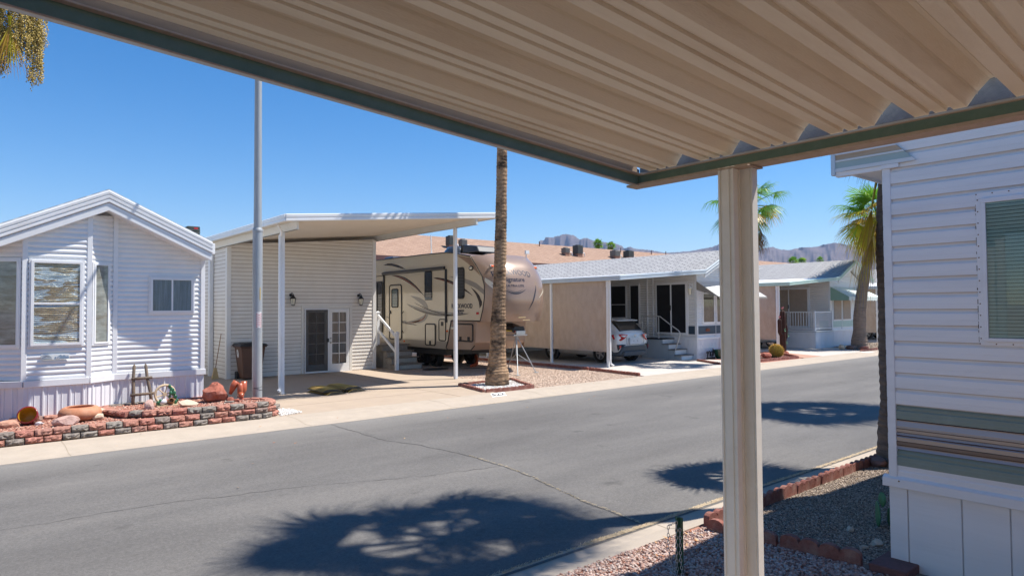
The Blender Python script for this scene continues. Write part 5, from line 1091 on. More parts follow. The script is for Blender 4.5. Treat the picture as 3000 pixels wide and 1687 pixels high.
# ================================================================== HOUSES ACROSS THE ROAD
navy = M('navy_stripe', (.035,.06,.09), .45, .1, 4)
scrd = M('dark_insect_screen', (.014,.015,.018), .35, .4, 3, spec=.5)
sunsc = M('tan_window_screen', (.4,.33,.27), .85, .08, 6, spec=.2)
def home(name, label, X, trim, stripe, front_kind, detail=True, grp=None, Wd=3.55):
    """park home: long wall at X facing -x, gable towards the road at y=15.44, carport on its left"""
    yf, yb = 15.44, 27.5; X1 = X+Wd; c = (X+X1)/2; sl = .46; ze = 3.45; ov = .3; yr = 14.86
    Hh = thing(name, label, 'mobile home', (c, 21, 0), grp)
    b = B(); siding(b, 'y', yf, -1, gable(X, X1, 3.36, sl), .84, 4.2, .1, ROUND); b.box(X+.01,X1-.01,yf+.005,yf+.1,.1,3.3); b.prism([(X,yf+.01,3.3),(X1,yf+.01,3.3),(c,yf+.01,3.3+Wd/2*sl)], (0,.08,0)); part('front_wall', b, white, Hh, smooth=2)
    b = B(); siding(b, 'x', X, -1, rect(yf, yb), .84, 3.36, .1, ROUND); b.box(X+.005,X1-.004,yf+.12,yb,.1,3.36); part('side_wall', b, white2, Hh, smooth=2)
    b = B(); corrug(b, 'y', yf-.012, -1, X-.012, X1, .0, .82, .15, .012); corrug(b, 'x', X-.012, -1, yf-.012, yb, .0, .82, .15, .012); part('skirting', b, skirtw, Hh)
    b = B(); b.box(X-.035,X1+.02,yf-.04,yf-.01,.80,.88); b.box(X-.04,X-.0,yf-.01,yb,.80,.88); b.box(X-.03,X+.05,yf-.035,yf-.02,.88,3.3); b.box(X-.035,X-.02,yf-.035,yf+.06,.88,3.3); b.box(X1-.06,X1+.02,yf-.035,yf-.02,.88,3.3); part('corner_trim', b, trimw, Hh)
    b = B(); b.box(X-.025,X-.0,yf+.07,yf+.52,1.0,1.32); b.box(X+.06,X1-.07,yf-.028,yf-.0,1.0,1.32); part('stripe', b, stripe, Hh)
    # roof
    b = B(); h = (Wd/2+ov)*sl
    for s in (-1, 1):
        xe = c+s*(Wd/2+ov); b.prism([(xe,yr,ze),(c,yr,ze+h),(c,yb+.4,ze+h),(xe,yb+.4,ze)], (0,0,.05))
    part('roof', b, shg, Hh)
    b = B()
    for s in (-1, 1):
        xe = c+s*(Wd/2+ov); e = (xe, yr, ze+.06); a_ = (c, yr, ze+.06+h); b.sweep([(a, z-.20) for a, z in RIB2], [e, a_], (0,-1,0))
    part('gable_fascia', b, trim, Hh, smooth=2)
    b = B()
    for s in (-1, 1):
        xe = c+s*(Wd/2+ov); e = (xe, yr, ze+.05); a_ = (c, yr, ze+.05+h); b.sweep([(-.02,-.30),(.01,-.30),(.02,-.29),(.02,-.20),(-.02,-.20)], [e, a_], (0,-1,0))
        b.prism([(xe,yr+.022,ze-.1),(c,yr+.022,ze-.1+h),(c,yf+.05,ze-.1+h),(xe,yf+.05,ze-.1)], (0,0,.02))
    part('barge_board', b, trimw, Hh)
    # carport roof on the left
    xg = X-5.27; z0, z1 = 3.13, 3.48
    b = B(); b.prism([(xg,14.82,z0-.04),(X-.28,14.82,z1-.04),(X-.28,yb,z1-.04),(xg,yb,z0-.04)], (0,0,.06)); cr = part('carport_roof', b, M('white_roof_pan', (.8,.79,.77), .5, .03, 3), Hh)
    b = B(); b.sweep([(a, z-.13) for a, z in RIB2], [(xg-.02,14.82,z0), (X-.26,14.82,z1)], (0,-1,0)); b.sweep([(a, z-.13) for a, z in RIB2], [(xg,14.79,z0), (xg,yb,z0)], (-1,0,0)); part('carport_fascia', b, trim, Hh, smooth=2)
    for i, y in enumerate((15.44, 18.27, 22.2, 26.5)):
        b = B(); b.box(xg+.04,xg+.12,y-.04,y+.04,.03,z0-.13); p = part('carport_post', b, trimw, Hh, bev=.006)
        if i == 0: b = B(); b.box(xg+.05,xg+.11,y-.12,y-.05,.3,z0-.13); b.tube([(xg+.08,y-.085,.34),(xg+.09,y-.1,.16),(xg+.18,y-.16,.08)], .035, 8); part('downspout', b, white2, p)
    # insect/sun screens hung between the posts
    for y0, y1 in ((15.52,18.2),(18.34,22.13),(22.27,26.4)):
        b = B(); n = 14; m = 8; G = []
        for k in range(m+1):
            for j in range(n+1):
                t = j/n; z = .57+(z0-.13-.57)*k/m; G.append((xg+.08+(.03*math.sin(t*7+k*.5)+.012*math.sin(t*23-k*1.3))*(1-k/m), y0+(y1-y0)*t, z + (.02*math.sin(t*PI) if k == 0 else 0)))
        b.faces(G, [(k*(n+1)+j, k*(n+1)+j+1, (k+1)*(n+1)+j+1, (k+1)*(n+1)+j) for k in range(m) for j in range(n)]); s_ = part('sun_screen', b, screenm, Hh)
        b = B(); b.cyl((xg+.08,y0,.565),(xg+.08,y1,.565),.014,6); part('hem_bar', b, M('screen_hem', (.5,.4,.33), .7), s_)
    return Hh, X, X1, c, yf, xg
# ---- grey roofed home with blue-white trim
btrim = M('blue_white_trim', (.5,.57,.63), .4, .04, 3)
H2, X, X1, c, yf, xg = home('mobile_home', 'grey shingled park home whose carport shelters the white car', 22.39, btrim, navy, 0, Wd=3.3)
window(H2, 'x', X-.005, -1, 18.99, 19.9, 1.35, 3.05, bars=(2.2,), glass=scrd); window(H2, 'x', X-.005, -1, 18.27, 18.80, 1.35, 3.05, glass=scrd); window(H2, 'x', X-.005, -1, 20.1, 20.6, 1.35, 3.05, glass=scrd)
def slider(par, X, y0, y1, z0, z1, gl):
    b = B(); 
    for q in ((y0-.05,y1+.05,z1,z1+.06),(y0-.05,y1+.05,z0-.05,z0),(y0-.05,y0,z0,z1),(y1,y1+.05,z0,z1)): b.box(X-.05,X+.0,*q)
    fr = part('door_frame', b, trimw, par, bev=.003); ym = (y0+y1)/2
    for a, e, o in ((y0,ym+.03,.045),(ym-.03,y1,.075)):
        b = B(); f_ = .05
        for q in ((a,e,z1-f_,z1),(a,e,z0,z0+f_),(a,a+f_,z0+f_,z1-f_),(e-f_,e,z0+f_,z1-f_)): b.box(X-o-.02,X-o+.01,*q)
        d = part('sliding_door', b, trimw, par, bev=.003); b = B(); b.box(X-o-.006,X-o,a+f_,e-f_,z0+f_,z1-f_); part('screen_panel', b, gl, d)
        b = B(); yy = (e-.06) if a == y0 else (a+.06); b.box(X-o-.045,X-o-.02,ym-.02,ym+.02,z0+.95,z0+1.15); part('handle', b, blackp, d)
slider(H2, X-.01, 15.86, 17.35, 1.0, 3.04, scrd)
b = B(); b.box(X-.07,X-.0,17.52,17.56,.88,3.3); b.box(X-.07,X-.0,17.82,17.86,.88,3.3); part('trim_batten', b, trimw, H2)
window(H2, 'y', yf-.005, -1, X+.38, X+1.2, 1.42, 2.98, fw_=.05, bars=(2.62,), glass=M('reflecting_glass', (.06,.06,.055), .04, .8, 2, spec=.9)); window(H2, 'y', yf-.005, -1, X+1.32, X+2.2, 1.42, 2.98, fw_=.05, bars=(2.62,), glass=MATS['reflecting_glass']); window(H2, 'y', yf-.005, -1, X+2.3, X+2.9, 1.42, 2.98, fw_=.05, glass=MATS['reflecting_glass'])
b = B(); b.box(X+1.26,X+1.28,yf-.035,yf-.0,.88,1.4); b.box(X+1.6,X+1.62,yf-.035,yf-.02,3.05,3.9); part('trim_strip', b, trimw, H2)
# striped metal awning
AW = B(); x0a, x1a = X-.05, X+3.48; n = 22
for k in range(n):
    t0 = k/n; t1 = (k+.62)/n; P = lambda t, dz=0: [(x0a, yf-.05-t*1.0, 3.08-t*.62+dz), (x1a, yf-.05-t*1.0, 3.08-t*.62+dz)]
    a = P(t0, .012); e = P(t1, .012); AW.face([a[0], a[1], e[1], e[0]]); 
    f = P((k+1)/n, .0); g = P(t1, -.004); AW.face([g[0], g[1], f[1], f[0]])
aw = part('metal_awning', AW, M('awning_white', (.74,.74,.72), .5, .05), H2, fix=False)
b = B(); b.prism([(x0a-.005,yf-.05,3.08),(x0a-.005,yf-1.05,2.46),(x0a-.005,yf-.05,2.75)], (.01,0,0)); b.prism([(x1a-.005,yf-.05,3.08),(x1a-.005,yf-1.05,2.46),(x1a-.005,yf-.05,2.75)], (.01,0,0)); b.box(x0a,x1a,yf-1.06,yf-1.04,2.40,2.47); part('awning_side', b, M('awning_taupe', (.3,.27,.23), .6), aw)
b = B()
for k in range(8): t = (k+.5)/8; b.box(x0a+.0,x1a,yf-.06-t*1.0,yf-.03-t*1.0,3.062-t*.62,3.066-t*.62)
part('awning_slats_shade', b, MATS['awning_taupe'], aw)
lw = thing('wall_lantern', 'white wall lantern beside the sliding door of the grey roofed home', 'wall lamp', (X-.05,15.63,2.85))
b = B(); b.box(X-.04,X-.015,15.58,15.68,2.8,3.02); b.tube([(X-.04,15.63,2.95),(X-.16,15.63,3.0),(X-.16,15.63,2.9)], .015, 8); b.lathe([(.0,.1),(.09,.0),(.08,-.01),(.0,-.01)], (X-.16,15.63,2.82), 8); part('lamp_body', b, trimw, lw, smooth=2)
b = B(); b.lathe([(.075,0),(.05,-.2),(.03,-.24),(0,-.24)], (X-.16,15.63,2.81), 8); part('lamp_glass', b, lampglass, lw)
b = B(); b.box(X+.62,X+.78,yf-.05,yf-.03,1.1,1.22); b.lathe([(.0,0),(.05,0),(.05,.012),(0,.012)], (X+.6,yf-.03,1.15), 10, Matrix.Rotation(R(90),3,'X')); b.lathe([(.0,0),(.05,0),(.05,.012),(0,.012)], (X+.8,yf-.03,1.15), 10, Matrix.Rotation(R(90),3,'X')); part('wall_plaque', b, M('rust_plaque', (.25,.08,.04), .8), H2)
# steps with iron rail
S2 = thing('entry_steps', 'white panelled steps with curved iron handrail by the sliding doors', 'steps', (21.98,16.5,0.03))
pw = M('step_panel', (.45,.5,.53), .6, .05, 3); tg = M('tread_grey', (.2,.18,.17), .8, .2, 15)
for k, (y0, z) in enumerate(((15.6,.21),(15.9,.42),(16.2,.62),(16.5,.82))):
    b = B(); b.box(21.6,22.36,y0+.02,17.55 if k == 3 else y0+.34,.03,z-.03); part('step_box', b, pw, S2)
    b = B(); b.box(21.56,22.37,y0-.02,17.6 if k == 3 else y0+.32,z-.03,z); part('tread', b, tg if k < 3 else black, S2)
    b = B(); b.box(21.64,22.33,y0+.012,y0+.02,z-.19,z-.035); part('riser', b, trimw, S2)
iron = M('painted_iron', (.5,.49,.46), .5, .15, 20)
b = B(); xr = 21.6
b.tube([(xr,17.55,1.72),(xr,16.75,1.72),(xr,16.6,1.7),(xr,16.1,1.38),(xr,15.75,1.18),(xr,15.66,1.08),(xr,15.68,.95),(xr,15.85,.5),(xr,15.95,.28)], .022, 8); b.cyl((xr,16.68,.7),(xr,16.68,1.7),.016,6); b.cyl((xr,17.52,.82),(xr,17.52,1.72),.02,8); b.cyl((xr,16.68,1.0),(xr,17.52,1.0),.012,6); part('handrail', b, iron, S2, smooth=2)
b = B()
for s in (-1,1):
    b.tube([(xr,17.1,1.66),(xr,17.1+s*.05,1.5),(xr,17.1+s*.13,1.3),(xr,17.1+s*.12,1.15),(xr,17.1+s*.05,1.08),(xr,17.1+s*.03,1.18)], .009, 5); b.tube([(xr,17.1+s*.25,1.6),(xr,17.1+s*.22,1.4),(xr,17.1+s*.3,1.15),(xr,17.1+s*.24,1.06)], .009, 5)
part('scrollwork', b, iron, S2)
b = B(); b.lathe([(0,0),(.12,0),(.2,.1),(.235,.3),(.24,.36),(.215,.36),(.2,.3),(0,.28)], (23.35,15.05,.02), 24, None, False); gp = thing('planter_pot', 'dark green glazed pot in front of the ribbed skirting', 'planter', (23.35,15.05,.02)); part('pot_body', b, M('green_glaze', (.01,.06,.035), .15, .2, 8, coat=.6), gp, smooth=2)
b = B(); b.cyl((23.3,15.05,.3),(23.33,15.05,.85),.008,5); b.tube([(23.4,15.05,.3),(23.45,15.03,.5)], .01, 5); part('stem', b, M('dry_stem', (.25,.13,.1), .9), gp)
b = B()
for pts in ([(22.72,.1),(22.75,.3),(22.74,.2),(22.85,.33),(22.95,.3),(22.98,.12)], [(22.9,.12),(22.92,.26),(23.0,.3)], [(23.05,.1),(23.08,.26),(23.12,.42),(23.16,.3),(23.13,.12)], [(23.0,.3),(23.12,.34),(23.22,.28)], [(22.66,.27),(22.72,.32),(22.8,.26)]):
    b.tube([(x, 15.2, z) for x, z in pts], .022, 5)
b.box(22.68,23.25,15.18,15.22,.03,.09); solo('metal_silhouette', b, blackp, 'black metal animal silhouettes on the ground by the skirting', 'garden ornament', (22.95,15.2,.03))

# ---- cars: lofted bodies
def loft(stations, nsub=2):
    """stations: (y, [(half width, z) ... from bottom to roof centre]) -> closed mirrored shell"""
    b = B(); rings = []
    for y, sec in stations: rings.append([(-w_, y, z) for w_, z in sec] + [(w_, y, z) for w_, z in reversed(sec)])
    b.rings(rings, True, True); return b
def car_suv(name, label, cx, yrear, lights='wide', body=None, cat='car'):
    """crossover seen from behind; rear faces -y. local frame: x centre, y=0 at rear bumper"""
    T = thing(name, label, cat, (cx, yrear, .03), local=True)
    A = lambda y, wb, zb, wm, zm, wt, zt, wr, zr: (y, [(.0,zb),(wb*.8,zb),(wb,zb+.08),(wm,zb+.3),(wm,zm-.12),(wm*.97,zm),(wt,zm+.05),(wr+.0,zr-.06),(wr*.9,zr),(0,zr+.02)])
    st = [A(.02,.72,.36,.80,.92,.70,0,.60,1.02), A(.14,.80,.30,.885,.98,.80,0,.68,1.10), A(.32,.82,.26,.905,1.02,.79,0,.66,1.24), A(.62,.83,.22,.91,1.04,.79,0,.63,1.44), A(1.05,.83,.2,.90,1.03,.80,0,.64,1.53), A(1.8,.83,.2,.895,1.0,.80,0,.64,1.56), A(2.5,.83,.2,.895,.98,.79,0,.62,1.52), A(3.1,.83,.2,.895,.98,.78,0,.62,1.30), A(3.45,.83,.2,.89,.95,.75,0,.68,1.06), A(4.0,.8,.22,.86,.86,.66,0,.58,.95), A(4.3,.68,.3,.74,.72,.5,0,.42,.8)]
    b = loft(st); o = part('body', b, body, T, smooth=True, fix=True); md = o.modifiers.new('sub', 'SUBSURF'); md.levels = 2; md.render_levels = 2
    g = B()
    g.prism([(-.62,.22,1.06),(.62,.22,1.06),(.57,.62,1.42),(-.57,.62,1.42)], (0,-.075,.075)); part('rear_window', g, M('car_glass', (.03,.028,.025), .08, .3, 4, spec=.8), T, bev=.02)
    for s in (-1, 1):
        g = B(); P = [(s*.885,1.0,1.06),(s*.88,3.0,1.06),(s*.72,2.55,1.46),(s*.71,1.3,1.49),(s*.78,.75,1.3)]; g.prism(P, (s*.01,0,0)); part('side_window', g, MATS['car_glass'], T)
    g = B(); g.hexa([(-.58,.3,1.46),(.58,.3,1.46),(.62,1.0,1.53),(-.62,1.0,1.53),(-.56,.32,1.49),(.56,.32,1.49),(.6,1.0,1.58),(-.6,1.0,1.58)]); part('spoiler', g, body, T, bev=.012)
    clad = M('bumper_grey', (.075,.085,.095), .6, .1, 6)
    g = B(); g.hexa([(-.84,.05,.30),(.84,.05,.30),(.87,.42,.28),(-.87,.42,.28),(-.6,-.035,.62),(.6,-.035,.62),(.9,.42,.5),(-.9,.42,.5)]); g.hexa([(-.62,-.03,.26),(.62,-.03,.26),(.7,.3,.24),(-.7,.3,.24),(-.62,-.05,.42),(.62,-.05,.42),(.7,.3,.42),(-.7,.3,.42)]); part('bumper', g, clad, T, bev=.03)
    for s in (-1, 1):
        g = B(); g.prism([(s*.9,.34,.98),(s*.66,.04,1.0),(s*.42,-.02,.98),(s*.55,.0,.86),(s*.72,.03,.78),(s*.905,.24,.84)], (0,-.035,.02)); t_ = part('tail_light', g, redlens, T, bev=.01)
        g = B(); g.prism([(s*.74,.03,.97),(s*.5,-.035,.965),(s*.62,-.02,.90)], (0,-.03,.01)); part('reflector', g, M('clear_lens', (.7,.65,.66), .15), t_)
        g = B(); g.prism([(s*.86,.12,.66),(s*.55,-.04,.66),(s*.74,.02,.58),(s*.84,.08,.46)], (0,-.03,.0)); f_ = part('fog_housing', g, blackp, T)
        g = B(); g.prism([(s*.82,.03,.63),(s*.75,-.0,.63),(s*.80,.03,.5)], (0,-.02,.0)); part('fog_lamp', g, redlens, f_)
    g = B(); g.box(-.3,.3,-.045,-.0,.66,.88); g.box(-.27,.27,-.052,-.045,.69,.85); p_ = part('plate_recess', g, M('recess_white', (.6,.62,.64), .4), T, bev=.006)
    g = B(); g.lathe([(.0,0),(.012,0),(.012,.01),(0,.01)], (-.1,-.053,.78), 8, Matrix.Rotation(R(90),3,'X')); g.lathe([(.0,0),(.012,0),(.012,.01),(0,.01)], (.1,-.053,.78), 8, Matrix.Rotation(R(90),3,'X')); part('plate_screw', g, blackp, p_)
    g = B()
    for a_, c_ in ((.062,.042),(.034,.026)): g.tube([(a_*math.cos(t*PI/10), -.04, .955+c_*math.sin(t*PI/10)) for t in range(21)], .006, 5)
    part('emblem', g, M('chrome', (.6,.6,.62), .12, metal=1), T)
    g = B()
    for pts in ([(-.42,.02,.98),(-.5,-.03,.8),(-.46,-.035,.66),(.46,-.035,.66),(.5,-.03,.8),(.42,.02,.98)],): g.tube(pts, .005, 4)
    part('shut_line', g, seal, T)
    T.scale = (1,1,1.06)
    for y in (.88, 3.52):
        for s in (-1, 1):
            g = B(); g.lathe([(.38,-.02),(.38,.02)], (s*.885,y,.36), 24, Matrix.Rotation(R(90),3,'Y')); part('wheel_arch', g, clad, T)
            t_ = wheel(T, (s*.80,y,.34), .345, .22, spokes=5 if s else 5)
    return T
cw_ = M('car_white', (.68,.68,.67), .25, .03, 3, spec=.6, coat=.6, dirt=(.52,.48,.43), dscale=1.2, damt=.4)
car_suv('parked_car', 'white crossover car parked under the carport behind tan screens', 19.25, 15.98, body=cw_)
# ---- sage trimmed home
H3, X, X1, c, yf, xg = home('mobile_home', 'grey shingled park home with sage green trim and railed porch', 33.8, M('pale_sage_trim', (.47,.62,.55), .4, .04, 3), sage2, 1)
slider(H3, X-.01, 16.5, 18.6, 1.0, 3.0, sunsc)
window(H3, 'x', X, -1, 19.6, 20.4, 1.3, 2.9, bars=(2.0,), glass=dglass)
for i, (a_, e_) in enumerate(((.32,1.22),(1.36,2.3),(2.85,3.4))):
    o = window(H3, 'y', yf-.005, -1, X+a_, X+e_, 1.34, 2.95, fw_=.05, glass=M('green_glass', (.05,.13,.09), .05, .5, 3, spec=.9)); b = B(); b.box(X+a_+.05,X+e_-.05,yf-.07,yf-.045,1.39,2.45); part('sun_shade', b, sunsc, o)
b = B(); b.box(X+1.27,X+1.3,yf-.035,yf-.0,.88,1.3); part('trim_strip', b, trimw, H3)
# porch deck with railing
PD = thing('porch', 'white railed porch deck on the sage trimmed home', 'porch', (32.7,16.8,.03))
b = B(); b.box(31.85,33.74,15.25,19.6,.1,.83); part('deck', b, M('deck_grey', (.45,.46,.47), .7), PD)
b = B(); corrug(b, 'y', 15.24, -1, 31.84, 33.74, .03, .8, .16, .016); b.box(31.82,31.845,15.25,19.6,.03,.8); part('deck_skirting', b, skirtw, PD)
b = B(); b.box(31.8,33.76,15.2,19.6,.83,.87); part('deck_edge', b, trimw, PD)
for x, y in ((31.88,15.3),(33.68,15.3),(31.88,17.4),(31.88,19.5)):
    b = B(); b.box(x-.045,x+.045,y-.045,y+.045,.87,1.84); part('rail_post', b, trimw, PD)
b = B(); b.box(31.93,33.63,15.28,15.32,1.76,1.81); b.box(31.93,33.63,15.28,15.32,.95,.99); b.box(31.86,31.9,15.35,19.45,1.76,1.81); b.box(31.86,31.9,15.35,19.45,.95,.99); part('rail', b, trimw, PD)
for k in range(17): b = B(); x = 31.97+k*.096; b.box(x,x+.022,15.29,15.31,.99,1.76); part('baluster', b, trimw, PD)
for k in range(30): b = B(); y = 15.43+k*.135; b.box(31.87,31.89,y,y+.022,.99,1.76); part('baluster', b, trimw, PD)
# canvas awning
CA = thing('canvas_awning', 'mint green scalloped canvas awning over the front windows', 'awning', (35.3,15.4,2.9))
cm = M('mint_canvas', (.68,.75,.69), .8, .06, 5, bump=.2, bscale=200)
b = B(); xa, xb = X+.08, X1-.0
b.hexa([(xa,yf-.03,3.02),(xb,yf-.03,3.02),(xb+.1,yf-.95,2.52),(xa-.1,yf-.95,2.52),(xa,yf-.03,3.05),(xb,yf-.03,3.05),(xb+.1,yf-.97,2.54),(xa-.1,yf-.97,2.54)]); part('canopy', b, cm, CA)
b = B(); n = 44; P = []
for j in range(n+1): t = j/n; P.append((xa-.1+(xb-xa+.2)*t, yf-.97, 2.54))
for j in range(n+1): t = j/n; P.append((xa-.1+(xb-xa+.2)*t, yf-.975, 2.36-.035*abs(math.sin(t*n/4*PI))))
b.faces(P, [(j, j+1, n+2+j, n+1+j) for j in range(n)]); part('valance', b, cm, CA)
b = B(); b.prism([(xa-.02,yf-.03,3.03),(xa-.1,yf-.96,2.53),(xa-.1,yf-.96,2.35),(xa-.02,yf-.03,2.35)], (-.012,0,0)); part('awning_side', b, M('sage_canvas', (.28,.45,.36), .85, .08, 5), CA)
# covered car
b = loft([(0,[(0,.38),(.6,.38),(.78,.42),(.84,.6),(.8,.86),(.6,.95),(0,.97)]), (.35,[(0,.3),(.7,.3),(.88,.36),(.92,.62),(.88,.98),(.66,1.08),(0,1.1)]), (1.1,[(0,.3),(.7,.3),(.9,.36),(.92,.66),(.88,1.05),(.62,1.28),(0,1.32)]), (1.8,[(0,.3),(.7,.3),(.9,.36),(.93,.66),(.86,1.1),(.6,1.46),(0,1.5)]), (2.7,[(0,.3),(.7,.3),(.9,.36),(.93,.66),(.86,1.05),(.6,1.42),(0,1.45)]), (3.6,[(0,.3),(.7,.3),(.9,.36),(.92,.62),(.84,.95),(.66,1.02),(0,1.05)]), (4.5,[(0,.4),(.5,.4),(.7,.45),(.76,.6),(.7,.78),(.5,.84),(0,.86)])])
CC = thing('covered_car', 'car under a loose grey cloth cover beside the railed porch', 'car', (30.55,16.35,.03), local=True)
bm = bmesh.new(); me_ = mesh_from(b, 'cover', M('car_cover_cloth', (.27,.285,.29), .85, .1, 5, bump=.3, bscale=20)); bm.from_mesh(me_); bmesh.ops.subdivide_edges(bm, edges=bm.edges, cuts=4, use_grid_fill=True)
for v in bm.verts:
    k = .03*MN.noise(Vector((v.co.x*3, v.co.y*5, v.co.z*2))) + .022*math.sin(v.co.y*13+v.co.z*3+math.sin(v.co.x*6))*max(0,(1.1-v.co.z)); v.co += v.normal*k
bm.to_mesh(me_); bm.free(); me_.shade_smooth(); o = bpy.data.objects.new('cover', me_); COL.objects.link(o); o.parent = CC; OFF[o.name] = (0,0,0); md = o.modifiers.new('sub','SUBSURF'); md.levels = 1; md.render_levels = 1
for y in (.85,3.6):
    for s in (-1,1): wheel(CC, (s*.74,y,.3), .31, .2, rimm=M('wire_rim', (.6,.6,.6), .2, metal=.9), spokes=12, rr=.7)
# cactus sculpture, barrel cactus, stones
rust = M('rusted_metal', (.06,.026,.018), .8, .4, 12, bump=.5, bscale=60, metal=.3)
CS = thing('cactus_sculpture', 'rusted metal saguaro sculpture with pink blossoms near the tan screen', 'sculpture', (27.5,14.6,.03))
def ribbed(b, pts, rr, n=16):
    pts = [Vector(p) for p in pts]; rings = []
    for i, p in enumerate(pts): rings.append([(p.x+rr[i]*(1 if k % 2 else .78)*math.cos(2*PI*k/n), p.y+rr[i]*(1 if k % 2 else .78)*math.sin(2*PI*k/n), p.z) for k in range(n)])
    b.rings(rings, True, True)
b = B(); ribbed(b, [(27.5,14.6,.03),(27.5,14.6,.8),(27.5,14.6,1.6),(27.5,14.6,1.85),(27.5,14.6,1.93)], [.13,.14,.14,.1,.02]); part('stem', b, rust, CS)
for s, z0, z1 in ((-1,.95,1.55),(1,.75,1.3)):
    b = B(); x = 27.5+s*.25; b.tube([(27.5+s*.1,14.6,z0-.05),(x-.04*s,14.6,z0-.06)], .06, 8); ribbed(b, [(x,14.6,z0-.12),(x,14.6,z0),(x,14.6,z1-.1),(x,14.6,z1-.03),(x,14.6,z1)], [.03,.085,.09,.06,.02]); part('arm', b, rust, CS)
b = B()
for x, z in ((27.47,1.95),(27.55,1.97),(27.25,1.57),(27.6,.95)):
    for k in range(5): a = k*1.26; b.face([(x,14.6,z),(x+.06*math.cos(a),14.6+.06*math.sin(a),z+.07),(x+.04*math.cos(a+.5),14.6+.04*math.sin(a+.5),z+.08)])
part('blossom', b, M('pink_petal', (.6,.2,.22), .6), CS)
b = B()
for x, z in ((27.4,1.05),(27.7,.8),(27.55,.5)):
    for k in range(4): a = k*1.5+x; b.face([(x,14.48,z),(x+.05*math.cos(a),14.45,z+.07*math.sin(a)),(x+.09*math.cos(a+.3),14.44,z+.1*math.sin(a+.3)+.03)])
part('green_leaf', b, M('mint_metal_leaf', (.2,.45,.25), .6), CS)
b = B(); c_ = Vector((25.35,13.75,.02)); rings = []; n = 44
for i in range(13):
    t = i/12; ph = -.35*PI+t*.83*PI; r = .27*math.cos(ph); z = .25+.27*math.sin(ph)
    rings.append([(c_.x+r*(1 if k % 2 else .84)*math.cos(2*PI*k/n), c_.y+r*(1 if k % 2 else .84)*math.sin(2*PI*k/n), c_.z+z) for k in range(n)])
BC = thing('barrel_cactus', 'round golden barrel cactus in the red gravel bed', 'cactus', tuple(c_)); b.rings(rings, True, True); part('body', b, M('cactus_green', (.3,.26,.05), .7, .3, 10), BC)
b = B(); random.seed(3)
for i in range(2,12):
    t = i/12; ph = -.35*PI+t*.83*PI; r = .275*math.cos(ph); z = .25+.275*math.sin(ph)
    for k in range(1,n,2):
        a = 2*PI*k/n; o = c_+Vector((r*math.cos(a), r*math.sin(a), z))
        for q in range(9):
            d = Vector((math.cos(a+U(-1,1)), math.sin(a+U(-1,1)), U(-.3,.9))).normalized()*.07; sdd = d.cross(Vector((0,0,1))).normalized()*.006; b.cur = random.random(); b.face([o+sdd, o-sdd, o+d])
part('spines', b, MR('golden_spine', [(0,(.6,.33,.04)),(1,(.75,.5,.1))], .6, .3, .1, 20, 0), BC, fix=False)
rockthing('dark red rock left of the golden barrel cactus', (24.75,13.85,.02), (.6,.4,.32), 31, rred, .2); rockthing('pinkish rock between the barrel cactus and the rusty sculpture', (26.0,14.05,.02), (.6,.4,.26), 32, rpink, .4)
rockthing('small red rock at the foot of the rusty sculpture', (27.2,14.3,.02), (.3,.22,.18), 33, rred, .9)
for i, (x, y, d_, m_, lab) in enumerate(((31.95,14.05,(.4,.3,.34),rcream,'upright tan rock left of the leaning palm, farthest left'),(32.25,13.7,(.6,.4,.28),M('brown_rock', (.2,.12,.09), .9, .3, 12, bump=.8),'wide dark brown rock left of the leaning palm'),(32.75,14.1,(.35,.3,.2),MATS['brown_rock'],'small brown rock touching the leaning palm trunk'),(32.4,13.25,(.5,.3,.2),rred,'flat orange red rock in front of the leaning palm'),(34.3,14.0,(.7,.4,.18),rred,'flat orange red rock right of the leaning palm'))):
    rockthing(lab, (x,y,.02), d_, 40+i, m_, i*.7)
stones('gravel', [(22.6,13.1),(25.55,13.1),(27.4,14.9),(23.2,14.9)], 3500, .03, .07, .012, MR('dark_red_stone', [(0,(.12,.05,.04)),(.7,(.25,.11,.09)),(1,(.42,.3,.26))], .9, .2, .2, 60))
stones('gravel', [(31.5,13.05),(39.4,13.05),(39.4,15.3),(33.6,15.3)], 4500, .04, .08, .012, greyst)
b = B(); b.face([(30.5,12.05,.0),(31.1,12.05,.0),(31.3,12.55,.036),(30.7,12.55,.036)]); struct('number_plate', B().box(30.6,31.2,12.3,12.7,.031,.0345), MATS['plate_paint'], kf)
# ---- third home beyond and the second white car
H4, X, X1, c, yf, xg = home('mobile_home', 'farthest grey roofed park home mostly hidden behind the leaning palm', 44.75, btrim, navy, 2)
window(H4, 'x', X, -1, 18.4, 19.9, 1.35, 3.0, bars=(2.15,), glass=scrd)
T2 = car_suv('parked_car', 'white sport utility vehicle with red tail light behind the leaning palm', 43.2, 16.25, body=cw_)
for s in (-1,1):
    b = B(); b.tube([(s*.62,.9,1.58),(s*.62,1.0,1.66),(s*.62,2.3,1.66),(s*.62,2.4,1.58)], .02, 6); part('roof_rail', b, blackp, T2)
# white storage shed seen under the trailer
S3 = thing('storage_shed', 'low white siding shed showing under the trailer nose', 'shed', (19.3,25.5,0))
b = B(); siding(b, 'y', 23.9, -1, rect(17.3,22.3), .03, 2.9, .118, LAP); b.box(17.3,22.3,23.92,26.4,.03,2.9); part('wall', b, cream, S3)
b = B(); b.box(17.22,17.3,23.86,24.0,.03,2.95); b.box(19.1,19.3,23.85,23.9,.03,2.9); part('corner_trim', b, trimw, S3)

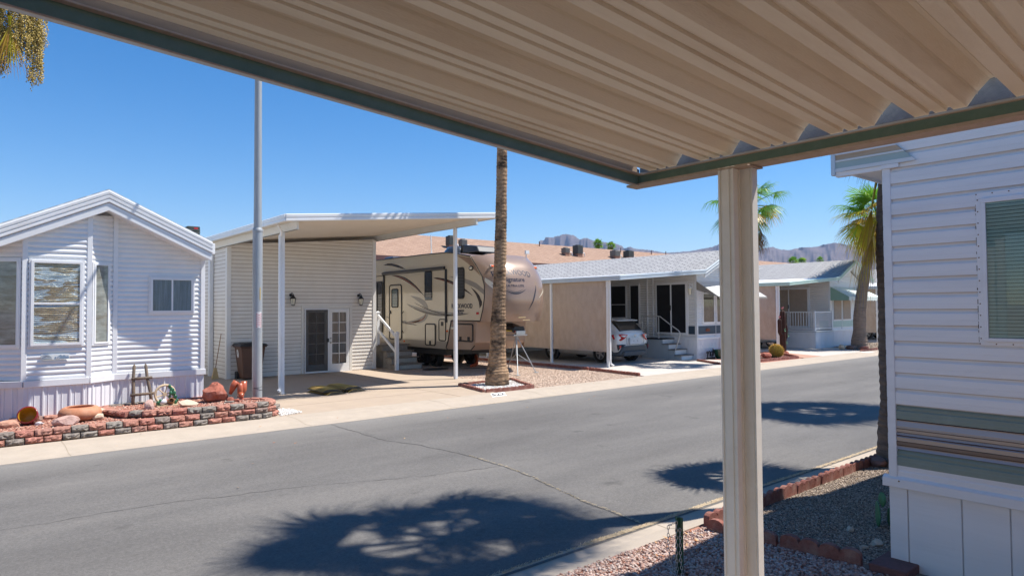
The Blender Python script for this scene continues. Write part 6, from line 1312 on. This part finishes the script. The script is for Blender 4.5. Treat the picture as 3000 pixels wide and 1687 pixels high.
# ================================================================== BIG TAN-ROOFED BUILDING BEHIND
BG = thing('large_building', 'long low building with a tan shingle roof behind the homes', 'building', (60,48,0))
YE, ZEV, YR2, ZR2 = 44.5, 6.05, 50.6, 8.62
b = B(); b.prism([(21,YE,ZEV),(21,YR2,ZR2),(21,56.7,ZEV)], (99,0,0)); part('roof', b, shtan, BG)
b = B(); b.box(21,120,YE-.05,YE-.001,ZEV-.3,ZEV+.06); part('fascia', b, M('dark_brown_fascia', (.1,.05,.045), .7), BG)
b = B(); b.box(21.5,119.5,45.3,56,0,ZEV-.02); part('wall', b, M('stucco_tan', (.5,.4,.3), .9, .08, 3, bump=.4), BG)
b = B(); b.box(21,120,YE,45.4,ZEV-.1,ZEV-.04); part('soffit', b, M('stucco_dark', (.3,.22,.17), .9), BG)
for k in range(12):
    b = B(); x = 23+k*8; b.box(x,x+1.6,45.24,45.29,1.0,2.4); b.box(x,x+1.6,45.24,45.29,4.0,5.2); part('window', b, dglass, BG)
def rz_(y): return ZEV+(y-YE)*(ZR2-ZEV)/(YR2-YE)
acb = M('ac_dark_case', (.03,.04,.038), .6, .3, 8); acg = M('ac_grey_case', (.2,.19,.17), .6, .2, 8); curbm = M('roof_curb', (.3,.17,.12), .9)
def acunit(x, y, w_, h_, m, label):
    z = rz_(y); T = thing('air_conditioner', label, 'air conditioner', (x, y, z), 'rooftop air conditioners')
    b = B(); b.box(x-w_*.45,x+w_*.45,y-w_*.45,y+w_*.45,z-.25,z+.22); part('curb', b, curbm, T)
    b = B(); b.box(x-w_/2,x+w_/2,y-w_/2,y+w_/2,z+.22,z+.22+h_); part('case', b, m, T, bev=.04)
    b = B()
    for k in range(int(h_/.09)): b.box(x-w_/2-.015,x+w_/2+.015,y-w_/2-.015,y+w_/2+.015,z+.26+k*.09,z+.29+k*.09)
    part('louvres', b, M('ac_slat', (.12,.13,.125), .5), T)
    b = B(); b.lathe([(w_*.42,0),(w_*.4,.05),(.1,.06),(0,.06)], (x,y,z+.22+h_), 16); part('fan_cover', b, acb, T)
    b = B(); b.tube([(x+w_/2,y-.2,z+.35),(x+w_/2+.3,y-.25,z+.3),(x+w_/2+.35,y-.25,z+.0)], .05, 6); part('conduit', b, trimw, T)
for a in ((32.8,47.5,.62,.8,acb,'tall black air conditioner at the left end of the tan roof'),(34.1,47.5,.58,.58,acg,'second air conditioner from the left, beside the tall black one'),(46.75,47.5,.62,.5,acg,'grey air conditioner left of the tall green-black one mid roof'),(48.5,47.5,.76,.85,acb,'tall green-black air conditioner in the middle of the tan roof'),(54.2,47.5,.8,.62,acg,'round-edged brown air conditioner right of the two palms'),(56.4,47.5,.84,.68,acb,'dark green air conditioner farthest right above the grey shingles')): acunit(*a)
b = B(); x, y, z = 6.1, 24.5, 3.4
AC0 = thing('air_conditioner', 'black air conditioner peeking over the white home roof', 'air conditioner', (6.12,24.3,4.15))
b.box(5.93,6.32,24.1,24.5,4.15,4.93); part('case', b, acb, AC0, bev=.02); b = B()
for k in range(8): b.box(5.92,6.33,24.09,24.51,4.2+k*.085,4.22+k*.085)
part('louvres', b, MATS['ac_slat'], AC0); b = B(); b.box(6.12,6.25,24.075,24.088,4.84,4.88); part('red_badge', b, redlens, AC0); b = B(); b.box(5.85,6.4,24.0,24.6,4.08,4.15); part('stand', b, curbm, AC0)
for x in (45.4,57.9,63.4,66.2): b = B(); b.cyl((x,49.9,rz_(49.9)-.1),(x,49.9,rz_(49.9)+.5),.05,8); part('vent_pipe', b, MATS['dark_brown_fascia'], BG)

# ================================================================== NEAR CARPORT (over the camera)
NC = thing('carport', 'open carport with ribbed tan ceiling and green edge overhead', 'carport', (3.35,2.05,0))
gx, gy, z0 = 3.36, 2.74, 2.88      # outer corner of the inner green face
SL = .0716
zl = lambda x: z0 + (gx-x)*SL      # bottom of the long fascia
pitch = .38; b = B()
prs = []; y = gy-.10
unit = [(0,0),(.052,0),(.056,.014),(.074,.014),(.078,0),(.122,0),(.126,.014),(.144,.014),(.148,0),(.2,0),(.235,.05),(.237,.044),(.241,.056),(.285,.10),(.30,.103),(.305,.097),(.31,.104),(.345,.105),(.352,.095),(.374,.0)]
unit.append((.38,0))
while y > -10:
    prs += [(y-d, h) for d, h in unit[:-1]]; y -= pitch
m_ = len(prs); P = []
for x in (gx-.01, 0, -3, -7): P += [(x, yy, zl(x)+.075+h) for yy, h in prs]
b.faces(P, [(k*m_+i, k*m_+i+1, (k+1)*m_+i+1, (k+1)*m_+i) for k in range(3) for i in range(m_-1)])
part('roof_pans', b, pan, NC, fix=False)
b = B(); P2 = [(x, yy, z+.006) for x, yy, z in P]; b.faces(P2, [(k*m_+i, k*m_+i+1, (k+1)*m_+i+1, (k+1)*m_+i) for k in range(3) for i in range(m_-1)]); part('roof_top', b, white2, NC, fix=False)
# long edge channel along x
def xrun(prof, xa, xb):
    b = B(); P = [(x, yy, zl(x)+dz) for x in (xa, xb) for yy, dz in prof]; n = len(prof); b.faces(P, [(i, i+1, n+i+1, n+i) for i in range(n-1)]); return b
part('edge_band', xrun([(gy-.0,.002),(gy-.0,.064)], -7, gx), green, NC)
part('edge_lip', xrun([(gy-.001,.062),(gy-.03,.064),(gy-.032,.070),(gy-.002,.078),(gy+.01,.078)], -7, gx), panlip, NC)
part('edge_bottom', xrun([(gy+.02,.006),(gy,-.002),(gy-.008,-.002),(gy-.008,.004),(gy,.004)], -7, gx), panlip, NC)
part('edge_flange', xrun([(gy+.01,.078),(gy+.012,.19),(gy-.10,.19)], -7, gx), M('brown_flange', (.27,.2,.14), .75, .15, 20, stretch=(.2,1,1)), NC)
part('outer_gutter', xrun([(gy+.02,.02),(gy+.09,.02),(gy+.09,.14),(gy+.1,.15)], -7, gx+.12), galv, NC)
# gutter along y at the low end
def yrun(prof, ya, yb):
    b = B(); P = [(xx, y, z0+dz) for y in (ya, yb) for xx, dz in prof]; n = len(prof); b.faces(P, [(i, i+1, n+i+1, n+i) for i in range(n-1)]); return b
part('gutter_face', yrun([(gx,.008),(gx,.060)], gy, -10), green, NC)
part('gutter_lip', yrun([(gx,.060),(gx-.012,.062),(gx-.012,.066),(gx+.02,.07)], gy, -10), panlip, NC)
part('gutter_bottom', yrun([(gx,.012),(gx-.012,.012),(gx-.012,-.002),(gx+.09,-.004),(gx+.12,.004)], gy+.09, -10), panlip, NC)
part('gutter_back', yrun([(gx+.12,.004),(gx+.13,.215),(gx+.10,.22)], gy+.09, -10), M('grimy_gutter', (.24,.225,.21), .7, .3, 12, bump=.5, bscale=60, dirt=(.1,.08,.07), dscale=6, damt=.8), NC)
# roof pans overhang and cast the notch ends
b = B(); b.box(gx+.0,gx+.025,-10,gy,z0+.066,z0+.078); part('hanger_strap', b, galv, NC)
# post: two channels with a slot between
b = B(); A_ = [(3.30,2.055),(3.30,2.150),(3.377,2.150),(3.377,2.055)]
def post_prof(pts): b = B(); b.prism([(x, y, .0) for x, y in pts], (0,0,z0)); return b
part('post', post_prof([(3.300,2.0240),(3.300,2.0340),(3.306,2.0370),(3.306,2.0490),(3.300,2.0520),(3.300,2.0920),(3.306,2.0950),(3.306,2.1070),(3.300,2.1100),(3.300,2.1200),(3.385,2.1200),(3.385,2.0240),(3.360,2.0240),(3.357,2.0300),(3.345,2.0300),(3.342,2.0240)]), M('post_cream', (.72,.7,.64), .5, .04, 4, dirt=(.45,.38,.3), dscale=3, damt=.3), NC)
part('post', post_prof([(3.372,2.0235),(3.372,1.9680),(3.376,1.9660),(3.376,1.9580),(3.372,1.9560),(3.372,1.9520),(3.425,1.9520),(3.425,2.0235)]), MATS['post_cream'], NC)
b = B(); b.box(3.29,3.44,1.93,2.14,0,.035); part('base_plate', b, galv, NC)
b = B(); b.box(3.29,3.45,1.93,2.15,z0-.014,z0-.006); part('post_cap', b, panlip, NC)

# unseen wall added behind the camera to darken the ceiling ribs
b = B(); siding(b, 'y', -4.6, 1, rect(-7, 3.3), .03, 3.0, .2, LAP); b.box(-7,3.3,-4.75,-4.6,.0,3.0); part('light_block_wall', b, cream, NC)

# ================================================================== NEAR HOUSE ON THE RIGHT
NH = thing('mobile_home', 'near white park home with sage and bronze stripes at right', 'mobile home', (7.7,-3,0))
XH, YH = 5.82, 2.2
zs_ = .72; p_ = .1265
def seg(z0, z1, mat, nm='siding', prof=DUTCH, y0=-10, y1=YH-.05, pt=p_):
    b = B(); siding(b, 'x', XH, -1, rect(y0, y1), z0, z1, pt, prof); return part(nm, b, mat, NH)
lil = M('lilac_grey_reflection', (.34,.35,.4), .35, .04, 3, spec=.5, stretch=(1,.4,3)); tanp = M('tan_stripe_paint', (.47,.38,.3), .45, .05, 4, dirt=(.38,.33,.3), dscale=4, damt=.4, stretch=(1,.4,3)); brnp = M('brown_stripe_paint', (.2,.145,.11), .5, .08, 4); dkp = M('dark_brown_line', (.12,.075,.05), .7)  # lilac grey colours in the reflection on the tilted strips
SG = [(0,.003),(0,.02),(.3,.022),(.36,.0205),(.55,.022),(.62,.012),(.8,.017),(1,.003)]
seg(.72, .82, nearw, pt=.10, prof=[(0,.003),(0,.02),(.55,.021),(.62,.016),(1,.019)]); seg(.82, .945, sage, pt=.125, prof=SG); seg(1.19, 1.305, sage, pt=.115, prof=SG); seg(1.305, 3.66, nearw)
z = .945
for h_, m_, o0, o1 in ((.006,dkp,.006,.02),(.028,lil,.02,.006),(.008,tanp,.006,.014),(.012,dkp,.014,.024),(.030,brnp,.024,.026),(.006,dkp,.026,.018),(.040,tanp,.018,.022),(.010,lil,.022,.01),(.012,dkp,.01,.02),(.024,lil,.016,.006),(.008,dkp,.006,.02),(.030,tanp,.022,.026),(.006,dkp,.026,.018),(.009,tanp,.02,.02),(.005,lil,.018,.018),(.009,tanp,.02,.02),(.052,lil,.02,.014),(.010,tanp,.014,.022),(.006,dkp,.022,.01)):
    h_ *= .775; seg(z, z+h_, m_, prof=[(0,o0),(1,o1)], pt=h_); z += h_
seg(z, 1.19, lil, prof=[(0,.01),(1,.004)], pt=max(.003,1.19-z))
b = B(); laplines(b, 'x', XH, -1, rect(-10, YH-.06), 1.305, 3.66, p_, .0215, .007); part('lap_shade_dirt', b, M('lap_shade_dirt_pale', (.54,.47,.4), .9, .2, 3), NH)  # paler strips, lap shade and dirt put into the colour
b = B(); b.box(XH+.004,10.6,-10,YH-.01,.05,3.66); part('wall', b, white, NH)
b = B(); siding(b, 'y', YH-.01, 1, rect(XH,10.6), .72, 3.66, p_, DUTCH); part('front_wall', b, white, NH)
b = B(); b.box(XH-.03,XH+.03,YH-.062,YH+.0,.70,3.24); part('corner_trim', b, nearw, NH, bev=.006)
b = B(); b.box(XH-.045,XH+.0,-10,YH+.045,.645,.715); b.hexa([(XH-.045,-10,.715),(XH-.045,YH+.045,.715),(XH-.02,YH+.04,.735),(XH-.02,-10,.735),(XH,-10,.715),(XH,YH+.045,.715),(XH,YH+.04,.735),(XH,-10,.735)]); b.box(XH,10.6,YH-.0,YH+.045,.645,.715); part('skirt_band', b, nearw, NH, bev=.005)
b = B(); y = YH+.01
wds = [.14,.37,.3,.155,.37,.155,.37,.155,.37,.155,.37,.155,.4,.4,.4,.4,.4]
for wd in wds: b.box(XH-.012,XH-.0,y-wd+.004,y-.004,.0,.65); y -= wd
b.box(XH+.002,XH+.03,-10,YH+.01,.0,.65); b.box(XH+.03,10.6,YH-.02,YH+.01,.0,.65); part('skirting', b, nearw, NH, bev=.004)
for yy, zz in ((2.12,.735),(1.02,.727)):
    b = B(); b.lathe([(.0,0),(.006,0),(.006,.004),(0,.005)], (XH-.045,yy,zz-.035), 8, Matrix.Rotation(R(-90),3,'Y')); part('screw', b, M('rusty_screw', (.15,.07,.04), .8), NH)
# overhanging end fascia
fasp = M('fascia_edge', (.62,.66,.68), .45, .03, 3)
b = B(); zf = 3.235; YO = 2.60
xf = XH-.035
def fstrip(za, zb, ya, yb, mat, nm, o=0): b = B(); b.prism([(xf-o,YO-.03,za),(xf-o,ya,za),(xf-o,yb,zb),(xf-o,YO-.03,zb)], (.012,0,0)); return part(nm, b, mat, NH)
ys = lambda z: 1.94 + (z-3.24)*.42/ .14*.32
SAGEF = M('fascia_sage', (.33,.43,.43), .45, .06, 6)
for za, zb, m_, o in ((3.24,3.27,fasp,.012),(3.27,3.325,SAGEF,.006),(3.325,3.34,fasp,.014),(3.34,3.385,bronze,.004),(3.385,3.405,fasp,.014),(3.405,3.46,SAGEF,.006),(3.46,3.62,fasp,.01)): fstrip(za, zb, ys(za), ys(zb), m_, 'end_fascia', o)
b = B(); b.box(xf-.02,xf+.03,YO-.035,YO+.0,3.215,3.7); part('fascia_cap', b, M('cap_blue_white', (.5,.6,.68), .4, .03), NH, bev=.004)
b = B(); b.box(xf-.0,XH+.02,YH-.0,YO-.03,3.2,3.24); b.box(xf-.01,XH+.03,YH-.13,YH,3.205,3.24); part('soffit_trim', b, nearw, NH, bev=.003)
b = B(); b.box(xf+.012,10.6,YH,2.5,3.24,3.26); part('soffit', b, nearw, NH); b = B(); b.box(xf+.02,10.6,2.48,2.5,3.22,3.6); part('front_fascia', b, white, NH)
b = B(); b.prism([(XH-.03,2.5,3.66),(8.2,2.5,4.25),(8.2,-10,4.25),(XH-.03,-10,3.66)], (0,0,.06)); b.prism([(10.7,2.5,3.66),(8.2,2.5,4.25),(8.2,-10,4.25),(10.7,-10,3.66)], (0,0,.06)); b.box(XH,10.6,-10,YH,3.66,3.68); b.prism([(XH,2.44,3.55),(10.6,2.44,3.55),(8.2,2.44,4.22)], (0,.04,0)); part('roof', b, shg, NH)
# window with blinds
wy1, wz0, wz1 = 1.555, 1.80, 2.925; wy0 = .2
b = B()
for q in ((wy0,wy1,wz1-.045,wz1),(wy0,wy1,wz0,wz0+.03),(wy1-.035,wy1,wz0+.03,wz1-.045),(wy0,wy0+.035,wz0+.03,wz1-.045)): b.box(XH-.032,XH-.0,*q)
for q in ((wy0+.035,wy1-.035,wz1-.08,wz1-.045),(wy0+.035,wy1-.035,wz0+.03,wz0+.055),(wy1-.062,wy1-.035,wz0+.055,wz1-.08),(wy0+.035,wy0+.062,wz0+.055,wz1-.08)): b.box(XH-.045,XH-.0,*q)
b.box(XH-.05,XH,wy0+.66,wy0+.70,wz0+.055,wz1-.08); wn_ = part('window', b, nearw, NH, bev=.003)
b = B(); b.box(XH-.024,XH-.022,wy0+.06,wy1-.06,wz0+.05,wz1-.08); part('dark_room', b, M('blind_backing', (.05,.085,.07), .8), wn_)
b = B(); z = wz0+.06
while z < wz1-.09:
    b.hexa([(XH-.0295,wy0+.063,z),(XH-.0295,wy1-.063,z),(XH-.0255,wy1-.063,z+.004),(XH-.0255,wy0+.063,z+.004),(XH-.0275,wy0+.063,z+.021),(XH-.0275,wy1-.063,z+.021),(XH-.0255,wy1-.063,z+.022),(XH-.0255,wy0+.063,z+.022)]); z += .0262
part('blind', b, M('green_grey_blind', (.3,.4,.34), .6, .08, 4), wn_)
b = B(); b.box(XH-.0365,XH-.0345,wy0+.06,wy1-.06,wz0+.05,wz1-.075); part('glass', b, PANE, wn_)
b = B(); k = 0
for zz in np.arange(wz0+.05, wz1, .085): b.lathe([(.0,0),(.005,0),(.004,.003),(0,.004)], (XH-.032,wy1-.012,float(zz)), 6, Matrix.Rotation(R(-90),3,'Y'))
for yy in np.arange(wy0+.05, wy1, .1):
    for zz in (wz1-.012, wz0+.012): b.lathe([(.0,0),(.005,0),(.004,.003),(0,.004)], (XH-.032,float(yy),zz), 6, Matrix.Rotation(R(-90),3,'Y'))
part('frame_screws', b, MATS['rusty_screw'], wn_)
b = B(); random.seed(8); zz = wz0
while zz < wz1:
    h = U(.01,.05); 
    if U(0,1) < .7: b.box(XH-.0235,XH-.018,wy1,wy1+U(.003,.008),zz,zz+h)
    zz += h+U(.0,.03)
part('old_sealant', b, M('dirty_sealant', (.08,.06,.05), .9), wn_)

# ------------------------------------------------------------------ T-post with chain, cactus, small near things
b = B(); px, py = 4.37, 3.2
TPo = solo('fence_post', B().box(px-.012,px+.012,py-.03,py+.03,-.1,.455).box(px-.045,px-.012,py-.005,py+.005,-.1,.455) if False else B().box(px-.006,px+.0,py-.034,py+.034,-.1,.455).box(px-.034,px-.006,py-.004,py+.004,-.1,.455), M('post_green', (.02,.085,.05), .5, .3, 20, dirt=(.25,.15,.1), dscale=6, damt=.5), 'dark green steel T-post at the kerb edge', 'post', (px,py,0))
CH = thing('chain', 'steel chain draped down the green T-post', 'chain', (px,py,.35))
def link(c, d, s):
    """one oval link"""
    d = Vector(d).normalized(); u = d.cross(Vector((.3,.5,.8))).normalized(); u = (Matrix.Rotation(s, 3, d) @ u); P = []
    for k in range(13): a = 2*PI*k/12; P.append(Vector(c) + d*.017*math.cos(a) + u*.0085*math.sin(a))
    b.tube(P, .0028, 5, False)
b = B(); random.seed(2)
def chainrun(pts, st=.026):
    for i, (p, q) in enumerate(zip(pts[:-1], pts[1:])):
        p = Vector(p); q = Vector(q); n = max(1, int((q-p).length/st))
        for k in range(n): link(p.lerp(q, (k+.5)/n), q-p, (k % 2)*PI/2+.3)
chainrun([(px-.04,py-.0,.43),(px-.05,py+.03,.40),(px-.05,py+.07,.38),(px-.045,py+.075,.2),(px-.04,py+.05,.08),(px-.05,py+.0,.02)]); chainrun([(px-.04,py,.43),(px-.042,py+.0,.2),(px-.045,py-.01,.02)]); chainrun([(px-.035,py-.03,.38),(px-.04,py-.035,.15),(px-.05,py-.06,.02)])
chainrun([(px-.05,py+.06,.02),(px-.07,py-.02,.02),(px-.05,py-.08,.02)])
part('links', b, steel, CH, smooth=True)
PC = thing('prickly_pear', 'small green prickly pear in grey gravel by the white skirting', 'cactus', (6.75,2.62,0))
cg = M('pear_green', (.07,.19,.085), .6, .25, 60, bump=.4, bscale=150)
for (x,y,z,w_,h_,rz) in ((6.72,2.66,.13,.2,.24,.6),(6.78,2.55,.1,.16,.2,1.2),(6.68,2.6,.28,.13,.15,.9),(6.86,2.5,.16,.14,.22,.3)):
    b = B(); b.rock((x,y,z), (w_,.035,h_), int(x*9+z*50), 3, rz, .02); part('pad', b, cg, PC, smooth=True)
PK = thing('small_plant', 'tiny green succulent at the foot of the near palm', 'plant', (9.75,3.75,0))
b = B()
for k in range(6): a = k*1.05; b.tube([(9.75,3.75,0),(9.75+.03*math.cos(a),3.75+.03*math.sin(a),.1),(9.75+.07*math.cos(a),3.75+.07*math.sin(a),.17+.02*(k%3))], [.014,.012,.004], 6)
part('shoots', b, M('succulent_green', (.12,.22,.05), .6, .2, 20), PK, smooth=True)
rockthing('reddish brown rock at the left foot of the near palm', (9.2,3.62,.0), (.24,.2,.17), 61, M('brown_red_rock', (.25,.14,.11), .9, .25, 20, bump=.8), .3)
rockthing('palm sized tan rock in the grey gravel, farthest from the camera', (6.4,2.78,.0), (.11,.08,.06), 62, rcream, .3); rockthing('tan rock beside the white skirting in grey gravel', (6.18,2.46,.0), (.12,.1,.08), 63, rcream, 1.1); rockthing('small pale rock nearest the dark paver', (6.02,2.5,.0), (.08,.06,.05), 64, rcream, 2)
# fallen leaves, scraps on kerb and road
random.seed(77); b = B()
for _ in range(46):
    x = U(1,14); y = random.choice([U(11.7,12.6), U(8,11.4), U(3.5,4.1)]); z = .036 if y > 11.6 else (.024 if y < 4.15 else -.004); a = U(0,6); l = U(.02,.06); b.cur = random.random()
    b.face([(x,y,z),(x+l*math.cos(a),y+l*math.sin(a),z+.012),(x+l*.5*math.cos(a+1),y+l*.5*math.sin(a+1),z+.004)])
for _ in range(70):
    x = U(4.4,5.5); y = U(3.3,3.75); a = U(0,6); l = U(.02,.05); b.cur = random.random(); b.face([(x,y,.03),(x+l*math.cos(a),y+l*math.sin(a),.045),(x+l*.5*math.cos(a+1),y+l*.5*math.sin(a+1),.03)])
struct('fallen_leaves', b, MR('fallen_leaf', [(0,(.4,.13,.05)),(.5,(.5,.25,.1)),(1,(.6,.42,.22))], .9, .2, .2, 20, 0), kind='stuff', fix=False)
